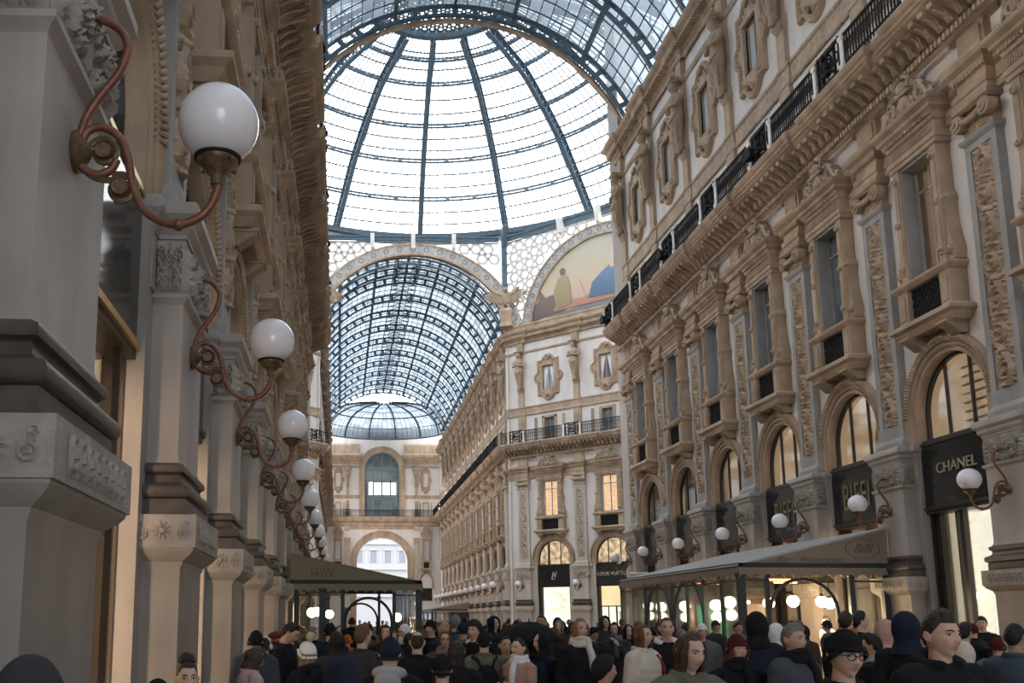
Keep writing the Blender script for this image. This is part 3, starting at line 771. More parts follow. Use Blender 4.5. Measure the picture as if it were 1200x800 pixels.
SHOPS = []
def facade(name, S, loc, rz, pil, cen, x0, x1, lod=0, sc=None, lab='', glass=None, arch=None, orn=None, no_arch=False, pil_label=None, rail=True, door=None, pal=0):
    w = wall_mesh(S, x0, x1, cen).mesh(name, 'stucco')
    o = link(name, w, None, loc, rz, sc); tag(o, f'white stucco wall of {lab}', 'wall', kind='structure')
    link('building_core', core_mesh(x0, x1).mesh('building_core', 'roomdark'), o)
    Mw = Matrix.Translation(loc) @ Matrix.Rotation(rz, 4, 'Z')
    at = lambda u: tuple(Mw @ Vector((u,0,0)))
    pp = pilaster_parts(lod, pal, S['P']/2-S['h'])
    for i, u in enumerate(pil):
        p = empty('pilaster', at(u), rz, sc); lbl, grp = pil_label(i); tag(p, lbl, 'pilaster', grp); build(pp, p)
        link('attic_strip', cached('attic_strip', attic_pilaster_mesh), p)
        f = link('carved_figure', cached('herm', herm_mesh), None, at(u), rz, sc)
        a, g = pil_label(i); tag(f, 'carved figure above the '+' '.join(a.replace(' stone',' ').split(' with ')[0].split()[:12]), 'statue', f'carved figures, {lab}')
    for i, c in enumerate(cen):
        for kind, fn, kw in (('arch', arch_window, dict(lit=(arch(i)[0] if arch else 'warm'), bars=(arch(i)[1] if arch else 'plain'), lod=lod)), ('tall', tall_window, dict(glass=(glass(i) if glass else 'win_blue'), lod=lod)),
                          ('orn', ornate_window, dict(look=(orn(i) if orn else 'grey'), lod=lod)), ('attic', attic_window, dict(glass='win_grey'))):
            e = empty(numbered('window'), at(c), rz, ((S['P']/4.25, 1, 1) if S['P'] > 4.6 and kind == 'tall' else sc))
            nm = {'arch': 'arched shop window', 'tall': 'tall window with scrolled pediment', 'orn': 'small window in a quatrefoil surround', 'attic': 'low window behind the balcony rail'}[kind]
            tag(e, f'{ordinal(i)} {nm} of {lab}', 'window', kind='structure')
            fn(S, e, **kw)
        if door: door(i, at(c), rz, sc)
    facade_trims(S, x0, x1, pil, cen, name, loc, rz, lod, sc, lab=lab)
    if rail: railing(S, x0, x1, pil, cen, loc, rz, f'black iron balcony railing of {lab}', lod, sc)
# ------------------------------------------------------------------ places
XR, XL = 13.25, -1.47          # front planes of the piers
YN, YF = 45.3, 77.75           # octagon corners along the street
S_NEAR = style(4.25, 1.28, 1.28, 1.66, 6.5)
S_LEFT = style(4.3, 1.28, 1.28, 1.66, 6.5, ledge=.98, rec=.2)
S_OCT = style(5.1, 1.46, 1.46, 1.9, 6.35)
ZL = .962                      # the left-hand street wall is a touch lower
VX, VZ, VR = 5.55, 22.45, 9.75

def pane_mesh(rows, name, mat, uvfn=None):
    """rows: grid of points [i][j]; every cell its own pane with a uv of its own"""
    vs = [p for r in rows for p in r]; m = len(rows[0]); n = len(rows)
    fs = [(i*m+j, i*m+j+1, (i+1)*m+j+1, (i+1)*m+j) for i in range(n-1) for j in range(m-1)]
    me = D.meshes.new(name); me.from_pydata(vs, [], fs); me.materials.append(M[mat])
    uv = me.uv_layers.new(name='UVMap'); k = 0
    for i in range(n-1):
        for j in range(m-1):
            for _ in range(4): uv.data[k].uv = (i+.5, j+.5); k += 1
    me.update(); return me

def vault(label, y0, y1, zc, R, trusses, npane):
    root = empty('glass_vault', (VX, y0, 0)); tag(root, label, 'vault')
    L = y1-y0; a0, a1 = math.radians(12), math.radians(168); nA = 44
    ang = [a0+(a1-a0)*k/nA for k in range(nA+1)]
    ys = np.linspace(0, L, max(2, int(L/npane))+1)
    rows = [[((R+.12)*math.cos(a), y, zc+(R+.12)*math.sin(a)) for y in ys] for a in ang]
    link('glass_panes', pane_mesh(rows, 'glass_panes', 'vault_glass'), root)
    g = MB()
    for a in ang:
        c, s = math.cos(a), math.sin(a); g.bar(((R+.08)*c, 0, zc+(R+.08)*s), ((R+.08)*c, L, zc+(R+.08)*s), .035, .06)
    for y in ys:
        for k in range(nA): g.bar(((R+.06)*math.cos(ang[k]), y, zc+(R+.06)*math.sin(ang[k])), ((R+.06)*math.cos(ang[k+1]), y, zc+(R+.06)*math.sin(ang[k+1])), .045, .06, (0,1,0))
    link('glazing_bar_lattice', g.mesh('glazing_bar_lattice', 'iron_blue'), root)
    def truss():
        m = MB(); n = 48; w = .11
        def strip(r0, r1, hw):
            vs = []
            for k in range(n+1):
                a = math.radians(8)+(PI-math.radians(16))*k/n; c, s = math.cos(a), math.sin(a)
                vs += [(r0*c,-hw,zc+r0*s),(r1*c,-hw,zc+r1*s),(r1*c,hw,zc+r1*s),(r0*c,hw,zc+r0*s)]
            m.add(vs, [(4*k+i, 4*k+(i+1)%4, 4*k+4+(i+1)%4, 4*k+4+i) for k in range(n) for i in range(4)])
        strip(R-.06, R+.03, w); strip(R-.58, R-.46, w); strip(R-.56, R, .03) if False else None
        for k in range(27):
            a = math.radians(10)+(PI-math.radians(20))*k/26; c, s = math.cos(a), math.sin(a)
            m.bar(((R-.52)*c, 0, zc+(R-.52)*s), (R*c, 0, zc+R*s), .24, .12, (0,1,0))
        return m.mesh('truss', 'iron_blue')
    tm = truss()
    for y in trusses: link('truss', tm, root, (0, y-y0, 0))
    for d in (24, 48, 72, 90, 108, 132, 156):
        a = math.radians(d); c, s = math.cos(a), math.sin(a); m = MB(); m.bar(((R-.08)*c,0,zc+(R-.08)*s), ((R-.08)*c,L,zc+(R-.08)*s), .14, .2, (-s,0,c) if abs(c) > .02 else (0,0,1))
        link('purlin', m.mesh('purlin', 'iron_blue'), root)
    if y0 < 0: return root
    m = MB()   # maintenance walkway and ridge lattice along the crown
    for k in range(int(L/1.2)):
        y = k*1.2+.3
        for s in (-1, 1): m.bar((s*1.1, y, zc+R-.35), (0, y+.6, zc+R-.2), .05); m.bar((s*1.1, y+1.2 if y+1.2 < L else L, zc+R-.35), (0, y+.6, zc+R-.2), .05)
    for x in (-1.1, 1.1): m.bar((x,0,zc+R-.35), (x,L,zc+R-.35), .07)
    link('crown_lattice', m.mesh('crown_lattice', 'iron_blue'), root)
    return root

def arch_band(m, R0, R1, y, zc, n=64, a0=0., a1=PI, th=.25):
    vs = []
    for k in range(n+1):
        a = a0+(a1-a0)*k/n; c, s = math.cos(a), math.sin(a)
        vs += [(R0*c,y,zc+R0*s),(R1*c,y,zc+R1*s),(R1*c,y+th,zc+R1*s),(R0*c,y+th,zc+R0*s)]
    m.add(vs, [(4*k+i, 4*k+(i+1)%4, 4*k+4+(i+1)%4, 4*k+4+i) for k in range(n) for i in range(4)])

def hexlattice(m, x0, x1, z0, z1, keep, y=0, p=1.0, th=.12, rh=.24):
    dz = p*math.sqrt(3)/2; r = 0; z = z0
    while z < z1:
        x = x0+(p/2 if r % 2 else 0)
        while x < x1:
            if keep(x, z):
                n = 12; vs = []
                for k in range(n):
                    a = PI/6+2*PI*k/n; rad = p*.5/math.cos(((a-0) % (PI/3))-PI/6)*1.0
                    vs += [(x+rad*math.cos(a), y, z+rad*math.sin(a)), (x+rh*p/.82*math.cos(a), y, z+rh*p/.82*math.sin(a)), (x+rh*p/.82*math.cos(a), y+th, z+rh*p/.82*math.sin(a))]
                m.add(vs, [(3*k, 3*k+1, 3*((k+1)%n)+1, 3*((k+1)%n)) for k in range(n)]+[(3*k+1, 3*k+2, 3*((k+1)%n)+2, 3*((k+1)%n)+1) for k in range(n)])
            x += p
        z += dz; r += 1

def octagon_face(loc, rz, half, label, Rin, Rout, zc, ztop, lunette=False, kind='arm'):
    """everything above the top cornice on one side of the octagon: painted arch band, pierced screen, consoles"""
    b = empty('painted_arch', loc, rz); tag(b, f'painted arch band with rosettes over {label}', 'arch')
    m = MB(); arch_band(m, Rin, Rout, -.05, zc, 72, .0, PI, .35); link('band', m.mesh('band', 'band'), b)
    m = MB(); arch_band(m, Rin-.16, Rin+.02, -.14, zc, 72, 0, PI, .5); arch_band(m, Rout-.06, Rout+.1, -.12, zc, 72, 0, PI, .4); link('arch_moulding', m.mesh('arch_moulding', 'tan'), b)
    m = MB(); n = 25
    for k in range(n):
        a = PI*(k+.5)/n; r = (Rin+Rout)/2
        m.lathe([(1e-3,-.02),(.09,-.02),(.1,.0)], 10, (r*math.cos(a), -.055, zc+r*math.sin(a)), 'y'); m.lathe([(.15,-.02),(.15,.015),(.23,.015),(.23,-.02)], 14, (r*math.cos(a), -.055, zc+r*math.sin(a)), 'y')
        a2 = PI*k/n
        for s in (-.26, .26): m.lathe([(1e-3,-.02),(.06,-.02),(.06,.01),(1e-3,.01)], 6, ((r+s)*math.cos(a2), -.06, zc+(r+s)*math.sin(a2)), 'y')
    link('rosette_pattern', m.mesh('rosette_pattern', 'band_dark'), b)
    for dx in (-3.4, 0, 3.4):
        m = MB()
        zt = zc+math.sqrt(max(.1, Rout**2-dx*dx)); zb = zt-(.9 if dx == 0 else .25)
        if zt < ztop-.05 or dx == 0:
            zb = max(zb, ztop-1.25)
            m.box(dx-.16, dx+.16, -.45, .1, zb+.1, ztop+.1); m.prism_x([(-.14,zb-.1),(-.45,zb+.15),(-.6,ztop-.4),(-.6,ztop),(-.1,ztop)], dx-.13, dx+.13); link('console', m.mesh('console', 'marble_white'), b)
    s = empty('pierced_screen', loc, rz); tag(s, f'pale pierced screen under the dome ring, over {label}', 'screen')
    for sd in (-1, 1):
        m = MB(); hexlattice(m, -half, half, 24.5, ztop-.1, lambda x, z: x*sd > .01 and x*x+(z-zc)**2 > (Rout+.32)**2 and abs(x) < half-.35 and z < ztop-.4, .08)
        link('lattice', m.mesh('lattice', 'lattice'), s)
    m = MB(); m.box(-half, half, 0, .2, ztop-.35, ztop); m.box(-half, half, -.08, .25, ztop-.08, ztop+.05); m.box(-half, half, .02, .14, ztop-.55, ztop-.45); link('screen_rail', m.mesh('screen_rail', 'iron_blue'), s)

DCX, DCY = 6.7, 61.5
DPROF = [(19.4,34.6),(17.44,37.04),(15.35,39.54),(13.09,41.42),(10.19,43.45),(5.53,44.85)]
def dome():
    root = empty('glass_dome', (DCX, DCY, 0)); tag(root, 'huge bright glass dome with blue iron ribs over the crossing', 'dome')
    rr = np.array([p[0] for p in DPROF]); zz = np.array([p[1] for p in DPROF]); t = np.arange(6)
    tt = np.linspace(0, 5, 31); RR = np.interp(tt, t, rr); ZZ = np.interp(tt, t, zz)
    for _ in range(2):  # smooth the profile
        RR[1:-1] = (RR[:-2]+RR[2:]+2*RR[1:-1])/4; ZZ[1:-1] = (ZZ[:-2]+ZZ[2:]+2*ZZ[1:-1])/4
    nS = 160
    rows = [[(r*math.sin(2*PI*k/nS), r*math.cos(2*PI*k/nS), z) for k in range(nS+1)] for r, z in zip(RR, ZZ)]
    link('glass_panes', pane_mesh([[(x*1.02, y*1.02, z+.15) for x, y, z in r] for r in rows], 'glass_panes', 'dome_glass'), root)
    g = MB()
    for k in range(0, nS):
        if k % 10: 
            for i in range(0, 30, 3): g.bar(rows[i][k], rows[i+3][k], .06, .06)
    for i in [j for j in range(1, 30) if j % 6 in (2, 4)]:
        for k in range(0, nS, 2): g.bar(rows[i][k], rows[i][k+2], .10, .08)
    link('glazing_bar_lattice', g.mesh('glazing_bar_lattice', 'iron_blue'), root)
    # ribs: two flanges and pierced webs
    m = MB(); P = [(RR[i], ZZ[i]) for i in range(31)]; dep = .75
    nor = []
    for i in range(31):
        a, b = P[max(0, i-1)], P[min(30, i+1)]; dx, dz = b[0]-a[0], b[1]-a[1]; l = math.hypot(dx, dz); nor.append((-dz/l, dx/l) if dx < 0 else (-dz/l, dx/l))
    inn = [(p[0]+(-abs(n[0]))*dep, p[1]-abs(n[1])*dep) for p, n in zip(P, nor)]
    for i in range(30):
        m.bar((0,P[i][0],P[i][1]), (0,P[i+1][0],P[i+1][1]), .38, .09); m.bar((0,inn[i][0],inn[i][1]), (0,inn[i+1][0],inn[i+1][1]), .38, .09)
        m.bar((0,P[i][0],P[i][1]), (0,inn[i][0],inn[i][1]), .2, .1)
        c = Vector((0, (P[i][0]+inn[i+1][0])/2, (P[i][1]+inn[i+1][1])/2)); d = Vector((0, P[i+1][0]-P[i][0], P[i+1][1]-P[i][1])).normalized(); e = Vector((0, inn[i][0]-P[i][0], inn[i][1]-P[i][1])).normalized()
        L = math.hypot(P[i+1][0]-P[i][0], P[i+1][1]-P[i][1])
        for s in (-.27, .27): m.tube([tuple(c+d*(s*L+.2*math.cos(a))+e*.24*math.sin(a)) for a in np.linspace(0, 2*PI, 9)], .045, 4, False)
    me = m.mesh('rib', 'iron_blue')
    for k in range(16): link('rib', me, root, (0,0,0), -2*PI*k/16)
    for i in (6, 12, 18, 24, 27):
        r, z = RR[i], ZZ[i]; m = MB(); n = 96; dz = .18
        q = lambda a, rad, h: (rad*math.sin(a), rad*math.cos(a), h)
        for k in range(n):
            a, b = 2*PI*k/n, 2*PI*(k+1)/n
            m.bar(q(a,r-.15,z+dz), q(b,r-.15,z+dz), .17, .11); m.bar(q(a,r-.35,z-dz), q(b,r-.35,z-dz), .17, .11)
            if k % 2 == 0: m.bar(q(a,r-.15,z+dz), q(a,r-.35,z-dz), .3, .12)
        link('ring', m.mesh('ring', 'iron_blue'), root)
    m = MB(); r, z = DPROF[0]; m.lathe([(r-.9,z-.55),(r-.9,z-.1),(r-.6,z),(r+.2,z),(r+.2,z-.55),(r-.9,z-.55)], 96); link('base_ring', m.mesh('base_ring', 'iron_blue'), root)
    m = MB(); m.lathe([(r-.55,z-.55),(r-.55,z-1.0),(r-.45,z-1.0),(r-.45,z-.55)], 96); link('drum_band', m.mesh('drum_band', 'band'), root)
    # pierced disc and ring at the top
    r, z = DPROF[-1]; m = MB(); m.lathe([(r-.35,z-.3),(r+.15,z-.3),(r+.15,z+.25),(r-.35,z+.25),(r-.35,z-.3)], 48); link('crown_ring', m.mesh('crown_ring', 'iron_blue'), root)
    m = MB(); hexlattice(m, -r, r, -r, r, lambda x, zz_: 1.8 < math.hypot(x, zz_) < r-.25, 0, .6, .06, .17); m.xf(Matrix.Rotation(-PI/2, 4, 'X')); m.v = [(x, y, z+.9-.16*math.hypot(x, y)) for x, y, _ in m.v]
    for k in range(16):
        a = 2*PI*k/16; m.bar((r*math.sin(a), r*math.cos(a), z+.05), (1.2*math.sin(a), 1.2*math.cos(a), z+.75), .14, .12)
    link('pierced_disc', m.mesh('pierced_disc', 'iron_blue'), root)
    m = MB(); m.lathe([(r*1.0,z+.35),(1.9,z+1.3),(1.8,z+3.),(1.0,z+3.6),(1e-3,z+3.8)], 32); link('lantern_glass', m.mesh('lantern_glass', 'dome_glass'), root)

def eagle(loc, rz, label):
    e = empty('stone_eagle', loc, rz); tag(e, label, 'statue')
    m = MB(); m.stack(-.42, .42, -.35, .4, [(.1,0),(.1,.2),(.0,.3),(.05,1.1),(.12,1.3),(.05,1.5),(.0,1.55)]); link('pedestal', m.mesh('pedestal', 'tan', .6), e)
    m = MB(); m.sphere((0,-.15,2.35), .42, 14, 10, (.85,.75,1.5)); m.sphere((.05,-.35,3.1), .22, 12, 8, (1,1.1,1)); m.tube([(.05,-.5,3.12),(.1,-.68,3.08),(.12,-.72,2.98)], [.09,.06,.02], 6)
    for s in (-1, 1): m.tube([(s*.2,-.2,1.9),(s*.24,-.25,1.55)], .1, 6)
    m.sphere((0,.1,1.75), .25, 10, 6, (1.2,.5,1.3)); link('body', m.mesh('body', 'tan_relief', .8), e)
    for s in (-1, 1):
        m = MB()
        for k in range(8):
            t = k/7; x0, z0 = .25+.75*t, 2.55+.55*t; L = .95+.35*t; ang = math.radians(-78+62*t)
            m.tube([(s*x0,-.1+.02*k,z0), (s*(x0+L*.5*math.cos(ang)),-.04+.02*k,z0+L*.5*math.sin(ang)), (s*(x0+L*math.cos(ang)),.02+.02*k,z0+L*math.sin(ang))], [.12,.13,.03], 6)
        m.tube([(s*.2,-.12,2.7),(s*.7,-.08,2.95),(s*1.15,-.05,3.35)], [.2,.18,.1], 8); link('wing', m.mesh('wing', 'tan_relief', .8), e)

vault('blue-tinted glass barrel vault over the near street, seen from below', -21., 45.0, VZ, VR, [44.7-4.3*k for k in range(15)], 1.075)
m = MB(); arch_band(m, VR-.68, VR-.56, 44.9, VZ, 64, math.radians(8), PI-math.radians(8), .3); me = m.mesh('vault_edge', 'tan')
tag(link(numbered('trim'), me, None, (VX,0,0)), 'tan edge of the near vault where it opens under the dome', 'moulding', kind='structure')
vault('long blue-tinted glass barrel vault over the far street beyond the dome', YF+.2, 127.3, 22.95, 8.65, [YF+.5+2.4]+[YF+.5+4.75*k for k in range(0, 11)], 1.19)
dome()
CH = 1/math.sqrt(2)
ZT = 33.3
octagon_face((5.89, YF, 0), 0, 7.2, 'the mouth of the far street', 8.55, 9.35, 23.25, ZT)
# pillars of iron at the octagon corners, from the eagle up to the dome ring
for x, y, lab in ((XR+.3, YF+.1, 'between far street and painted lunette'), (XL-.3, YF+.1, 'on the far corner by the long wall')):
    p = empty('iron_post', (x, y, 0)); tag(p, 'blue iron post under the dome ring '+lab, 'post')
    m = MB(); m.box(-.22, .22, -.1, .3, 25.4, 34.2); link('shaft', m.mesh('shaft', 'iron_blue'), p)
    m = MB(); m.prism_x([(-.1,32.4),(-.9,34.0),(-.9,34.2),(.2,34.2)], -.2, .2); link('bracket', m.mesh('bracket', 'iron_blue'), p)
    eagle((x-.0, y-.5, 25.4), -PI/8 if x > 5 else PI/8, 'stone eagle with spread wings on a pedestal '+lab)
# ------------------------------------------------------------------ shop fronts and signs
def shopfront(loc, rz, sc, label, look='cream', h=1.28, frame='black_frame'):
    o = empty(numbered('door'), loc, rz, sc); tag(o, label, 'shopfront', kind='structure')
    def fr():
        m = MB()
        for s in (-1, 1):
            a, b = sorted((s*h, s*(h-.1))); m.box(a, b, .58, .78 if look == 'cream' else .9, 0, 4.35)
            a, b = sorted((s*(h-.16), s*(h-.22)))
            if look != 'cream': m.box(a, b, .66, .84, 0, 4.3)
        m.box(-h, h, .5, .85, 4.22, 4.36); m.box(-h, h, .64, .84, 0, .12)
        if look == 'bright': m.box(-h, -h+.3, .55, .8, 0, 4.3)
        elif look == 'split':
            m.box(-h+.08, -1.0, .64, .84, 0, 4.3); m.box(-.5, -.45, .68, .76, 0, 4.3); m.box(-.32, -.19, .66, .78, 0, 4.3)
        elif look == 'doors':
            m.box(-h+.1, h-.1, .68, .76, 2.72, 2.8); m.box(-.05, .05, .68, .76, 0, 2.75); m.box(.62, .68, .68, .76, 0, 2.75); m.box(-.68, -.62, .68, .76, 0, 2.75)
        else:
            m.box(-.05, .05, .68, .76, 0, 4.25); m.box(-h+.1, h-.1, .68, .76, 2.6, 2.68)
        return m.mesh('shop_frame', frame)
    kids = [('shop_frame', cached(f'sf{look}{h}{frame}', fr), [('pane', cached(f'sp{h}', lambda: MB().box(-h+.1, h-.1, .76, .77, .1, 4.22).mesh('pane', 'win_glass')))])]
    def back(mat, x0, x1, z0, z1, y=1.9):
        m = MB(); m.box(x0, x1, y, y+.08, z0, z1); m.box(x0, x0+.05, .85, y, z0, z1); m.box(x1-.05, x1, .85, y, z0, z1); return m.mesh('lit_interior', mat)
    if look == 'split':
        kids += [('cream_panel', cached('sb_c', lambda: MB().box(-1.6, -.6, .87, .93, 0, 4.3).mesh('cream_panel', 'cream_bright')))]
        def wavy():
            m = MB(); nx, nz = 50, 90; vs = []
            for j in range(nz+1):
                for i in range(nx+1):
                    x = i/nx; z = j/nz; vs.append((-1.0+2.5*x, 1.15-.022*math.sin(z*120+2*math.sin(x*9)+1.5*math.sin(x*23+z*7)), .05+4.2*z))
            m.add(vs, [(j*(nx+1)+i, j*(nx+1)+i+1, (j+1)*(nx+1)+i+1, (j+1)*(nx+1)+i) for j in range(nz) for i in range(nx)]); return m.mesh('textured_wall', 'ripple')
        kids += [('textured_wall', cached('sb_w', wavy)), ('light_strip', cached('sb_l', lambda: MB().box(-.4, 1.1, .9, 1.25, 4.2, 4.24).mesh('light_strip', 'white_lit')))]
    elif look == 'doors':
        kids += [('upper_light_box', cached('sb_u', lambda: MB().box(-h+.1, h-.1, .8, .9, 2.8, 4.25).mesh('upper_light_box', 'cream'))), ('lit_interior', cached('sb_d', lambda: back('white_lit', -h, h, 0, 2.8, 3.0-.9)))]
        def disp():
            m = MB(); m.box(-.2, .3, 1.4, 1.6, 0, 2.4); return m.mesh('display_panel', 'green_pale')
        kids += [('display_panel', cached('sb_g', disp))]
    else:
        mt = {'bright': 'white_lit', 'cream': 'cream', 'dim': 'warm_dim', 'yellow': 'yellow_lit'}[look]
        kids += [('lit_interior', cached(f'sb{look}', lambda: back(mt, -h-.2, h+.2, 0, 4.3)))]
        if look == 'cream':
            kids += [('lit_display', cached('sb_k', lambda: MB().box(h-.3, h-.26, .79, 1.35, .1, 4.2).mesh('lit_display', 'cream_bright')))]
        if look == 'dim':
            def shelf():
                m = MB()
                for z in (.9, 1.5, 2.1): m.box(-h+.2, h-.2, 1.5, 1.85, z, z+.05)
                for x in (-.9, -.3, .3, .9): m.box(x-.03, x+.03, 1.5, 1.85, .0, 2.6)
                return m.mesh('wooden_shelf', 'wood_red')
            kids += [('wooden_shelf', cached('sb_s', shelf))]
    build(kids, o)
    for c in o.children: c.location.y = -.14
    return o
M['letters_dim'] = surf('tarnished_letters', (.36,.31,.22), .6, nvar=.05)
M['ripple'] = surf('glowing_rippled_plaster', (.8,.72,.6), .6, nvar=.02, emit=(1,.83,.61), estr=2.2)  # plaster given a glow of its own in place of shop light on it
M['cream_bright'] = emis('lit_cream_panel', (1., .74, .46), 1.15, .08)
M['green_pale'] = emis('pale_green_display', (.55,.62,.28), .7, .2)

def sign(loc, rz, sc, label, txt=None, size=.5, h=1.28, mat='letters', trim='black_frame', z=5.05, sx=1., space=1., extra=None):
    o = empty('shop_sign', loc, rz, sc); tag(o, label, 'sign')
    def board():
        m = MB(); m.box(-h, h, .36, .44, 4.36, 5.82); return m.mesh('sign_board', 'sign')
    link('sign_board', cached(f'sg{h}', board), o)
    def tr():
        m = MB(); m.box(-h, h, .33, .46, 5.8, 5.86); return m.mesh('top_trim', trim)
    def tr2():
        m = MB(); m.box(-h, h, .32, .46, 4.30, 4.37); return m.mesh('bottom_trim', trim)
    link('top_trim', cached(f'sgt{h}{trim}', tr), o); link('bottom_trim', cached(f'sgb{h}{trim}', tr2), o)
    if txt: link('lettering', text_mesh(txt, size, .012, mat, sx=sx, space=space), o, (0, .345, z))
    if extra: link('emblem', extra, o, (0, .345, z))
    return o

# ------------------------------------------------------------------ globe lamps on scrolled brackets
def lamp_parts(lod=0):
    n = 12 if not lod else 6
    def smooth(pts, k=6):
        P = [Vector(p) for p in pts]; out = []
        for i in range(len(P)-1):
            p0 = P[max(0,i-1)]; p1 = P[i]; p2 = P[i+1]; p3 = P[min(len(P)-1,i+2)]
            for j in range(k):
                t = j/k; out.append(tuple(.5*((2*p1)+(-p0+p2)*t+(2*p0-5*p1+4*p2-p3)*t*t+(-p0+3*p1-3*p2+p3)*t**3)))
        out.append(tuple(P[-1])); return out
    Q = lambda L: smooth([(0, -d, z) for d, z in L], 6 if not lod else 3)
    def arm():
        m = MB()
        m.tube(Q([(.0,5.11),(.13,5.10),(.22,5.04),(.26,4.94),(.22,4.79),(.12,4.64),(.05,4.51),(.02,4.38),(.01,4.28),(.06,4.21),(.13,4.18),(.20,4.21),(.23,4.27)]), .024, n)
        m.tube(Q([(.02,4.30),(.04,4.38),(.07,4.44),(.15,4.46),(.24,4.40),(.29,4.29),(.32,4.14),(.37,4.01),(.46,3.93),(.58,3.90),(.70,3.95),(.76,4.03),(.79,4.13)]), .024, n)
        for p in ((.58,3.90),(.02,4.36)): m.sphere((0,-p[0],p[1]), .036, 10, 6)
        return m.mesh('pipe_arm', 'copper', .9)
    def scroll():
        m = MB(); sp = lambda cx, cz, r, a0, turns, s: [(0, -(cx+r*(1-.8*i/30)*math.cos(a0+s*turns*2*PI*i/30)), cz+r*(1-.8*i/30)*math.sin(a0+s*turns*2*PI*i/30)) for i in range(31)]
        m.tube(sp(.16, 4.31, .085, 2.6, 1.7, -1), .018, 6); m.tube(sp(.26, 4.10, .09, 2.2, 1.7, -1), .018, 6)
        m.tube(Q([(.03,4.24),(.10,4.17),(.2,4.15),(.3,4.17),(.345,4.11),(.3,4.04),(.23,4.03)]), .018, 6)
        for c in ((.16,4.31),(.26,4.10)): m.lathe([(1e-3,-.04),(.045,-.04),(.06,0),(.045,.04),(1e-3,.04)], 10, (0,-c[0],c[1]), 'x')
        return m.mesh('scroll', 'bronze', .9)
    def plate():
        m = MB(); m.lathe([(1e-3,0),(.115,0),(.12,.02),(.09,.035),(.06,.07),(.035,.09),(1e-3,.1)], 18, (0,-.0,4.31), 'y'); return m.mesh('wall_plate', 'bronze', .8)
    def sock():
        m = MB(); m.tube([(0,0,5.11),(0,-.05,5.11)], .045, 10); return m.mesh('wall_socket', 'bronze', .8)
    def cup():
        m = MB(); m.lathe([(1e-3,4.12),(.035,4.13),(.035,4.18),(.06,4.2),(.1,4.25),(.115,4.27),(.115,4.285),(.1,4.29)], 20, (0,-.78,0))
        for k in range(4): a = PI/4+k*PI/2; m.tube([(.1*math.cos(a),-.78+.1*math.sin(a),4.25),(.13*math.cos(a),-.78+.13*math.sin(a),4.25)], .012, 6)
        return m.mesh('lamp_holder', 'bronze', .9)
    def ring():
        m = MB(); m.lathe([(.1,4.275),(.128,4.278),(.13,4.292),(.11,4.3)], 24, (0,-.78,0)); return m.mesh('collar', 'iron_black', .9)
    def globe():
        m = MB(); m.sphere((0,-.78,4.49), .222, 40 if not lod else 20, 24 if not lod else 12); return m.mesh('globe', 'globe', True)
    return [('pipe_arm', cached(f'la{lod}', arm), [('scroll', cached(f'ls{lod}', scroll))]), ('wall_plate', cached(f'lp{lod}', plate)), ('wall_socket', cached(f'lk{lod}', sock)), ('lamp_holder', cached(f'lc{lod}', cup), [('collar', cached(f'lr{lod}', ring))]), ('globe', cached(f'lg{lod}', globe))]
def lamp(loc, rz, label, group=None, lod=0, sc=None):
    o = empty('wall_lamp', loc, rz, sc); tag(o, label, 'lamp', group); build(lamp_parts(lod), o); return o

# ------------------------------------------------------------------ the street walls
RZ_R, RZ_L, RZ_D, RZ_DL = -PI/2, PI/2, -PI/4, PI/4
# near wall on the right: local x runs towards the camera
YG = 44.45
pilR = [4.25*k for k in range(0, 9)]; cenR = [4.25*(k+.5) for k in range(0, 8)]
archR = {5: ('cream','slats'), 4: ('cream','plain'), 3: ('cream','plain'), 2: ('warm','plain'), 1: ('roomdark','plain'), 0: ('yellow_lit','grid'), 6: ('cream','plain'), 7: ('warm','plain')}
glR = {0: 'win_blue', 1: 'win_blue', 2: 'win_blue', 3: 'win_grey', 4: 'win_grey', 5: 'win_glass', 6: 'win_grey', 7: 'win_blue'}
M['orange_lit'] = emis('orange_lit_room', (1., .52, .24), .42, .15, .6)
def plR(i): return (f'{ordinal(i)} grey stone pilaster from the crossing on the wall with the brown awning', 'pilasters, awning side')
def doorR(i, loc, rz, sc):
    lab = f'{ordinal(i)} shopfront from the crossing behind or beside the brown awning'
    shopfront(loc, rz, sc, lab, {5:'split',6:'split'}.get(i, 'dim'))
    if i in (4, 3): sign(loc, rz, sc, f'black sign with tall gold capitals above the awning, {"nearer" if i == 4 else "farther"} of the two', 'BIFFI', 1.0, sx=.62, space=1.12, z=5.0)
    elif i == 5: sign(loc, rz, sc, 'black shop sign with gold lettering partly behind a globe lamp, over the bright doorway', 'CHANEL', .34, mat='letters_dim', sx=1.1, z=5.2)
    else: sign(loc, rz, sc, f'plain black shop sign in the {ordinal(i)} arch from the crossing, awning side')
facade('wall_right', S_NEAR, (XR, YG, 0), RZ_R, pilR, cenR, -.85, 35.2, 0, None, 'the near street, awning side', lambda i: glR[i], lambda i: archR[i], lambda i: 'blue', pil_label=plR, door=doorR)
for i in (5,):
    c = cenR[i]; tag(link('lit_room', MB().box(-1.6,1.0,.78,.83,9.3,13.3).mesh('lit_room', 'orange_lit'), None, (XR, YG-c, 0), RZ_R), 'orange lit room behind the tall window over the bright doorway', 'room', kind='structure')
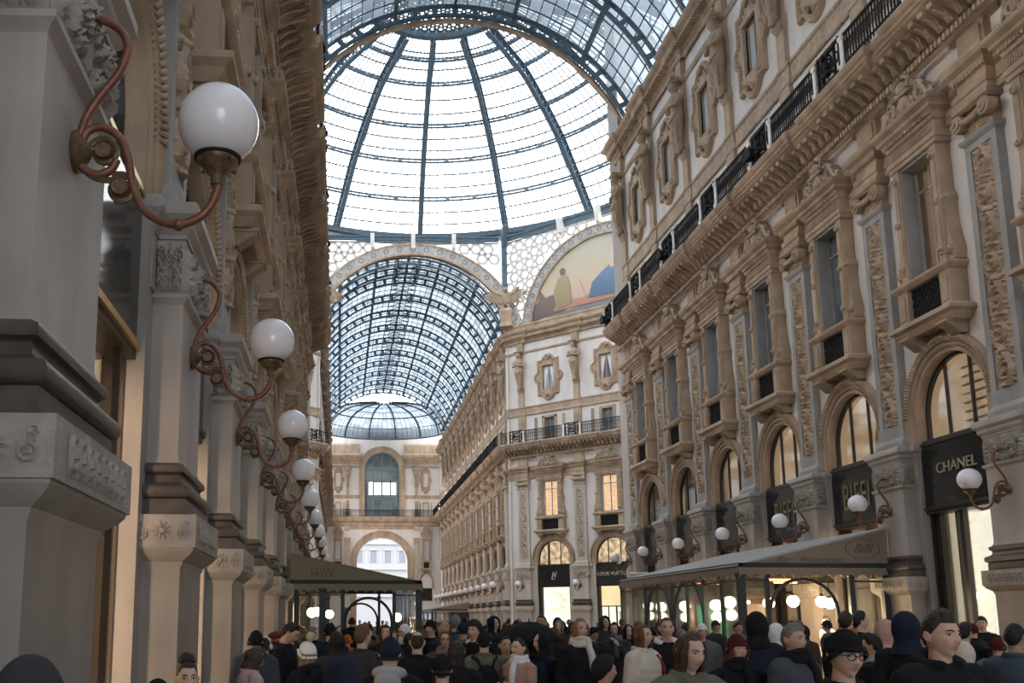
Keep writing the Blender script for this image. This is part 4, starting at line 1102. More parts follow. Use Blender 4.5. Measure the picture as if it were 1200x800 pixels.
# near wall on the left: local x runs away from the camera
YL0 = 5.10
pilL = [4.3*k for k in range(0, 10)]; cenL = [4.3*(k+.5) for k in range(0, 9)]
def plL(i): return (f'{ordinal(i)} grey stone pilaster from the camera on the wall beside the large globe lamp', 'pilasters, large lamp side')
def doorL(i, loc, rz, sc):
    shopfront(loc, rz, sc, f'{ordinal(i)} shopfront from the camera on the large lamp side', 'cream' if i < 2 else 'dim', frame='brown_frame')
    sign(loc, rz, sc, f'plain dark glass shop sign in the {ordinal(i)} opening from the camera, large lamp side', trim='gold' if i == 0 else 'black_frame')
facade('wall_left', S_LEFT, (XL, YL0, 0), RZ_L, pilL, cenL, -2.1, 40.2-.0, 0, (1,1,ZL), 'the near street, large lamp side', lambda i: 'win_grey', lambda i: ('roomdark','plain'), None, pil_label=plL, door=doorL)

# lamps
for i in range(0, 10):
    lab = f'{ordinal(i)} white globe lamp from the camera on the left-hand stone wall' if i else 'largest white globe lamp, on a copper scroll bracket beside the camera'
    lamp((XL, YL0+4.3*i-.04, 0), RZ_L, lab, 'globe lamps, large lamp side', 0 if i < 4 else 1)
for i in range(0, 7):
    lamp((XR, YG-4.25*i, .07), RZ_R, f'{ordinal(i)} white globe lamp from the crossing along the wall with the brown awning', 'globe lamps, awning side', 0 if i > 3 else 1)

lamp((XR+.4, YN+.4, .07), -3*PI/4, 'white globe lamp on the corner just round the end of the awning-side wall', None, 1)
# ------------------------------------------------------------------ far wall of the crossing, diagonal, with the lit shops
UD = Vector((CH, -CH, 0))
pilD = [1.5, 6.6, 11.7, 16.8]; cenD = [4.05, 9.15, 14.25]
def plD(i): return ([ 'corner pilaster left of the lit shop with the small gold monogram', 'pilaster between the two lit shops across the crossing', 'pilaster right of the lit shop with gold lettering across the crossing', 'last pilaster of the diagonal wall under the painted lunette'][i], 'pilasters under the painted lunette')
def emblem():
    t = MB(); me = text_mesh('L', .66, .012, 'letters_white', shear=.25); me2 = text_mesh('V', .66, .012, 'letters_white', sx=.9)
    bm = bmesh.new(); me.transform(Matrix.Translation((-.12,0,-.06))); bm.from_mesh(me); me2.transform(Matrix.Translation((.09,-.006,.07))); bm.from_mesh(me2); out = D.meshes.new('emblem'); bm.to_mesh(out); bm.free(); out.materials.append(M['letters_white']); return out
def doorD(i, loc, rz, sc):
    if i == 0:
        shopfront(loc, rz, sc, 'bright white shop window under the small gold monogram', 'bright', 1.46)
        sign(loc, rz, sc, 'black shop sign with a small gold monogram, across the crossing', h=1.46, extra=emblem())
    elif i == 1:
        shopfront(loc, rz, sc, 'lit glass doors under the black sign with gold lettering, across the crossing', 'doors', 1.46)
        sign(loc, rz, sc, 'black shop sign with one line of pale gold lettering, across the crossing', 'LOUIS VUITTON', .37, h=1.46, mat='letters_white', z=5.1)
    else: shopfront(loc, rz, sc, 'third lit shop of the diagonal wall', 'bright', 1.46); sign(loc, rz, sc, 'plain black sign of the third shop on the diagonal wall', h=1.46)
M['shoplit'] = emis('display_lit_mezzanine', (1., .66, .38), .62, .75, 2.4)
def lit_window_mat():
    m = D.materials.new('lit_upstairs_window'); nt, N, L = nodes(m)
    out = N.new('ShaderNodeOutputMaterial'); e = N.new('ShaderNodeEmission'); g = N.new('ShaderNodeBsdfGlossy'); g.inputs['Roughness'].default_value = .1
    tc = N.new('ShaderNodeTexCoord'); br = N.new('ShaderNodeTexBrick'); br.inputs['Scale'].default_value = 2.2
    br.inputs['Color1'].default_value = (1,.72,.45,1); br.inputs['Color2'].default_value = (.9,.55,.3,1); br.inputs['Mortar'].default_value = (.35,.2,.1,1)
    mp = N.new('ShaderNodeMapping'); mp.inputs['Rotation'].default_value = (PI/2,0,0); L.new(tc.outputs['Object'], mp.inputs[0]); L.new(mp.outputs[0], br.inputs['Vector'])
    L.new(br.outputs[0], e.inputs[0]); e.inputs[1].default_value = .62
    fr = N.new('ShaderNodeFresnel'); mx = N.new('ShaderNodeMixShader'); L.new(fr.outputs[0], mx.inputs[0]); L.new(e.outputs[0], mx.inputs[1]); L.new(g.outputs[0], mx.inputs[2]); L.new(mx.outputs[0], out.inputs[0])
    return m
M['win_lit'] = lit_window_mat()
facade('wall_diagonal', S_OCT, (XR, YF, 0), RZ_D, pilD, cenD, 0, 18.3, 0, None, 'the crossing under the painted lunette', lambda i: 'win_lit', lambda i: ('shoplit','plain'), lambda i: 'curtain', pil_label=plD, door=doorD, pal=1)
at_d = lambda u, d=0: (XR+CH*u-CH*d, YF-CH*u-CH*d, 0)
lamp(at_d(1.5), RZ_D, 'white globe lamp on the pilaster left of the monogram shop', None, 1)
lamp(at_d(6.6), RZ_D, 'white globe lamp between the two lit shops across the crossing', None, 1)
# matching wall on the other side, mostly hidden
def plDL(i): return ('carved pilaster of the far diagonal wall, half hidden behind the near left wall', 'hidden diagonal pilasters')
UL = 18.3
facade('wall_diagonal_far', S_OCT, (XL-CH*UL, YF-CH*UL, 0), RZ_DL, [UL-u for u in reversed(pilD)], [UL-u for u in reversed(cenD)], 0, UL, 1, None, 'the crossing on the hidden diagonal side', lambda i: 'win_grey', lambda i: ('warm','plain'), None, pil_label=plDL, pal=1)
octagon_face(at_d(9.15, -.3), RZ_D, 9.1, 'the painted lunette', 6.6, 7.3, 24.7, ZT)
octagon_face((XL-CH*9.15, YF-CH*9.15+.0, 0), RZ_DL, 9.1, 'the hidden diagonal wall', 6.6, 7.3, 24.7, ZT)
# lunette with a painted scene
lun = empty('lunette_painting', at_d(9.15, -.35), RZ_D); tag(lun, 'half-round painted panel in peach, blue and grey green above the diagonal wall', 'painting')
def flat(poly, y, mat, nm):
    m = MB(); m.prism([(x, z) for x, z in poly], y, y+.02); link(nm, m.mesh(nm, mat), lun)
def paint_mat(name, lo, hi, z0, z1, var=.12):
    m = D.materials.new(name); nt, N, L = nodes(m); out = N.new('ShaderNodeOutputMaterial'); b = N.new('ShaderNodeBsdfPrincipled'); b.inputs['Roughness'].default_value = .8
    tc = N.new('ShaderNodeTexCoord'); sp = N.new('ShaderNodeSeparateXYZ'); L.new(tc.outputs['Object'], sp.inputs[0])
    mr = N.new('ShaderNodeMapRange'); mr.inputs['From Min'].default_value = z0; mr.inputs['From Max'].default_value = z1; L.new(sp.outputs['Z'], mr.inputs['Value'])
    n = N.new('ShaderNodeTexNoise'); n.inputs['Scale'].default_value = .9; n.inputs['Detail'].default_value = 5; L.new(tc.outputs['Object'], n.inputs['Vector'])
    ad = N.new('ShaderNodeMath'); ad.operation = 'MULTIPLY_ADD'; ad.inputs[1].default_value = var*3; L.new(n.outputs['Fac'], ad.inputs[0]); L.new(mr.outputs[0], ad.inputs[2])
    sb = N.new('ShaderNodeMath'); sb.operation = 'SUBTRACT'; sb.inputs[1].default_value = var*1.5; L.new(ad.outputs[0], sb.inputs[0])
    r = N.new('ShaderNodeValToRGB'); r.color_ramp.elements[0].color = (*lo,1); r.color_ramp.elements[1].color = (*hi,1); L.new(sb.outputs[0], r.inputs[0])
    L.new(r.outputs[0], b.inputs['Base Color']); L.new(b.outputs[0], out.inputs[0]); M[name] = m
paint_mat('paint_sky', (.66,.43,.30), (.46,.46,.36), 25, 31.); paint_mat('paint_ground', (.12,.15,.15), (.24,.25,.23), 24.6, 26.2)
paint_mat('paint_blue', (.07,.12,.20), (.17,.25,.35), 25.5, 28.5); paint_mat('paint_ochre', (.26,.22,.12), (.36,.29,.17), 25.5, 28); paint_mat('paint_rust', (.34,.17,.13), (.50,.28,.2), 25, 27); paint_mat('paint_dark', (.10,.09,.09), (.2,.15,.13), 25, 27); paint_mat('paint_flesh', (.55,.40,.32), (.62,.5,.42), 27, 30)
flat([(-6.65,24.7)]+[(x, z) for x, z in reversed(arc(6.65, 24.7, 48))][1:-1]+[(6.65,24.7)], .0, 'paint_sky', 'painted_sky') if False else flat(list(arc(6.65, 24.7, 48)), .0, 'paint_sky', 'painted_sky')
flat([(-6.5,24.7),(6.5,24.7),(6.2,26.0),(3,26.2),(.5,25.95),(-2,25.9),(-4.2,25.6),(-6.3,25.3)], -.03, 'paint_ground', 'painted_ground')
flat([(-6.40,25.5),(-3.40,25.75),(-2.50,26.3),(-3.80,26.7),(-4.40,27.3),(-5.10,27.2),(-5.60,27.9),(-5.80,27.0),(-6.50,26.4)], -.06, 'paint_dark', 'painted_rocks')
flat([(-4.40,25.9),(1.20,25.9),(1.00,26.35),(-1.20,26.6),(-2.40,26.5),(-4.20,26.3)], -.08, 'paint_rust', 'painted_rug')
flat([(-4.10,26.0),(-2.70,26.2),(-2.80,27.6),(-3.00,28.5),(-3.40,28.7),(-3.90,28.4),(-4.30,27.4)], -.10, 'paint_ochre', 'painted_robe'); flat([(-3.45+.24*math.cos(a),29.0+.28*math.sin(a)) for a in np.linspace(0,2*PI,14)[:-1]], -.11, 'paint_dark', 'painted_head')
flat([(-1.20,26.3),(2.00,26.2),(2.40,27.2),(1.80,28.2),(0.80,28.6),(0.00,28.1),(-0.80,27.5)], -.12, 'paint_blue', 'painted_drapery')
flat([(0.80,28.3),(1.80,28.2),(1.80,29.3),(1.50,30.0),(1.10,29.9),(0.70,29.0)], -.13, 'paint_flesh', 'painted_torso'); flat([(1.45+.26*math.cos(a),30.35+.3*math.sin(a)) for a in np.linspace(0,2*PI,14)[:-1]], -.14, 'paint_dark', 'painted_hair')
flat([(-2.60,26.5),(-1.50,26.5),(-1.70,27.3),(-2.00,28.0),(-2.40,27.9)], -.09, 'paint_flesh', 'painted_child')
# far street
n_f = 12
pilF = [4.25*k+.95 for k in range(n_f)]; cenF = [4.25*(k+.5)+.95 for k in range(n_f)]
def plF(i): return ('stone pilaster in the long receding row of the far street, lit from above', 'pilasters of the far street')
# the far wall on the right: local x runs towards the camera; it ends at the crossing
LF = 55.5
pilF = [LF-1.6-4.25*k for k in range(n_f)]; cenF = [LF-1.6-4.25*(k+.5) for k in range(n_f)]
pilF.sort(); cenF.sort()
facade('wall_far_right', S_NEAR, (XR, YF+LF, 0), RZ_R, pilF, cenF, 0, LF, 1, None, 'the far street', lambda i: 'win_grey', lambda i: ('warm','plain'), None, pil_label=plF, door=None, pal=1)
for k, u in enumerate(sorted(pilF, reverse=True)):
    lamp((XR, YF+LF-u, -1.1), RZ_R, 'small white globe lamp in the long row down the far street', 'globe lamps of the far street', 1, (1.25,1.25,1.25))
o = link('wall_far_left', wall_mesh(S_NEAR, 0, LF, cenF).mesh('wall_far_left', 'stucco'), None, (XL, YF, 0), RZ_L); tag(o, 'white stucco wall of the hidden side of the far street', 'wall', kind='structure')
facade_trims(S_NEAR, 0, LF, [LF-u for u in pilF], [LF-u for u in cenF], 'far left', (XL, YF, 0), RZ_L, 1, None, lab='hidden side of the far street')
link('building_core', core_mesh(0, LF).mesh('building_core', 'roomdark'), o)

# ------------------------------------------------------------------ end wall with its arched gate
YE = 134.6; EX = 5.75
def end_wall():
    m = MB(); x0, x1 = -8., 20.; r, zs = 3.45, 9.3; rw, zw = 2.4, 22.2
    m.add([(x0,0,0),(-r,0,0),(-r,0,zs),(x0,0,zs)], [(0,1,2,3)]); m.add([(r,0,0),(x1,0,0),(x1,0,zs),(r,0,zs)], [(0,1,2,3)])
    m.add([(x0,0,zs),(-r,0,zs),(-r,0,15.5),(x0,0,15.5)], [(0,1,2,3)]); m.add([(r,0,zs),(x1,0,zs),(x1,0,15.5),(r,0,15.5)], [(0,1,2,3)])
    for R, z0, zt in ((r, zs, 15.5), (rw, zw, 28.)):
        a = arc(R, z0, 32)
        for (xa, za), (xb, zb) in zip(a[:-1], a[1:]):
            m.add([(xb,0,zb),(xa,0,za),(xa,0,zt),(xb,0,zt)], [(0,1,2,3)]); m.add([(xa,0,za),(xa,1.4,za),(xb,1.4,zb),(xb,0,zb)], [(0,1,2,3)])
    m.add([(-r,0,0),(-r,1.4,0),(-r,1.4,zs),(-r,0,zs)], [(0,1,2,3)]); m.add([(r,0,0),(r,1.4,0),(r,1.4,zs),(r,0,zs)], [(0,1,2,3)])
    m.add([(x0,0,15.5),(-rw,0,15.5),(-rw,0,28),(x0,0,28)], [(0,1,2,3)]); m.add([(rw,0,15.5),(x1,0,15.5),(x1,0,28),(rw,0,28)], [(0,1,2,3)])
    m.box(x0, -r-.01, .6, 1.4, 0, 28); m.box(r+.01, x1, .6, 1.4, 0, 28); m.box(-r, r, .9, 1.35, 13.5, 15.5)
    return m
o = link('wall_end', end_wall().mesh('wall_end', 'stucco'), None, (EX, YE, 0)); tag(o, 'pale end wall of the far street with an open arched gate', 'wall', kind='structure')
m = MB()
for R0, R1, z0 in ((3.45, 4.35, 9.3), (2.4, 3.15, 22.2)):
    arch_band(m, R0, R1, -.25, z0, 40, 0, PI, .3); arch_band(m, R1-.12, R1+.05, -.35, z0, 40, 0, PI, .3)
    zb = 0 if z0 < 15 else 15.6
    for s in (-1, 1): a, b = sorted((s*R0, s*R1)); m.box(a, b, -.25, 0, zb, z0)
tag(link(numbered('trim'), m.mesh('gate_archivolt', 'tan'), None, (EX, YE, 0)), 'tan arch mouldings of the gate and the great window on the end wall', 'moulding', kind='structure')
m = MB(); m.stack(-8., 8, -.15, .1, [(0,14.3),(.1,14.5),(.1,14.7),(.5,15.0),(.6,15.2),(.7,15.4),(.7,15.55),(0,15.6)])
for x0, x1 in ((-8,-3.2),(3.2,8)): m.stack(x0, x1, -.1, .1, [(0,22.9),(.05,23.1),(.05,23.3),(.3,23.6),(.5,23.9),(.5,24.2),(.1,24.4),(.1,25.6),(0,25.8)])
for x0, x1 in ((-8,-2.6),(2.6,8)): m.box(x0, x1, -.08, 0, 18.1, 18.6); m.box(x0, x1, -.1, 0, 22.4, 22.7)
m.box(-4.6, 4.6, -.1, 0, 13.9, 14.3)
tag(link(numbered('trim'), m.mesh('end_cornice', 'tan'), None, (EX, YE, 0)), 'tan cornices across the end wall', 'moulding', kind='structure')
for s, nm in ((-1, 'hidden side'), (1, 'shop side')):
    p = empty('pilaster', (EX+s*4.75, YE-.42, 0), 0, (.75,1,1)); tag(p, f'stone pilaster beside the arched gate, {nm}', 'pilaster'); build(pilaster_parts(1, 1), p); link('attic_strip', cached('attic_strip', attic_pilaster_mesh), p)
    f = link('carved_figure', cached('herm', herm_mesh), None, (EX+s*4.75, YE-.42, 0)); tag(f, f'carved figure above the arched gate, {nm}', 'statue')
    for nmw, fn, kw in (('tall dark window', tall_window, dict(glass='win_grey', lod=1)), ('quatrefoil window', ornate_window, dict(look='grey', lod=1)), ('low balcony window', attic_window, {})):
        e = empty(numbered('window'), (EX+s*6.05, YE-.42, 0), 0, (.62,1,1)); tag(e, f'{nmw} beside the arched gate, {nm}', 'window', kind='structure'); fn(S_NEAR, e, **kw)
    if s > 0:
        e = empty(numbered('window'), (EX+s*6.05, YE-.42, 0), 0, (.6,1,1)); tag(e, 'small arched shop window beside the gate', 'window', kind='structure'); arch_window(S_NEAR, e, 'roomdark', 'plain', 1)
        shopfront((EX+s*6.05, YE-.42, 0), 0, (.6,1,1), 'small dark shopfront beside the gate', 'dim'); sign((EX+s*6.05, YE-.42, 0), 0, (.6,1,1), 'small dark shop sign at the end of the far street')
S_END = dict(S_NEAR); railing(S_END, -7.4, 7.4, [-4.75, 4.75], [], (EX, YE-.3, 0), 0, 'black iron balcony railing across the end wall', 1)
w = empty(numbered('window'), (EX, YE, 0)); tag(w, 'great arched window above the gate, with dark blue grey glazing', 'window', kind='structure')
M['teal_iron'] = surf('grey_teal_iron', (.16,.22,.22), .6, nvar=.1)
m = MB(); R = 2.4
for x in (-2.35, -1.2, 0, 1.2, 2.35): m.box(x-.08, x+.08, .35, .5, 15.6, 22.2+math.sqrt(max(0, R*R-x*x)))
for z in (15.7, 18.1, 18.5, 20.6, 22.2): m.box(-R, R, .35, .5, z-.1, z+.1)
m.box(-R, R, .34, .52, 22.0, 22.6); arch_band(m, R-.15, R, .35, 22.2, 32, 0, PI, .15); link('window_frame', m.mesh('window_frame', 'teal_iron'), w)
m = MB(); m.prism(list([(R,15.6)]+arc(R-.02, 22.2)+[(-R,15.6)])[::-1], .42, .43); link('pane', m.mesh('pane', 'win_grey'), w)
m = MB(); m.box(-1.75, -1.3, .33, .345, 18.9, 20.5) 
for x0, x1 in ((-1.85,-1.3),(-1.1,-.1),(.1,.75),(.8,1.1),(1.3,1.95)): m.box(x0, x1, .38, .40, 18.7, 20.4)
link('bright_pane', m.mesh('bright_pane', emis('bright_sky_through_window', (.92,.95,1.), 1.2)), w)

# quarter dome of glass closing the far vault
q = empty('glass_apse', (VX+.2, 127.6, 0)); tag(q, 'fan-shaped glass half dome closing the far vault above the end wall', 'dome')
def aq(a, b):  # a across 0..pi, b 0 at the springing .. 1 at the crown
    t = b*PI/2; return (8.3*math.cos(a)*math.cos(t)**.6, 6.4*math.sin(a)*math.cos(t)**.6, 26.3+3.9*math.sin(t))
na, nb = 36, 12
link('glass_panes', pane_mesh([[aq(PI*i/na, .98*j/nb) for j in range(nb+1)] for i in range(na+1)], 'glass_panes', 'vault_glass'), q)
for k in range(0, 8):
    a = PI*k/7; m = MB(); pts = [aq(a, .98*j/10) for j in range(11)]
    for p, r in zip(pts[:-1], pts[1:]): m.bar(p, r, .16, .22)
    link('rib', m.mesh('rib', 'iron_blue'), q)
m = MB()
for j in (0, 3, 6, 8, 10):
    for i in range(na): m.bar(aq(PI*i/na, .98*j/nb), aq(PI*(i+1)/na, .98*j/nb), .07 if j not in (0, 6) else .14)
for i in range(na):
    for j in range(nb): m.bar(aq(PI*i/na, .98*j/nb), aq(PI*i/na, .98*(j+1)/nb), .035)
link('glazing_bar_lattice', m.mesh('glazing_bar_lattice', 'iron_blue'), q)
m = MB()
for k in range(7): m.box(-3.2, 3.2, -.25, -.15, 29.9+.23*k, 29.96+.23*k)
for k in range(9): m.box(-3.2+.8*k-.03, -3.2+.8*k+.03, -.27, -.17, 29.6, 31.5)
link('louvre_grille', m.mesh('louvre_grille', 'iron_blue'), q)

# ------------------------------------------------------------------ closing walls of the crossing and of the near street, floor, what lies outside the gate
def plain(nm, lab, x0, x1, y0, y1, z0, z1, mat='stucco'):
    tag(link(nm, MB().box(x0, x1, y0, y1, z0, z1).mesh(nm, mat)), lab, 'wall', kind='structure')
xe = XR+CH*18.3; xw = XL-CH*18.3
plain('wall_blocker_east', 'added unseen wall keeping sky light out of the crossing, shop side', xe, xe+.5, 55, YF-CH*18.3+.5, 0, ZT)  # added across the open side street to stop light leaking in
plain('wall_blocker_west', 'added unseen wall keeping sky light out of the crossing, hidden side', xw-.5, xw, 55, YF-CH*18.3+.5, 0, ZT)  # same added light block on the other side street
for nm, x, rz, lab in (('wall_near_east', XR, PI/4, 'awning side'), ('wall_near_west', XL, 3*PI/4, 'large lamp side')):
    s = 1 if x > 5 else -1; m = MB()
    vs = [(x, YN), (x+s*CH*18.3, YN+CH*18.3), (x+s*CH*18.3+s*.3, YN+CH*18.3-.2), (x+s*.4, YN-.3)]
    m.add([(a,b,0) for a, b in vs]+[(a,b,ZT) for a, b in vs], [(0,1,2,3),(7,6,5,4),(0,4,5,1),(1,5,6,2),(2,6,7,3),(3,7,4,0)])
    tag(link(nm, m.mesh(nm, 'stucco')), f'diagonal wall of the crossing behind the near street, {lab}', 'wall', kind='structure')
m = MB(); r, zs = 5.2, 9.
for x0, x1 in ((-16, -r), (r, 16)): m.box(x0, x1, -.5, 0, 0, 36)
for (xa, za), (xb, zb) in zip(arc(r, zs, 24)[:-1], arc(r, zs, 24)[1:]): m.add([(xb,0,zb),(xa,0,za),(xa,0,36),(xb,0,36),(xb,-.5,zb),(xa,-.5,za)], [(0,1,2,3),(0,4,5,1)])
tag(link('wall_south', m.mesh('wall_south', 'stucco'), None, (5.9, -21.5, 0)), 'wall behind the camera with the open arch to the square', 'wall', kind='structure')
plain('wall_left_rear', 'plain wall behind the camera, large lamp side', XL-5, XL-.2, -21.5, 2.95, 0, 25.2); plain('wall_right_rear', 'plain wall behind the camera, awning side', XR+.3, XR+5, -21.5, 9.2, 0, 25.4)
tag(link('floor', MB().box(-40, 50, -22, 190, -.3, 0).mesh('floor', 'floor')), 'polished stone floor of the arcade', 'floor', kind='structure')
b = empty('building', (EX, 172, 0)); tag(b, 'pale classical facade seen through the open gate', 'building')
m = MB(); m.box(-9, 7.6, 0, 6, 0, 22)
for z in (5.5, 10.2, 14.6): m.box(-9.2, 7.8, -.4, 0, z, z+.35)
link('wall', m.mesh('wall', 'far_white'), b)
def fw():
    m = MB(); m.box(-.55, .55, -.06, .1, 0, 2.1); return m.mesh('window', 'far_grey')
def fws():
    m = MB(); m.box(-.8, .8, -.25, 0, 2.15, 2.4); m.box(-.75, -.55, -.15, 0, 0, 2.15); m.box(.55, .75, -.15, 0, 0, 2.15); return m.mesh('window_surround', 'far_white')
w1, w2 = fw(), fws()
for z in (6.6, 11.4, 15.6):
    for x in (-7.4,-4.9,-2.4,.1,2.6,5.1): link('window_surround', w2, link('window', w1, b, (x,0,z)))
# light strips added in the shop windows, standing in for window glow on the jambs
def shop_lamp(loc, rz, label, power, col=(1., .72, .46)):
    o = empty('strip_lamp', loc, rz); tag(o, label, 'lamp')
    m = MB(); m.box(-.02, .02, -.03, .03, .0, 4.05); link('housing', m.mesh('housing', 'brown_frame'), o)
    ld = D.lights.new('added_jamb_light', 'AREA'); ld.energy = power; ld.color = col; ld.shape = 'RECTANGLE'; ld.size = 3.6; ld.size_y = .05
    l = D.objects.new('added_jamb_light', ld); COL.objects.link(l); l.parent = o
    return o, l
for i in (0, 1, 2, 3):
    o, l = shop_lamp((XL-.43, YL0+4.3*i+3.02, 0), RZ_L, f'added warm light strip lighting the jamb of the {ordinal(i)} shop, large lamp side', 5); l.rotation_euler = (0, -PI/2, 0); l.location = (.04,0,2.1)
# ------------------------------------------------------------------ restaurant pavilions with canvas roofs
def scallops(a, b, up, drop, n, th=.015):
    """hanging cloth edge from a to b (points), with a wavy lower edge"""
    a, b = Vector(a), Vector(b); t = (b-a); L = t.length; t.normalize(); nrm = t.cross(Vector((0,0,1))).normalized()*th
    m = MB(); k = 8; top = []; bot = []
    for i in range(n*k+1):
        s = i/(n*k); p = a+(b-a)*s; ph = (s*n) % 1
        top.append(p+Vector((0,0,up))); bot.append(p-Vector((0,0,drop+.07-.10*math.sin(PI*ph)**.7 if 0 < ph < 1 else drop+.07)))
    N = len(top); vs = [tuple(p+q) for q in (nrm, -nrm) for row in (top, bot) for p in row]
    fs = []
    for i in range(N-1): fs += [(i, i+1, N+i+1, N+i), (2*N+i+1, 2*N+i, 3*N+i, 3*N+i+1), (N+i, N+i+1, 3*N+i+1, 3*N+i)]
    m.add(vs, fs); return m
def pavilion(label, xw, xe, y0, y1, ze, zw, canvas, top, posts_g, arch_g, posts_s, text=None, railing_z=.95, side_arch=()):
    """xw wall side, xe street side, gable at y0; origin at the wall foot of the gable"""
    o = empty('restaurant_pavilion', (xw, y0, 0)); tag(o, label, 'pavilion')
    s = 1 if xe > xw else -1; W = abs(xe-xw); L = y1-y0; X = lambda d: s*d
    m = MB(); th = .05
    vs = [(0,-.05,zw),(X(W+.08),-.05,ze),(X(W+.08),L+.05,ze),(0,L+.05,zw)]; m.add(vs+[(x,y,z-th) for x, y, z in vs], [(0,1,2,3),(7,6,5,4),(0,4,5,1),(1,5,6,2),(2,6,7,3),(3,7,4,0)]); link('roof', m.mesh('roof', top), o)
    m = MB(); m.prism([(0,ze),(X(W),ze),(0,zw-.05)] if s > 0 else [(X(W),ze),(0,ze),(0,zw-.05)], -.03, .0); link('gable', m.mesh('gable', canvas), o)
    m = MB(); m.prism([(0,ze),(X(W),ze),(0,zw-.05)] if s > 0 else [(X(W),ze),(0,ze),(0,zw-.05)], L-.03, L); link('gable', m.mesh('gable', canvas), o)
    m = MB(); m.bar((0,0,ze-.03), (X(W),0,ze-.03), .1, .13); m.bar((X(W),-.05,ze-.03), (X(W),L,ze-.03), .1, .13); m.bar((0,L,ze-.03), (X(W),L,ze-.03), .1, .13); link('eave_beam', m.mesh('eave_beam', 'awning_dark'), o)
    ng = max(4, round(W/.27)); link('valance', scallops((0,-.08,ze-.1), (X(W+.07),-.08,ze-.1), .02, .17, ng).mesh('valance', canvas), o)
    link('valance', scallops((X(W+.07),-.08,ze-.1), (X(W+.07),L,ze-.1), .02, .17, round(L/.27)).mesh('valance', canvas), o)
    def post(x, y, w=.12):
        m = MB(); m.box(x-w/2, x+w/2, y-w/2, y+w/2, 0, ze-.05); m.stack(x-w/2, x+w/2, y-w/2, y+w/2, [(.03,0),(.03,.18),(0,.22)]); m.stack(x-w/2, x+w/2, y-w/2, y+w/2, [(0,ze-.3),(.03,ze-.26),(.03,ze-.2)]); link('post', m.mesh('post', 'pav_iron'), o)
    for d, w in posts_g: post(X(d), .02, w)
    for d, w in posts_s: post(X(W), d, w)
    for d, w in posts_g: post(X(d), L-.02, w)
    def hoop(p0, p1, zs, yy=None, along='x'):
        m = MB(); r = (p1-p0)/2; c = (p0+p1)/2; pts = [(c-r, .9)]+[(c-r*math.cos(PI*k/20), zs+r*math.sin(PI*k/20)) for k in range(21)]+[(c+r, .9)]
        P = [(X(a), yy, z) for a, z in pts] if along == 'x' else [(yy, a, z) for a, z in pts]
        m.tube(P, .045, 6); link('arched_frame', m.mesh('arched_frame', 'pav_iron'), o)
    for a, b, zs in arch_g: hoop(a, b, zs, .02); hoop(a, b, zs, L-.02)
    for a, b, zs in side_arch: hoop(a, b, zs, X(W), 'y')
    # low solid screen and top rail, glass above
    m = MB(); y_ = .0
    ds = [d for d, _ in posts_g]
    spans = [(a, b) for a, b in zip(ds[:-1], ds[1:])]
    for a, b in spans:
        if not any(abs((a+b)/2-(p+q)/2) < .5 for p, q, _ in arch_g): x0, x1 = sorted((X(a), X(b))); m.box(x0, x1, -.02, .02, .1, railing_z); m.box(x0, x1, -.03, .03, railing_z, railing_z+.06); m.box(x0, x1, -.03, .03, ze-.42, ze-.38)
    x0, x1 = sorted((X(W)-.02*s, X(W)+.02*s)); m.box(x0, x1, 0, L, .1, railing_z); m.box(x0-.01, x1+.01, 0, L, railing_z, railing_z+.06); m.box(x0, x1, 0, L, ze-.42, ze-.38)
    m.box(min(0,X(W)), max(0,X(W)), L-.02, L+.02, .1, railing_z)
    link('low_screen', m.mesh('low_screen', 'pav_iron'), o)
    m = MB()
    for a, b in spans:
        if not any(abs((a+b)/2-(p+q)/2) < .5 for p, q, _ in arch_g): x0, x1 = sorted((X(a), X(b))); m.box(x0, x1, .0, .008, railing_z, ze-.1)
    x0 = X(W); m.box(min(x0, x0+.008), max(x0, x0+.008), 0, L, railing_z, ze-.1); link('glass_pane', m.mesh('glass_pane', 'pav_glass'), o)
    for nm, me, loc in (text or []): link(nm, me, o, loc)
    return o
# brown one on the right
bt = text_mesh('Bar - Ristorante', .20, .004, 'text_faint', shear=.45, sx=1.25)
lg = text_mesh('Biffi', .30, .004, 'text_faint', shear=.4)
def oval(rx, rz, w, mat):
    m = MB(); n = 40; vs = []
    for k in range(n):
        a = 2*PI*k/n
        for f in (1, 1-w): vs += [(f*rx*math.cos(a), 0, f*rz*math.sin(a)), (f*rx*math.cos(a), -.004, f*rz*math.sin(a))]
    fs = []
    for k in range(n):
        a, b = 4*k, 4*((k+1) % n); fs += [(a+1,b+1,b+3,a+3),(a,a+1,b+1,b) if 0 else (a,b,b+1,a+1),(a+2,a+3,b+3,b+2)]
    m.add(vs, fs); return m.mesh('oval_ring', mat)
pavilion('brown canvas restaurant pavilion with scalloped edge and lit glass sides', XR-.02, 9.6, 23.45, 33.4, 3.12, 4.02, 'awning', 'awning_top',
    [(.12,.14),(.95,.12),(3.0,.1),(3.62,.16)], [(1.25,2.75,1.9)] if 0 else [(1.3,2.95,1.95)], [(0.05,.12),(1.2,.08),(2.4,.12),(3.7,.08),(4.9,.12),(6.2,.08),(7.4,.12),(8.7,.08),(9.9,.12)],
    [('lettering', bt, (-1.95, -.032, 3.24)), ('emblem', lg, (-.62, -.032, 3.5)), ('oval_ring', oval(.42, .24, .05, 'text_faint'), (-.62, -.032, 3.5))], side_arch=[(2.5,4.8,1.7),(5.1,7.3,1.7)])
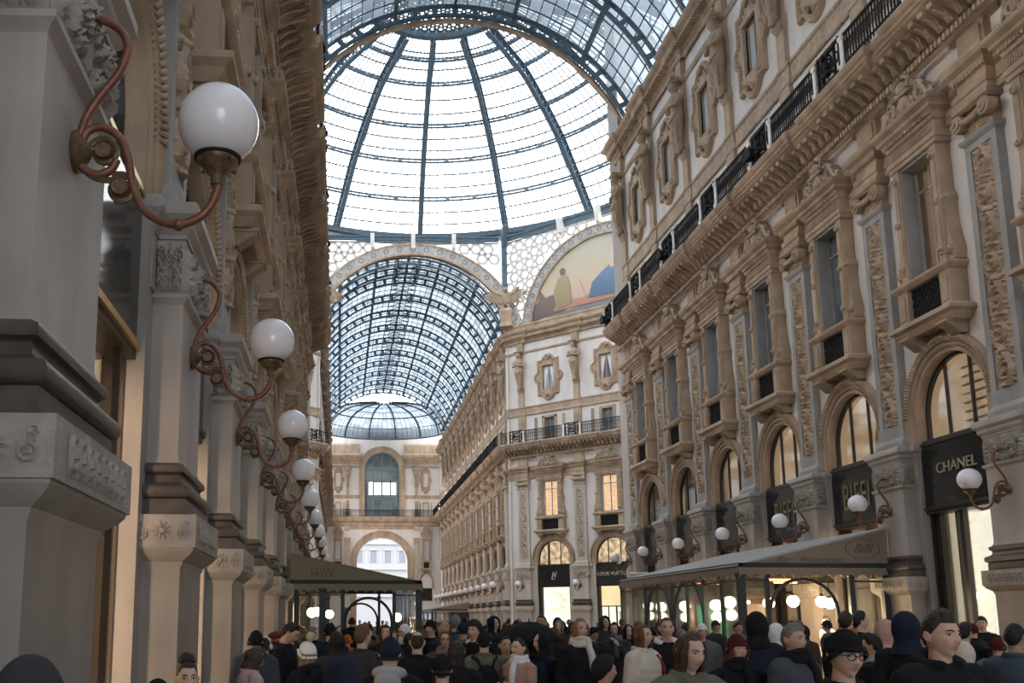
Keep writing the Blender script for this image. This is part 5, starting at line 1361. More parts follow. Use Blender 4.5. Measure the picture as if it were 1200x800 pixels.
# olive one on the left
tv = text_mesh('SAVINI', .42, .004, 'text_olive', sx=.5, space=1.15)
pavilion('olive canvas pavilion with scalloped edge in front of the left wall', XL+.02, 2.36, 29.1, 40.2, 2.88, 3.70, 'awning_olive', 'awning_olive',
    [(.2,.16),(.95,.2),(1.55,.1),(3.05,.1),(3.75,.14)], [(1.62,2.98,1.72)], [(.05,.12),(2.2,.1),(4.4,.1),(6.6,.1),(8.8,.1),(11.,.12)], [('lettering', tv, (.95, -.032, 3.12))])
sh = empty('plastic_sheet', (2.30, 29.3, 0)); tag(sh, 'clear plastic sheet hanging crumpled inside the olive pavilion', 'sheet')
m = MB(); nx, nz = 16, 12; vs = [(-.0+.05*math.sin(i*.9+j*.7)+.03*math.sin(j*1.9), 2.4*i/nx, .95+1.75*j/nz) for j in range(nz+1) for i in range(nx+1)]
m.add(vs, [(j*(nx+1)+i, j*(nx+1)+i+1, (j+1)*(nx+1)+i+1, (j+1)*(nx+1)+i) for j in range(nz) for i in range(nx)]); link('sheet', m.mesh('sheet', 'plastic', True), sh)
m = MB(); m.bar((0,0,2.72), (0,2.4,2.72), .03); link('hanging_rod', m.mesh('hanging_rod', 'pav_iron'), sh)
# far brown awning down the far street
pavilion('small brown canvas pavilion far down the street by the long row of lamps', XR-.02, 9.4, 101., 116., 2.75, 3.5, 'awning', 'awning', [(.1,.2),(2,.15),(3.8,.2)], [], [(.1,.15),(5,.15),(10,.15),(15,.15)])

# lamps hanging inside the pavilions
def pendant(loc, label, r=.13, drop=.5, group=None, power=12, mat='lamp_hot'):
    o = empty('pendant_lamp', loc); tag(o, label, 'lamp', group)
    k = f'pd{r}{drop}{mat}'
    link('globe', cached(k, lambda: MB().sphere((0,0,0), r, 20, 12).mesh('globe', mat, True)), o)
    def st(): m = MB(); m.tube([(0,0,r*.9),(0,0,drop)], .012, 6); m.lathe([(.05,r*.85),(.06,r*.95),(.02,r+.06)], 12); m.lathe([(1e-3,drop),(.06,drop),(.06,drop+.03),(1e-3,drop+.03)], 10); return m.mesh('stem', 'black_frame')
    link('stem', cached(k+'s', st), o)
    if power:
        ld = D.lights.new('lamp_light', 'POINT'); ld.energy = power; ld.color = (1., .72, .42); ld.shadow_soft_size = .15; l = D.objects.new('lamp_light', ld); COL.objects.link(l); l.parent = o; l.location = (0,0,-r-.16)
    return o
for i, (x, y, z) in enumerate([(10.75,24.6,2.22),(11.9,24.2,2.25),(12.45,24.9,2.22),(10.4,27.2,2.2),(10.3,29.4,2.2),(10.3,31.6,2.2),(11.8,28.5,2.3),(11.6,31.,2.3),(10.15,25.6,2.25),(10.2,32.6,2.25),(12.2,26.4,2.3)]):
    pendant((x, y, z), f'{ordinal(i)} round glowing lamp inside the brown pavilion, counted from its gable end', .14 if i < 3 else .16, .55, 'lamps in the brown pavilion', 32)
for i, (x, y, z) in enumerate([(-.85,30.6,1.98),(-.7,32.,2.02),(-.35,34.5,1.95),(1.95,33.6,1.85)]):
    pendant((x, y, z), f'{ordinal(i)} round glowing lamp inside the olive pavilion, counted from its gable end', .15, .5, 'lamps in the olive pavilion', 14)
for i, (x, y) in enumerate([(11.3,25.2),(12.3,27.),(10.6,28.2)]):
    h = empty('patio_heater', (x, y, 2.82)); tag(h, f'{ordinal(i)} glowing orange heater under the brown canvas, counted from the gable', 'heater', 'heaters in the brown pavilion')
    link('housing', cached('ht', lambda: MB().box(-.35,.35,-.06,.06,.03,.12).mesh('housing', 'pav_iron')), h); link('element', cached('he', lambda: MB().tube([(-.32,0,0),(.32,0,0)], .025, 8).mesh('element', 'lamp_red')), h)
for i, (x, y) in enumerate([(11.1,29.6),(11.9,28.6),(12.3,31.2)]):
    c = empty('display_cabinet', (x, y, 0)); tag(c, ['green lit cabinet inside the brown pavilion', 'reddish wooden cabinet beside the green lit one', 'reddish wooden cabinet deep in the brown pavilion'][i], 'cabinet')
    m = MB(); m.stack(-.55, .55, -.25, .25, [(0,0),(0,2.35),(.06,2.4),(.06,2.5)]); link('body', m.mesh('body', 'wood_red'), c)
    m = MB(); m.box(-.45, .45, -.27, -.25, 1.0, 2.25); link('front', m.mesh('front', 'green_lit' if i == 0 else 'warm_dim'), c)
for i, (x, y) in enumerate([(-.9,29.9),(-.2,30.3)]):
    p = empty('potted_plant', (x, y, 0)); tag(p, ['dark leafy plant behind the gable of the olive pavilion, nearer the wall', 'dark leafy plant behind the gable of the olive pavilion, nearer the arch'][i], 'plant')
    m = MB(); m.lathe([(1e-3,0),(.2,0),(.26,.55),(.22,.55),(1e-3,.5)], 16); link('pot', m.mesh('pot', 'pav_iron'), p)
    m = MB()
    for k in range(90):
        a = random.random()*2*PI; r = random.random()*.3; z = .6+random.random()*.95; q = Vector((r*math.cos(a), r*math.sin(a), z)); d = Vector((math.cos(a), math.sin(a), .6)).normalized()*.22; w = d.cross(Vector((0,0,1))).normalized()*.05
        m.add([q, q+d*.5+w, q+d, q+d*.5-w], [(0,1,2,3)])
    m.tube([(0,0,.5),(0,0,1.3)], .02, 6); link('foliage', m.mesh('foliage', 'plant'), p)
pendant((XR+.78, 21.55, 2.35), 'glowing round lamp inside the bright doorway under the black sign', .1, 1.6, None, 0)
# ------------------------------------------------------------------ people
def apply_mods(me, mods, name):
    o = D.objects.new('tmp', me); COL.objects.link(o)
    for t, kw in mods:
        md = o.modifiers.new(t, t)
        for k, v in kw.items(): setattr(md, k, v)
    dg = bpy.context.evaluated_depsgraph_get(); out = D.meshes.new_from_object(o.evaluated_get(dg)); out.name = name
    D.objects.remove(o); return out
def loft(m, secs, n=24):
    """secs: (z, rx, ry, cx, cy)"""
    vs = []
    for z, rx, ry, cx, cy in secs: vs += [(cx+rx*math.cos(2*PI*k/n), cy+ry*math.sin(2*PI*k/n), z) for k in range(n)]
    fs = [(i*n+k, i*n+(k+1)%n, (i+1)*n+(k+1)%n, (i+1)*n+k) for i in range(len(secs)-1) for k in range(n)]
    fs += [tuple(reversed(range(n))), tuple(range((len(secs)-1)*n, len(secs)*n))]
    m.add(vs, fs)
HC = Vector((0, -.012, 1.632))      # head centre of a 1.75 m figure facing -y
def head_pt(az, el, fem=False):
    """az 0 = straight ahead (-y), el latitude"""
    dx, dy, dz = math.cos(el)*math.sin(az), -math.cos(el)*math.cos(az), math.sin(el)
    a, b, c = (.0735 if not fem else .070), .096, .118
    x, y, z = a*dx, b*dy, c*dz
    if z < 0:
        k = (-z/c); x *= 1-(.30 if not fem else .36)*k**1.6
        if y > 0: y *= 1-.42*k**1.3
        else: y *= 1-.10*k
    if y > 0: y *= 1.06; 
    if z > .02 and y < 0: y *= 1-.10*min(1, (z-.02)/.1)
    if dy < 0:
        w = min(1, -dy*2.2); g = lambda cx, cz, sx, sz: math.exp(-((abs(x)-cx)/sx)**2-((z-cz)/sz)**2)
        f = 0
        f += .0205*math.exp(-(x/.0125)**2-((z+.022)/.015)**2)+.010*math.exp(-(x/.0095)**2-((z-.004)/.022)**2)+.006*g(.012,-.026,.008,.009)
        f += -.0125*g(.032,.014,.017,.012)+.0055*g(.030,.036,.026,.009)+.005*g(.046,-.022,.02,.02)
        f += .0075*math.exp(-(x/.021)**2-((z+.053)/.0105)**2)-.005*math.exp(-(x/.02)**2-((z+.0535)/.0028)**2)-.004*math.exp(-(x/.02)**2-((z+.071)/.006)**2)+.0085*math.exp(-(x/.022)**2-((z+.094)/.014)**2)
        f += .004*math.exp(-(x/.045)**2-((z-.07)/.03)**2)
        y -= f*w
    return Vector((x, y, z))
def head_grid(fem, na, ne): return [[head_pt(2*PI*i/na, -PI/2+PI*j/ne, fem) for i in range(na)] for j in range(ne+1)]
def finger_hand(m, W, dirv, side, curl=.5):
    """palm with four fingers and a thumb hanging from the wrist W along dirv"""
    W = Vector(W); d = Vector(dirv).normalized(); fwd = Vector((0,-1,0)); fwd = (fwd-d*fwd.dot(d)).normalized(); inn = Vector((-side,0,0)); inn = (inn-d*inn.dot(d)-fwd*inn.dot(fwd)).normalized()
    m.tube([W-d*.02, W+d*.03, W+d*.085], [.026,.036,.034], 10); 
    m.tube([W+d*.02+fwd*.012, W+d*.085+fwd*.026], [.02,.016], 8); m.tube([W+d*.02-fwd*.012, W+d*.085-fwd*.026], [.02,.016], 8)
    for k, L in enumerate((.072,.082,.076,.06)):
        b = W+d*.088+fwd*(.031-.0205*k); p1 = b+d*L*.45+inn*.006; p2 = p1+(d*(1-curl*.5)+inn*curl*.8).normalized()*L*.33; p3 = p2+(d*(1-curl*.9)+inn*curl*1.2).normalized()*L*.26
        m.tube([b-d*.02, b, p1, p2, p3], [.0095,.0095,.009,.0082,.0068], 8)
    t0 = W+d*.025+fwd*.028; m.tube([t0, t0+fwd*.028+d*.03+inn*.008, t0+fwd*.034+d*.058+inn*.014], [.014,.0115,.009], 8)
ARM = {'down': lambda s: [(s*.185,0,1.405),(s*.235,.025,1.13),(s*.245,-.05,.88)],
       'raised': lambda s: [(s*.185,0,1.405),(s*.225,-.03,1.13),(s*.10,-.27,1.20)],
       'pockets': lambda s: [(s*.185,0,1.405),(s*.255,.05,1.14),(s*.19,-.10,.97)],
       'face': lambda s: [(s*.185,0,1.405),(s*.22,-.10,1.17),(s*.07,-.17,1.40)]}
def arms_of(pose): return {'stand': ('down','down'), 'phone': ('raised','down'), 'pockets': ('pockets','pockets'), 'face': ('face','down')}[pose]
def body_mesh(fem, pose, lod):
    m = MB(); g = head_grid(fem, 96 if not lod else 40, 72 if not lod else 30); na = len(g[0]); ne = len(g)
    vs = [tuple(p+HC) for r in g[1:-1] for p in r]; n = na; R = ne-2
    fs = [(j*n+i, j*n+(i+1)%n, (j+1)*n+(i+1)%n, (j+1)*n+i) for j in range(R-1) for i in range(n)]+[tuple(reversed(range(n))), tuple(range((R-1)*n, R*n))]
    m.add(vs, fs)
    for s in (-1, 1):   # ears
        m.sphere((s*.074,.008,1.632), .03, 12, 8, (.32,.62,1.)); m.tube([(s*.08,-.004,1.65),(s*.086,.014,1.657),(s*.085,.024,1.635),(s*.077,.008,1.606)], .006, 6)
    w = .93 if fem else 1.
    m.tube([(0,.015,1.44),(0,.008,1.52),(0,.0,1.59)], [.07*w,.056*w,.054*w], 18)
    loft(m, [(.86,.14,.10,0,0),(.92,.165,.115,0,0),(1.06,.14*w,.10,0,0),(1.2,.155*w,.11,0,-.005),(1.31,.17*w,.118,0,-.005),(1.40,.165*w,.098,0,0),(1.45,.11*w,.08,0,.005),(1.485,.06,.06,0,.01)])
    for s, a in zip((1, -1), arms_of(pose)):
        P = ARM[a](s); m.tube([(s*.13,0,1.40)]+P, [.06,.055*w,.043*w,.029], 12)
        d = Vector(P[2])-Vector(P[1]); finger_hand(m, P[2], d if a != 'raised' else (d.x*.6, d.y*.8, d.z), s, .45)
        m.tube([(s*.085,0,.93),(s*.092,-.012,.5),(s*.1,.02,.1)], [.088,.06,.042], 14)
        m.sphere((s*.102,-.055,.05), .05, 14, 8, (.95,2.3,.95))
    me = m.mesh('body', 'skin0')
    me = apply_mods(me, [('REMESH', dict(mode='VOXEL', voxel_size=.0055 if not lod else .014)), ('SMOOTH', dict(factor=.4, iterations=1 if not lod else 2))], 'body')
    me.polygons.foreach_set('use_smooth', [True]*len(me.polygons))
    # natural colouring of the face: lips, flushed cheeks and nose
    ca = me.color_attributes.new('tone', 'FLOAT_COLOR', 'POINT'); N = len(me.vertices); co = np.empty(N*3); me.vertices.foreach_get('co', co); co = co.reshape(-1, 3)-np.array(HC)
    x, y, z = np.abs(co[:,0]), co[:,1], co[:,2]; col = np.ones((N, 4)); fr = (y < -.05)
    lip = np.exp(-(x/.024)**4-((z+.054)/.010)**4)*fr; ch = (np.exp(-((x-.045)/.02)**2-((z+.02)/.02)**2)+.8*np.exp(-(x/.012)**2-((z+.025)/.012)**2))*fr
    col[:,1] -= .42*lip+.10*ch; col[:,2] -= .36*lip+.12*ch; col[:,0] -= .18*lip
    ca.data.foreach_set('color', col.ravel()); return me
def skin_mat(name, c):
    m = surf(name, c, .55, nvar=.0); nt = m.node_tree; b = next(n for n in nt.nodes if n.type == 'BSDF_PRINCIPLED')
    at = nt.nodes.new('ShaderNodeAttribute'); at.attribute_name = 'tone'; mx = nt.nodes.new('ShaderNodeMix'); mx.data_type = 'RGBA'; mx.blend_type = 'MULTIPLY'; mx.inputs[0].default_value = 1
    mx.inputs[6].default_value = (*c, 1); nt.links.new(at.outputs['Color'], mx.inputs[7]); nt.links.new(mx.outputs[2], b.inputs['Base Color']); M[name] = m
for i, c in enumerate([(.56,.36,.27),(.50,.31,.22),(.38,.23,.155),(.62,.42,.33)]): skin_mat(f'skin{i}', c)
def cloth(name, c, rough=.9, bump=.3, bs=120): 
    if name not in M: M[name] = surf(name, c, rough, nvar=.1, nscale=6, bump=bump, bscale=bs, spec=.2)
    return name
CLOTH = dict(black=(.012,.012,.014), navy=(.014,.019,.034), charcoal=(.04,.04,.043), grey=(.13,.13,.135), light_grey=(.33,.33,.34), green=(.125,.13,.095), beige=(.42,.33,.24), cream=(.62,.56,.48), white=(.72,.71,.70), pink=(.52,.36,.36), maroon=(.075,.012,.016), brown=(.085,.05,.034), denim=(.055,.075,.10), blue=(.03,.06,.16), red=(.30,.03,.03), orange=(.42,.12,.03), rust=(.2,.05,.03), taupe=(.23,.18,.15), rose=(.45,.27,.22), slate=(.06,.07,.085))
for k, c in CLOTH.items(): cloth('cloth_'+k, c)
HAIR = dict(black=(.010,.008,.008), dark=(.028,.017,.012), brown=(.065,.036,.02), chestnut=(.12,.055,.028), blond=(.26,.165,.085), grey=(.16,.155,.15), red=(.16,.045,.02))
for k, c in HAIR.items(): M['hair_'+k] = surf('hair_'+k, c, .5, nvar=.35, nscale=60, bump=.5, bscale=90, spec=.35)
M['eye_white'] = surf('eye_white', (.5,.47,.45), .2, nvar=0); M['iris'] = surf('dark_iris', (.03,.02,.014), .1, nvar=0); M['lens'] = glass_pane('spectacle_lens', (.9,.9,.9), .97, (.5,.5,.5))

def coat_mesh(kind, pose, lod, fem):
    m = MB(); w = .95 if fem else 1.; q = 1.08 if kind == 'puffer' else 1.
    hem = {'coat': .48, 'puffer': .74, 'jacket': .78, 'long': .40}[kind]
    S = [(hem,.215,.165,0,0),(hem+.03,.22,.17,0,0),(.92,.20*w,.155,0,0),(1.08,.185*w,.145,0,0),(1.22,.20*w,.155,0,-.005),(1.32,.212*w,.158,0,-.005),(1.39,.205*w,.142,0,0),(1.435,.165*w,.12,0,.005),(1.465,.115,.10,0,.008),(1.49,.088,.088,0,.008)]
    if kind == 'puffer':
        zs = np.linspace(hem, 1.40, 40); base = np.array(S); S = [(z,)+tuple(np.interp(z, base[:,0], base[:,k])*((1.03+.055*abs(math.sin((z-hem)*PI/.085)))) if k in (1,2) else float(np.interp(z, base[:,0], base[:,k])) for k in (1,2,3,4)) for z in zs]+[tuple(r) for r in base if r[0] > 1.41]
    loft(m, [tuple(map(float, s)) for s in S], 32)
    for s, a in zip((1, -1), arms_of(pose)):
        P = [Vector(p) for p in [(s*.12,0,1.40)]+ARM[a](s)]; pts = []; rad = []
        R = [.085*q,.082*q*w,.066*q*w,.05*q]
        for i in range(3):
            for k in range(7):
                t = k/7; pts.append(P[i].lerp(P[i+1], t)); r = R[i]*(1-t)+R[i+1]*t
                if kind == 'puffer': r *= 1+.07*abs(math.sin((i*7+k)*PI/2.3))
                else: r *= 1+.03*math.sin((i*7+k)*2.1)
                rad.append(r)
        pts.append(P[3]-(P[3]-P[2]).normalized()*.01); rad.append(R[3]); m.tube(pts, rad, 16)
    # collar
    m.tube([(.085*math.sin(a), .008-.09*math.cos(a)*1.0, 1.487+.012*math.cos(a+PI)) for a in np.linspace(.35, 2*PI-.35, 18)], .021 if kind != 'puffer' else .034, 10)
    me = m.mesh('coat', 'cloth_black'); me = apply_mods(me, [('REMESH', dict(mode='VOXEL', voxel_size=.010 if not lod else .018)), ('SMOOTH', dict(factor=.5, iterations=3))], kind)
    me.polygons.foreach_set('use_smooth', [True]*len(me.polygons)); return me
def trousers_mesh():
    m = MB()
    for s in (-1, 1): m.tube([(s*.075,0,.98),(s*.09,0,.88),(s*.094,-.01,.5),(s*.1,.015,.08)], [.11,.108,.082,.075], 18)
    me = apply_mods(m.mesh('trousers', 'cloth_black'), [('REMESH', dict(mode='VOXEL', voxel_size=.016)), ('SMOOTH', dict(factor=.5, iterations=3))], 'trousers'); me.polygons.foreach_set('use_smooth', [True]*len(me.polygons)); return me
def shoes_mesh():
    m = MB()
    for s in (-1, 1): m.sphere((s*.102,-.06,.055), .055, 16, 10, (1.02,2.45,1.02)); m.box(s*.102-.05, s*.102+.05, -.17, .06, 0, .022)
    return m.mesh('shoes', 'cloth_black', True)
def shell(fem, mask, thick, na=64, ne=48, name='hair', mat='hair_black', drop=None):
    """grown over the head where mask(az, el) > 0; thick(az, el) its depth"""
    g = {}; m = MB(); vs = []; idx = {}
    pt = lambda j, i: head_pt(2*PI*(i % na)/na, -PI/2+PI*j/ne, fem)
    def vert(j, i):
        i %= na
        if (j, i) not in idx:
            az = 2*PI*i/na; az = az if az <= PI else az-2*PI; el = -PI/2+PI*j/ne
            p = pt(j, i); k = mask(az, el); n = Vector((p.x*1.3, p.y, p.z)).normalized(); t = thick(az, el)*min(1, max(0, k)*2.5)-.004
            idx[(j, i)] = len(vs); vs.append(tuple(p+n*t+HC))
        return idx[(j, i)]
    fs = []
    for j in range(ne):
        for i in range(na):
            c = [(j, i), (j, i+1), (j+1, i+1), (j+1, i)]
            az = 2*PI*(i+.5)/na; az = az if az <= PI else az-2*PI
            if mask(az, -PI/2+PI*(j+.5)/ne) > 0: fs.append(tuple(vert(*q) for q in c))
    m.add(vs, fs); return m
def hairline(az, front=.62, side=.0, back=-.75):
    a = abs(az)/PI
    if a < .30: return front
    if a < .5: return front+(side-front)*((a-.30)/.2)
    return side+(back-side)*min(1, (a-.5)/.35)
nz = lambda az, el: math.sin(az*9+el*5)*math.sin(az*4-el*11)*.5+.5
def hair_mesh(kind, fem):
    if kind == 'short': return shell(fem, lambda a, e: e-hairline(a), lambda a, e: .014+.012*max(0, math.sin(e))+.006*nz(a, e)+(.008 if abs(a) < .8 else 0))
    if kind == 'crop': return shell(fem, lambda a, e: e-hairline(a, .72, .05, -.7), lambda a, e: .008+.004*nz(a, e))
    if kind == 'balding': return shell(fem, lambda a, e: (e-hairline(a, 2., .0, -.7)) if e < .75 else -1, lambda a, e: .010+.004*nz(a, e))
    if kind == 'curly': return shell(fem, lambda a, e: e-hairline(a, .5, -.1, -.8), lambda a, e: .030+.022*nz(a*2, e*2), 96, 72)
    if kind in ('long', 'bun', 'pulled', 'bob', 'longhat', 'bobhat'):
        m = MB() if 'hat' in kind else shell(fem, lambda a, e: e-hairline(a, .74 if kind != 'bun' else .66, .02, -.75), lambda a, e: (.016 if kind in ('long','bob') else .010)+.006*nz(a*.5, e)-(.007 if abs(a) < .12 and e < 1.3 and kind == 'long' else 0))
        if kind == 'bun': m.sphere((0,.05,1.775), .052, 16, 12, (1.1,1.,.9)); m.tube([(.05*math.cos(t),.045+.05*math.sin(t),1.765+.01*math.sin(3*t)) for t in np.linspace(0, 2*PI, 16)], .016, 6)
        if kind == 'pulled': m.sphere((0,.10,1.60), .045, 14, 10, (1,1,1.4)); m.tube([(0,.115,1.60),(0,.13,1.52),(0,.12,1.44)], [.03,.028,.012], 8)
        if kind in ('long', 'bob', 'longhat', 'bobhat'):
            zb = 1.27 if kind[:4] == 'long' else 1.50; zt0 = 1.70 if 'hat' not in kind else 1.64; nu, nv = 40, 18; rows = []
            for j in range(nv+1):
                t = j/nv; z = zt0+(zb-zt0)*t; row = []
                for i in range(nu+1):
                    a = .92+(2*PI-1.84)*i/nu-0.; e = math.asin(max(-.99, min(.99, (z-HC.z)/.118))); el = max(-.45, e)
                    p = head_pt(a, el, fem); f = 1.16 if t < .4 else 1.16+.25*(t-.4)
                    wv = .007*math.sin(i*1.9+j*.35)+.004*math.sin(i*4.1-j*.6)
                    x = p.x*(f+.13)*(1+.15*t); y = p.y*f+HC.y+.012*t; r = math.hypot(x, y) or 1
                    if z < 1.45: y = y*1.15 if y > 0 else y-.05*(1.45-z)/.2   # falls over the coat
                    row.append((x*(1+wv/r), y*(1+wv/r), z+(.02*math.sin(i*.9) if j == nv else 0)))
                rows.append(row)
            vs = [p for r in rows for p in r]; W = nu+1; n0 = len(vs); inn = [((x*.86), (y-.0)*.88, z) for x, y, z in vs]
            fs = [(j*W+i, j*W+i+1, (j+1)*W+i+1, (j+1)*W+i) for j in range(nv) for i in range(nu)]
            fs += [(n0+j*W+i+1, n0+j*W+i, n0+(j+1)*W+i, n0+(j+1)*W+i+1) for j in range(nv) for i in range(nu)]
            for j in range(nv): fs += [(j*W, (j+1)*W, n0+(j+1)*W, n0+j*W), ((j+1)*W-1+0, n0+(j+1)*W-1, n0+(j+2)*W-1, (j+2)*W-1)]
            for i in range(nu): fs.append((nv*W+i, nv*W+i+1, n0+nv*W+i+1, n0+nv*W+i))
            m.add(vs+inn, fs)
        return m
def hat_mesh(kind, fem):
    if kind in ('beanie', 'pompom'):
        m = shell(fem, lambda a, e: e-(.36 if abs(a) < .9 else .36-.62*min(1, (abs(a)-.9)/.8)), lambda a, e: .015+.010*max(0, math.sin(e))+.010*(1 if abs(abs(a)-1.55) < .35 and e < .35 else 0)+.0016*math.sin(a*40), 120, 48)
        n = 60; ring = []
        for i in range(n+1):
            a = 2*PI*i/n; aa = a if a <= PI else a-2*PI; e = .40-(0 if abs(aa) < .9 else .62*min(1, (abs(aa)-.9)/.8)); p = head_pt(a, e, fem); q = Vector((p.x, p.y, 0)).normalized(); ring.append(tuple(p+HC+q*(.012+(.010 if abs(abs(aa)-1.55) < .35 else 0))))
        m.tube(ring, .014, 8)
        return m
    if kind == 'beret':
        m = MB(); m.lathe([(.074,.0),(.1,.02),(.125,.05),(.115,.078),(.07,.095),(1e-3,.098)], 32, (0,0,0)); m.lathe([(.078,-.02),(.084,.0),(.078,.015)], 32)
        m.xf(Matrix.Translation((.01,.008,1.69)) @ Matrix.Rotation(-.22, 4, 'X') @ Matrix.Rotation(.12, 4, 'Y') @ Matrix.Diagonal((1,1.15,1,1))); return m
    if kind == 'bucket':
        m = MB(); m.lathe([(.126,-.055),(.122,-.045),(.108,.0),(.103,.045),(.088,.085),(.055,.108),(1e-3,.116)], 36); m.xf(Matrix.Translation((0,0,1.675)) @ Matrix.Diagonal((1,1.15,1,1))); return m
    if kind in ('hood', 'hijab'):
        na, ne = 56, 40; vs = []; fs = []; op = .78 if kind == 'hood' else .62
        for j in range(ne+1):
            t = j/ne
            for i in range(na+1):
                a = op+(2*PI-2*op)*i/na
                if t < .62:
                    e = PI/2-(t/.62)*(PI/2+.55); rx, ry, rz = (.108,.130,.148) if kind == 'hood' else (.094,.115,.136)
                    # towards the crown the front edge closes over the forehead
                    kk = max(0, math.sin(e)); a2 = PI+(a-PI)*(1+(PI/(PI-op)-1)*max(0, (e-.72)/.85) if e > .72 else 1)
                    x, y, z = rx*math.cos(e)*math.sin(a2), -ry*math.cos(e)*math.cos(a2)+.012, rz*math.sin(e)+(.012 if kind == 'hood' else .0)
                else:
                    u = (t-.62)/.38; e = -.55; rx, ry = .108*math.cos(e), .130*math.cos(e); rr = 1+.55*u**1.5
                    x, y, z = rx*rr*math.sin(a), -ry*(rr*.92)*math.cos(a)+.012, -.077-.125*u
                f = 1+.02*math.sin(a*7+t*9)
                vs.append((x*f, y*f+HC.y, z+HC.z))
        W = na+1; fs = [(j*W+i, j*W+i+1, (j+1)*W+i+1, (j+1)*W+i) for j in range(ne) for i in range(na)]
        m = MB(); m.add(vs, fs)
        if kind == 'hijab': m.tube([(.085*math.sin(a), -.095*math.cos(a), 1.49-.02*math.cos(a)) for a in np.linspace(0, 2*PI, 20)], .04, 8)
        return m
def acc_mesh(kind):
    m = MB()
    if kind == 'scarf':
        for r, z, t, ph in ((.088,1.505,.034,0),(.094,1.475,.036,1),(.085,1.535,.026,2)): m.tube([(r*math.sin(a), -r*1.05*math.cos(a)-.0, z+.010*math.sin(a*2+ph)) for a in np.linspace(0, 2*PI, 26)], [t*(1+.12*math.sin(3*a+ph)) for a in np.linspace(0, 2*PI, 26)], 10)
        m.tube([(.03,-.125,1.47),(.045,-.165,1.36),(.05,-.185,1.2)], [.035,.042,.04], 8)
    elif kind == 'hood_down':
        m.tube([(.10*math.sin(a), .02-.09*math.cos(a), 1.475+.035*(1-math.cos(a))/2) for a in np.linspace(.5, 2*PI-.5, 22)], [.024+.026*(1-math.cos(a))/2 for a in np.linspace(.5, 2*PI-.5, 22)], 10); m.sphere((0,.13,1.435), .085, 14, 10, (1.25,.6,1.0))
    elif kind == 'glasses':
        for s in (-1, 1):
            m.tube([(s*.033+.024*math.cos(a), -.113, 1.643+.018*math.sin(a)) for a in np.linspace(0, 2*PI, 17)], .0026, 6, False); m.tube([(s*.057,-.11,1.648),(s*.076,-.06,1.648),(s*.079,.01,1.642)], .0024, 5)
        m.tube([(-.010,-.116,1.645),(0,-.119,1.648),(.010,-.116,1.645)], .0026, 5)
    elif kind == 'eyes':
        for s in (SIDE,): m.sphere((s*.0325,-.0845,1.645), .0115, 16, 10, (1.2,.72,.52))
    elif kind == 'irises':
        for s in (SIDE,): m.sphere((s*.0325,-.0915,1.6455), .0062, 10, 8, (1,.45,.9))
    elif kind == 'brows':
        for s in (-1, 1): m.tube([(s*.012,-.1045,1.664),(s*.03,-.1035,1.671),(s*.05,-.088,1.666)], [.0034,.004,.002], 6); m.tube([(s*.019,-.0905,1.6475),(s*.0325,-.0955,1.6515),(s*.047,-.0875,1.648)], .0019, 5)
    elif kind == 'pompom': m.sphere((0,.035,1.815), .05, 14, 10)
    elif kind == 'earmuff':
        for s in (-1, 1): m.sphere((s*.088,.01,1.635), .045, 16, 10, (.6,1,1))
        m.tube([(.088*math.cos(a), .01, 1.64+.135*math.sin(a)) for a in np.linspace(0, PI, 16)], .008, 6)
    elif kind == 'strap': m.tube([(.11,-.10,1.44),(.13,-.16,1.33),(.14,-.165,1.1),(.16,-.12,.95)], .016, 6)
    return m
def bend(me, yaw, pitch):
    """turn the head on the neck"""
    if not yaw and not pitch: return me
    N = len(me.vertices); co = np.empty(N*3); me.vertices.foreach_get('co', co); co = co.reshape(-1, 3); w = np.clip((co[:,2]-1.46)/.08, 0, 1); w = w*w*(3-2*w)
    w[np.hypot(co[:,0], co[:,1]) > .30] = 0
    a = yaw*w; c, s = np.cos(a), np.sin(a); x = co[:,0]*c-co[:,1]*s; y = co[:,0]*s+co[:,1]*c
    fx, fy = math.sin(yaw), -math.cos(yaw)         # after the turn the face looks along (fx, fy)
    p = pitch*w; pz = 1.53; f = x*fx+y*fy; r = x*-fy+y*fx; z = co[:,2]-pz
    f2 = f*np.cos(p)+z*np.sin(p); z2 = -f*np.sin(p)+z*np.cos(p)
    out = np.stack([f2*fx-r*fy, f2*fy+r*fx, z2+pz], 1); me.vertices.foreach_set('co', out.ravel()); me.update(); return me
PC = {}
def pmesh(key, fn, mat, head=(0,0), smooth=True):
    k = (key, mat, head)
    if k not in PC:
        if (key, None, (0,0)) not in PC:
            r = fn(); PC[(key, None, (0,0))] = r.mesh(str(key[0]), 'skin0', True) if isinstance(r, MB) else r
        me = PC[(key, None, (0,0))].copy(); bend(me, *head); me.materials.clear(); me.materials.append(M[mat]); PC[k] = me
    return PC[k]
def solid(mb, th=.012): return apply_mods(mb.mesh('hood', 'skin0', True), [('SOLIDIFY', dict(thickness=th, offset=0.))], 'hood')
ALLP = []
def eye_mesh(head, side):
    global SIDE
    k = ('eye', head, side)
    if k not in PC:
        SIDE = side
        a, b = acc_mesh('eyes'), acc_mesh('irises'); n = len(a.f); a.add(b.v, b.f); me = a.mesh('eye', ['eye_white', 'iris'], True); bend(me, *head)
        me.polygons.foreach_set('material_index', [0]*n+[1]*(len(me.polygons)-n)); PC[k] = me
    return PC[k]
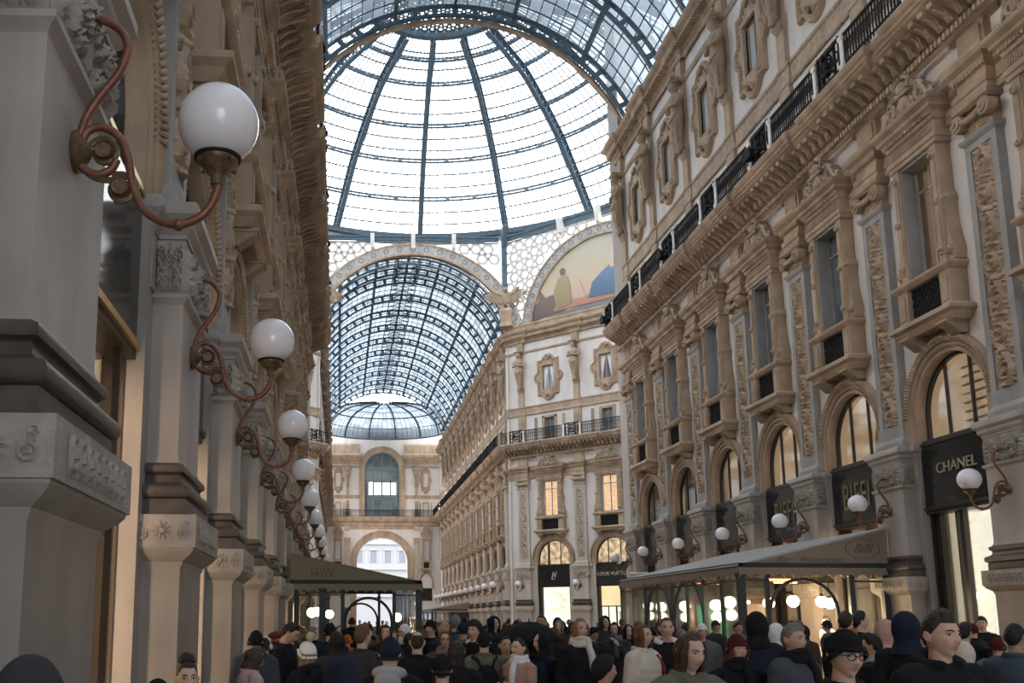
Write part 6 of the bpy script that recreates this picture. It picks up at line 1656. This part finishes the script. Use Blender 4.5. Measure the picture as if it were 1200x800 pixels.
def person(loc, rz, h, label, fem=False, pose='stand', coat=('coat','black'), hair=None, hat=None, acc=(), skin=0, legs='black', head=(0,0), lod=0, group=None, eyes=True):
    s = h/1.75; o = empty('person', loc, rz, (s*1.0,s,s)); tag(o, label, 'person', group); ALLP.append(o)
    head = tuple(math.radians(a) for a in head)
    link('body', pmesh(('body', fem, pose, lod), lambda: body_mesh(fem, pose, lod), f'skin{skin}', head), o)
    if hat and hair and hair[0] in ('long', 'bob'): hair = (hair[0]+'hat', hair[1])
    if hat and hair and hair[0] in ('short', 'curly', 'balding'): hair = ('crop', hair[1])
    ck, cc = coat; link(ck if ck != 'long' else 'coat', pmesh((ck, pose, lod, fem), lambda: coat_mesh(ck, pose, lod, fem), 'cloth_'+cc), o)
    link('trousers', pmesh(('trousers',), trousers_mesh, 'cloth_'+legs), o); link('shoes', pmesh(('shoes',), shoes_mesh, 'cloth_black'), o)
    if hair: link('hair', pmesh(('hair', hair[0], fem), lambda: hair_mesh(hair[0], fem), 'hair_'+hair[1], head), o)
    if hat:
        th = hat[0] in ('hood', 'hijab')
        link({'pompom': 'beanie', 'bucket': 'hat', 'hijab': 'headscarf'}.get(hat[0], hat[0]), pmesh((hat[0], fem), (lambda: solid(hat_mesh(hat[0], fem))) if th else (lambda: hat_mesh(hat[0], fem)), 'cloth_'+hat[1], head), o)
        if hat[0] == 'pompom': link('pompom', pmesh(('pompom_ball',), lambda: acc_mesh('pompom'), 'cloth_beige', head), o)
    for a, mt in acc: link({'hood_down': 'hood', 'strap': 'bag_strap'}.get(a, a), pmesh((a,), lambda: acc_mesh(a), ('cloth_'+mt) if 'cloth_'+mt in M else mt, head if a in ('glasses', 'earmuff') else (0,0)), o)
    if eyes:
        for sd in (-1, 1): link('eye', eye_mesh(head, sd), o)
        link('eyebrows', pmesh(('brows',), lambda: acc_mesh('brows'), 'hair_'+(hair[1] if hair else 'dark'), head), o)
    return o
# pixel of the photograph + distance -> the place on the street below it, and the height of the top of the head
_f, _cx, _cy = 1150., 430.87, 522.82
def _axes():
    yaw, pitch, roll = .02777, .17375, .0034
    rt = Vector((math.cos(yaw), -math.sin(yaw), 0)); f0 = Vector((math.sin(yaw), math.cos(yaw), 0)); u0 = Vector((0,0,1)); f1 = f0*math.cos(pitch)+u0*math.sin(pitch); u1 = -f0*math.sin(pitch)+u0*math.cos(pitch)
    return rt*math.cos(roll)+u1*math.sin(roll), -rt*math.sin(roll)+u1*math.cos(roll), f1
def spot(u, v, y):
    r, up, f = _axes(); d = f+r*((u-_cx)/_f)-up*((v-_cy)/_f); t = y/d.y; return d.x*t, 1.8+d.z*t
PL = [  # x in the photo, top of the head, distance, turn (0 = faces the camera, 180 = back), label, options
 (205,772,6.2,  8, 'young woman with a high dark bun facing the camera beside the pilasters', dict(fem=1, hair=('bun','dark'), coat=('coat','black'))),
 (172,792,5.2,175, 'head in a plain black beanie at the very bottom beside the woman with the bun', dict(hat=('beanie','black'), hair=('crop','black'))),
 (234,745,12.6,165,'person in a dark jacket with a white earmuff, half hidden by the second pilaster', dict(hat=('beanie','charcoal'), acc=[('earmuff','white')], coat=('jacket','slate'))),
 (269,737,11.2,172,'person seen from behind in a tall black beanie and grey hooded puffer jacket', dict(hat=('beanie','black'), coat=('puffer','slate'), acc=[('hood_down','slate')])),
 (294,755,9.8,110, 'brown-haired person in a pale pink jacket bending beside the pilasters', dict(fem=1, hair=('bob','brown'), coat=('jacket','pink'), head=(0,25))),
 (318,740,15.0,150,'woman in a rust red hat by the left wall', dict(fem=1, hat=('beret','rust'), coat=('coat','black'), hair=('bob','red'))),
 (335,727,12.0,70, 'man with short black hair in a long black coat looking down, in profile', dict(hair=('short','black'), coat=('long','black'), head=(10,28), skin=1)),
 (366,730,15.5,150, 'bald man behind the white pompom hat', dict(hair=('balding','grey'), coat=('coat','black'))),
 (361,744,9.2,-130,'person in a white knitted beanie with a tan pompom', dict(fem=1, hat=('pompom','white'), hair=('long','blond'), coat=('puffer','black'), acc=[('hood_down','black')])),
 (395,738,10.8,178, 'woman with long straight dark hair seen from behind, next to the white pompom hat', dict(fem=1, hair=('long','black'), coat=('coat','charcoal'))),
 (387,729,14.0,170,'person in a dark cap behind the white pompom hat', dict(hat=('beanie','black'), coat=('coat','navy'))),
 (407,742,17.0,175,'person in an orange jacket near the olive pavilion', dict(hat=('beanie','orange'), coat=('puffer','orange'))),
 (425,731,10.6,140, 'brown-haired man in a grey wool coat seen from behind', dict(hair=('short','chestnut'), coat=('coat','charcoal'), skin=0)),
 (402,765,5.3,-165,'person in a wide dark navy hat close to the camera', dict(hat=('bucket','navy'), hair=('short','dark'), coat=('coat','navy'))),
 (457,744,7.3,172, 'person in a dark beanie with a light grey hood on the shoulders', dict(hat=('beanie','navy'), coat=('jacket','black'), acc=[('hood_down','light_grey')])),
 (475,730,15.6,-70,'woman in a white beanie and white scarf in front of the olive pavilion', dict(fem=1, hat=('beanie','white'), acc=[('scarf','white')], coat=('coat','black'))),
 (505,725,15.8,-40,'man in a black beanie and black jacket looking aside, by the olive pavilion', dict(hat=('beanie','black'), coat=('jacket','black'))),
 (489,738,10.3,175,  'man with thinning grey hair seen from behind in a black coat', dict(hair=('balding','dark'), coat=('coat','black'))),
 (521,738,12.8,5,   'woman with glasses and long reddish hair facing the camera', dict(fem=1, hair=('long','chestnut'), acc=[('glasses','black_frame'),('scarf','taupe')], coat=('coat','brown'))),
 (535,749,9.4,170, 'woman with long dark brown hair seen from behind in the middle', dict(fem=1, hair=('long','dark'), coat=('coat','black'))),
 (556,727,13.2,-30,'young man with tousled dark hair and a white hood', dict(hair=('curly','dark'), coat=('jacket','black'), acc=[('hood_down','white')])),
 (567,738,11.4,178, 'person in a black beanie and olive green coat seen from behind with a backpack', dict(hat=('beanie','black'), coat=('coat','green'), hair=('crop','black'))),
 (518,764,7.4,175, 'round black beanie close to the camera below the olive green coat', dict(hat=('beanie','black'), coat=('coat','black'), hair=('crop','brown'))),
 (592,744,11.8,15,  'woman with black hair in a beige coat beside the one with a white scarf', dict(fem=1, hair=('pulled','black'), coat=('coat','taupe'), skin=1)),
 (608,746,11.0,-45, 'woman with pulled-back hair, pink grey coat and white scarf holding a phone', dict(fem=1, hair=('pulled','dark'), coat=('coat','rose'), acc=[('scarf','white')], pose='phone')),
 (634,741,11.6,-50, 'woman in a black headscarf and navy coat, in profile', dict(fem=1, hat=('hijab','black'), coat=('coat','navy'))),
 (638,727,17.0,165, 'person in a blue jacket behind the umbrella', dict(hair=('short','black'), coat=('puffer','blue'))),
 (679,723,11.2,28,  'blonde woman with a pale checked scarf over a black coat', dict(fem=1, hair=('long','blond'), coat=('coat','black'), acc=[('scarf','cream')], pose='pockets')),
 (708,768,8.0,118, 'person with curly black hair in profile close to the camera', dict(hair=('curly','black'), coat=('coat','black'), skin=1)),
 (720,728,16.0,-10, 'woman with long black hair holding a hand to her mouth', dict(fem=1, hair=('long','black'), coat=('coat','charcoal'), pose='face', acc=[('scarf','grey')])),
 (736,732,17.0,10,  'woman with a black headscarf behind the woman with the red strap', dict(fem=1, hat=('hijab','black'), coat=('coat','black'))),
 (752,730,10.6,55,  'red-haired woman in a cream coat with a red shoulder strap, smiling in profile', dict(fem=1, hair=('long','chestnut'), coat=('puffer','cream'), acc=[('strap','red')])),
 (780,722,11.3,12,  'woman with brown hair parted in the middle and a white hood over black', dict(fem=1, hair=('pulled','brown'), coat=('jacket','black'), acc=[('hood_down','white')])),
 (804,737,6.1,28,  'smiling young woman with very long light brown hair, close to the camera', dict(fem=1, hair=('long','brown'), coat=('puffer','green'), head=(10,12))),
 (822,729,15.0,8,  'woman in a white beanie and grey quilted jacket facing the camera', dict(fem=1, hat=('beanie','white'), coat=('puffer','grey'))),
 (862,741,8.4,22,  'woman in a maroon knitted hat and black scarf', dict(fem=1, hat=('beanie','maroon'), hair=('bob','red'), coat=('coat','black'), acc=[('scarf','black')], head=(8,0))),
 (886,718,10.6,172,  'person in a raised black hood and navy jacket seen from behind', dict(hat=('hood','black'), coat=('jacket','navy'))),
 (909,731,13.0,170, 'person in a white hood behind the man with grey hair', dict(hat=('hood','white'), coat=('jacket','white'))),
 (928,730,8.2,52,  'man with short grey hair and a thick black scarf in a quilted jacket', dict(hair=('short','grey'), coat=('puffer','slate'), acc=[('scarf','black')], skin=1)),
 (985,734,5.2,25, 'man in a black beanie and dark glasses close to the camera', dict(hat=('beanie','black'), acc=[('glasses','black_frame')], coat=('coat','black'), head=(8,8), skin=0)),
 (1021,742,9.8,-105,'man with thick black hair in profile between the beanie and the tall man', dict(hair=('short','black'), coat=('jacket','black'), acc=[('hood_down','light_grey')], skin=1)),
 (990,716,13.0,165, 'man with short brown hair and an orange scarf by the pavilion glass', dict(hair=('short','dark'), acc=[('scarf','orange')], coat=('coat','black'))),
 (1006,716,13.6,120,'man with short black hair next to the orange scarf', dict(hair=('short','black'), coat=('coat','navy'))),
 (1060,718,8.8,165, 'person in a raised dark navy hood seen from behind', dict(hat=('hood','navy'), coat=('coat','black'))),
 (1037,727,11.0,150,'person in a fluffy pink hood behind the navy hood', dict(fem=1, hat=('hood','rose'), coat=('puffer','pink'))),
 (1098,715,5.5,32,'tall man with short dark hair in a black jacket, nearest figure', dict(hair=('short','dark'), coat=('puffer','black'), head=(14,2), skin=0, acc=[('hood_down','black')])),
 (1129,729,12.5,160, 'man with short black hair seen from behind, beyond the tall man', dict(hair=('short','black'), coat=('coat','black'))),
 (1128,752,10.0,170,'person in a pale hood just beside the tall man', dict(hat=('hood','cream'), coat=('jacket','white'))),
 (1150,722,18.2,-8,'shop attendant in a black suit standing in the bright doorway', dict(hair=('short','black'), coat=('coat','black'), acc=[('scarf','white')] if 0 else [], skin=1)),
 (1187,728,8.4,158,'man with cropped black hair in a denim jacket at the edge of the crowd', dict(hair=('crop','black'), coat=('jacket','denim'), skin=2)),
 (1167,745,12.0,170, 'person in a dark red knitted hat beside the denim jacket', dict(hat=('beanie','maroon'), coat=('coat','grey'))),
 (968,722,25.2,-60,'waiter standing inside the brown pavilion', dict(hair=('short','black'), coat=('jacket','white'))),
 (36,772,3.05,170,'dark hooded head at the foot of the nearest pilaster', dict(hat=('hood','charcoal'), coat=('coat','charcoal'))),
]
for u, v, y, turn, lab, kw in PL:
    x, zt = spot(u, v, y); kw = dict(kw); ex = {'beanie': .03, 'pompom': .07, 'hood': .03, 'bucket': .05, 'beret': .03, 'hijab': .01}.get((kw.get('hat') or (0,))[0], .02)
    h = min(1.95, max(1.42, (zt-ex)))
    kw['fem'] = bool(kw.get('fem')); kw['lod'] = 1 if y > 14 else 0
    if x < XL+.75 and y < 40: x = max(x, XL+.32+.22)
    person((x, y, 0), math.radians(turn)-math.atan2(x, y), h, lab, eyes=abs(turn) < 125, **kw)
# the rest of the crowd
r2 = random.Random(11); taken = [(p.location.x, p.location.y) for p in ALLP]; nC = 0
LOOK = [('coat','black'),('coat','navy'),('puffer','black'),('jacket','charcoal'),('coat','charcoal'),('puffer','navy'),('coat','brown'),('jacket','slate'),('coat','taupe'),('puffer','grey'),('coat','green'),('jacket','denim'),('coat','black'),('puffer','maroon')]
def far_person(x, y, i):
    c = r2.choice(LOOK); fem = r2.random() < .5; back = r2.random() < .5; hb = r2.random()
    hat = hair = None; hl = r2.choice(['black','dark','brown','dark','chestnut','grey','blond'])
    if hb < .3: hc = r2.choice(['black','navy','grey','white','charcoal','maroon']); hat = ('beanie', hc); ht = f'{hc} knitted hat'
    elif hb < .4: hc = r2.choice(['black','charcoal','navy']); hat = ('hood', hc); ht = f'raised {hc} hood'
    elif fem: hair = (r2.choice(['long','pulled','long']), hl); ht = f'{hl} hair' if hl != 'dark' else 'dark brown hair'
    else: hair = (r2.choice(['short','crop','short','balding']), hl); ht = f'short {hl} hair'
    col = c[1].replace('_', ' '); lab = f'passer-by in far crowd, {ht}, {col} {c[0]}, {"seen from behind" if back else "coming this way"}'
    person((x, y, 0), math.radians((180 if back else 0)+r2.uniform(-50, 50)), r2.uniform(1.56, 1.80) if fem else r2.uniform(1.66, 1.86), lab, fem=fem, coat=c, hair=hair, hat=hat, skin=r2.randint(0, 2), lod=1, group='far crowd, '+lab[26:], eyes=y < 30 and not back)
taken.append((2.6, 13.2)); yy = 13.9
while yy < 62:
    xl, xr = (.1 if yy < 28.6 else 2.9), (12.2 if yy < 22.6 else 9.2)
    if yy > 42: xl, xr = 1.2, 12.5
    if yy > 48: xl, xr = -1, 17
    n = int((xr-xl)/(1.15 if yy < 25 else 1.4 if yy < 40 else 2.6))
    for k in range(n):
        x = xl+(xr-xl)*(k+r2.random())/n; y = yy+r2.uniform(-.4, .4)
        if all((x-a)**2+(y-b)**2 > .62**2 for a, b in taken) and 330 < 431+1150*(x/y-.028) < 1200:
            taken.append((x, y)); far_person(x, y, nC); nC += 1
    yy *= 1.085
print('crowd', nC, len(ALLP))
# things carried
def umbrella():
    x, z = spot(620, 728, 13.2); o = empty('umbrella', (x, 13.2, z)); global HELD; HELD = x; tag(o, 'open black umbrella above the crowd', 'umbrella')
    m = MB(); n = 8; R = .52; vs = [(0,0,0)]; K = 6
    for j in range(1, K+1):
        t = j/K
        for k in range(n*4):
            a = 2*PI*k/(n*4); sc = 1-.06*t*abs(math.sin(a*n/2)); vs.append((R*t*sc*math.cos(a), R*t*sc*math.sin(a), -.27*t**1.9-.0))
    N = n*4; fs = [(0, 1+k, 1+(k+1)%N) for k in range(N)]+[(1+j*N+k, 1+j*N+(k+1)%N, 1+(j+1)*N+(k+1)%N, 1+(j+1)*N+k) for j in range(K-1) for k in range(N)]
    m.add(vs, fs); me = apply_mods(m.mesh('canopy', 'cloth_black', True), [('SOLIDIFY', dict(thickness=.006))], 'canopy'); link('canopy', me, o)
    m = MB(); m.tube([(0,0,.04),(0,0,-.62)], .008, 8); link('shaft', m.mesh('shaft', 'iron_black'), o)
    m = MB(); m.tube([(0,0,-.55),(0,0,-.68),(.02,0,-.71),(.05,0,-.7),(.06,0,-.67)], .014, 8); link('handle', m.mesh('handle', 'wood_red'), o)
    for k in range(n):
        a = 2*PI*k/n; m = MB(); m.tube([(0,0,-.03)]+[(R*t*math.cos(a), R*t*math.sin(a), -.27*t**1.9-.008) for t in (.3,.6,1.)], .004, 5); link('rib', m.mesh('rib', 'iron_black'), o)
    h = person((x+.06, 13.35, 0), math.radians(200), 1.46, 'person holding the open black umbrella, mostly hidden below it', pose='phone', hair=('short','dark'), coat=('coat','black'))
umbrella()
g = next(p for p in ALLP if 'olive green coat seen' in p['label']); s = g.scale[0]
b = empty('backpack', (g.location.x, g.location.y-.19*s, 1.18*s), 0); tag(b, 'small black backpack on the olive green coat', 'backpack')
m = MB(); m.sphere((0,0,0), .17, 20, 14, (.85,.42,1.1)); link('bag', m.mesh('bag', 'cloth_black', True), b)
m = MB(); m.sphere((0,-.065,-.05), .11, 16, 10, (.9,.4,.8)); link('front_pocket', m.mesh('front_pocket', 'cloth_black', True), b)
for sd in (-1, 1): m = MB(); m.tube([(sd*.06,-.03,.15),(sd*.10,.04,.24),(sd*.14,.13,.27),(sd*.15,.2,.22)], .017, 6); link('strap', m.mesh('strap', 'cloth_black'), b)
g = next(p for p in ALLP if 'holding a phone' in p['label']); s = g.scale[0]; mw = Matrix.Translation(g.location) @ Matrix.Rotation(g.rotation_euler[2], 4, 'Z') @ Matrix.Scale(s, 4)
ph = empty('phone', tuple(mw @ Vector((.05,-.375,1.25))), g.rotation_euler[2]); tag(ph, 'dark phone in the hand of the woman with the white scarf', 'phone')
m = MB(); m.box(-.036,.036,-.005,.005,-.07,.07); m.xf(Matrix.Rotation(-.7, 4, 'X')); link('case', m.mesh('case', 'iron_black'), ph)
m = MB(); m.box(-.032,.032,.005,.006,-.064,.064); m.xf(Matrix.Rotation(-.7, 4, 'X')); link('screen', m.mesh('screen', 'sign'), ph)
# ------------------------------------------------------------------ balcony floodlights: the powered ones are added, mostly unseen, to brighten the walls
def flood(loc, rz, label, power, tilt=0., size=.5, group=None):
    o = empty('floodlight', loc, rz); tag(o, label, 'floodlight', group)
    def body():
        m = MB(); m.prism_x([(-.16,.1),(.12,.04),(.16,.12),(.12,.3),(-.16,.34)], -.22, .22); m.box(-.25,.25,-.2,-.16,.06,.38); return m.mesh('lamp_body', 'iron_black')
    def yoke():
        m = MB(); m.tube([(-.25,.02,.2),(-.27,.02,.0),(0,.02,-.06),(.27,.02,.0),(.25,.02,.2)], .02, 6); m.tube([(0,.02,-.06),(0,.02,-.14)], .03, 6); return m.mesh('yoke', 'iron_black')
    link('lamp_body', cached('fl_b', body), o); link('yoke', cached('fl_y', yoke), o)
    if not power: return o
    ld = D.lights.new('added_flood_light', 'AREA'); ld.energy = power; ld.color = (1., .93, .86); ld.shape = 'RECTANGLE'; ld.size = .45; ld.size_y = .3; ld.spread = math.radians(165)
    l = D.objects.new('added_flood_light', ld); COL.objects.link(l); l.parent = o; l.location = (0,-.24,.22); l.rotation_euler = (-PI/2+tilt,0,0)
for i in range(9):  # added row of lamps that brightens the opposite near wall
    y = YL0+4.3*i+.7
    flood((XL+.5, y, 15.13), RZ_L, f'{ordinal(i)} added black floodlight from the camera on the left balcony rail', FL, .3, group='added floodlights, large lamp side')
for i in (0, 2, 4):
    flood((XR-.62, YG-4.25*i+.5, 15.72), RZ_R, ['black spotlight at the tip of the balcony by the crossing', 'black spotlight on the balcony rail, second from the crossing', 'black spotlight on the balcony rail, third from the crossing'][i//2], 0)
flood((XL+.5, YG-1.4, 15.13), 3*PI/4, 'added black floodlight at the crossing end of the left balcony rail', FL*2.2, .1)  # extra lamp put in to brighten the diagonal shop wall
for i in range(6):  # unseen lamps added to lift the far street wall
    flood((XL+.5, YF+6+8.5*i, 15.72), RZ_L, f'{ordinal(i)} added floodlight beyond the crossing on the hidden rail of the far street', FL*1.1, .3, group='added floodlights of the far street')
for i, x in enumerate((XL+.5, XR-.5)): flood((x, 124., 15.72), PI, f'added floodlight aimed at the end wall, {"hidden" if i == 0 else "shop"} side', FL*.8, .05)  # two more lamps added to brighten the end wall
o = empty('strip_light', (XR-.02, YG-2.9, 3.72)); tag(o, 'white strip light on a bracket above the far end of the brown canvas', 'lamp')
m = MB(); m.tube([(-.95,0,0),(-.15,0,0)], .06, 12); link('tube', m.mesh('tube', 'globe'), o)
m = MB(); m.tube([(-.2,0,0),(.42,0,0)], .025, 8); link('bracket', m.mesh('bracket', 'iron_black'), o)
# ------------------------------------------------------------------ light and camera
w = D.worlds.new('overcast'); SC.world = w; w.use_nodes = True; nt = w.node_tree; nt.nodes.clear()
out = nt.nodes.new('ShaderNodeOutputWorld'); bg = nt.nodes.new('ShaderNodeBackground'); nt.links.new(bg.outputs[0], out.inputs[0])
tc = nt.nodes.new('ShaderNodeTexCoord'); n = nt.nodes.new('ShaderNodeTexNoise'); n.inputs['Scale'].default_value = 1.5; nt.links.new(tc.outputs['Generated'], n.inputs['Vector'])
r = nt.nodes.new('ShaderNodeValToRGB'); r.color_ramp.elements[0].color = (.84,.91,1.,1); r.color_ramp.elements[1].color = (.95,.98,1.,1); r.color_ramp.elements[0].position = .35; r.color_ramp.elements[1].position = .65
nt.links.new(n.outputs['Fac'], r.inputs[0]); nt.links.new(r.outputs[0], bg.inputs[0]); bg.inputs[1].default_value = SKY

cd = D.cameras.new('camera'); cam = D.objects.new('camera', cd); COL.objects.link(cam); SC.camera = cam
f, cx, cy, yaw, pitch, roll = 1150., 430.87, 522.82, .02777, .17375, .0034
cd.sensor_fit = 'HORIZONTAL'; cd.sensor_width = 36; cd.lens = 36*f/1200; cd.shift_x = (600-cx)/1200; cd.shift_y = (cy-400)/1200
cd.clip_start = .05; cd.clip_end = 600
sy, cy_, sp, cp, sr, cr = math.sin(yaw), math.cos(yaw), math.sin(pitch), math.cos(pitch), math.sin(roll), math.cos(roll)
rt = Vector((cy_,-sy,0)); fw0 = Vector((sy,cy_,0)); up0 = Vector((0,0,1))
fwd = fw0*cp+up0*sp; up = -fw0*sp+up0*cp
r2 = rt*cr+up*sr; u2 = -rt*sr+up*cr
cam.matrix_world = Matrix(((r2.x,u2.x,-fwd.x,0),(r2.y,u2.y,-fwd.y,0),(r2.z,u2.z,-fwd.z,1.8),(0,0,0,1)))
SC.view_settings.view_transform = 'Standard'; SC.view_settings.look = 'None'; SC.view_settings.gamma = 1; SC.view_settings.use_curve_mapping = False
SC.view_settings.exposure = EXPO
SC.cycles.max_bounces = 10; SC.cycles.diffuse_bounces = 4; SC.cycles.glossy_bounces = 3; SC.cycles.transmission_bounces = 4; SC.cycles.transparent_max_bounces = 10
SC.cycles.use_denoising = True; SC.cycles.sample_clamp_indirect = 4
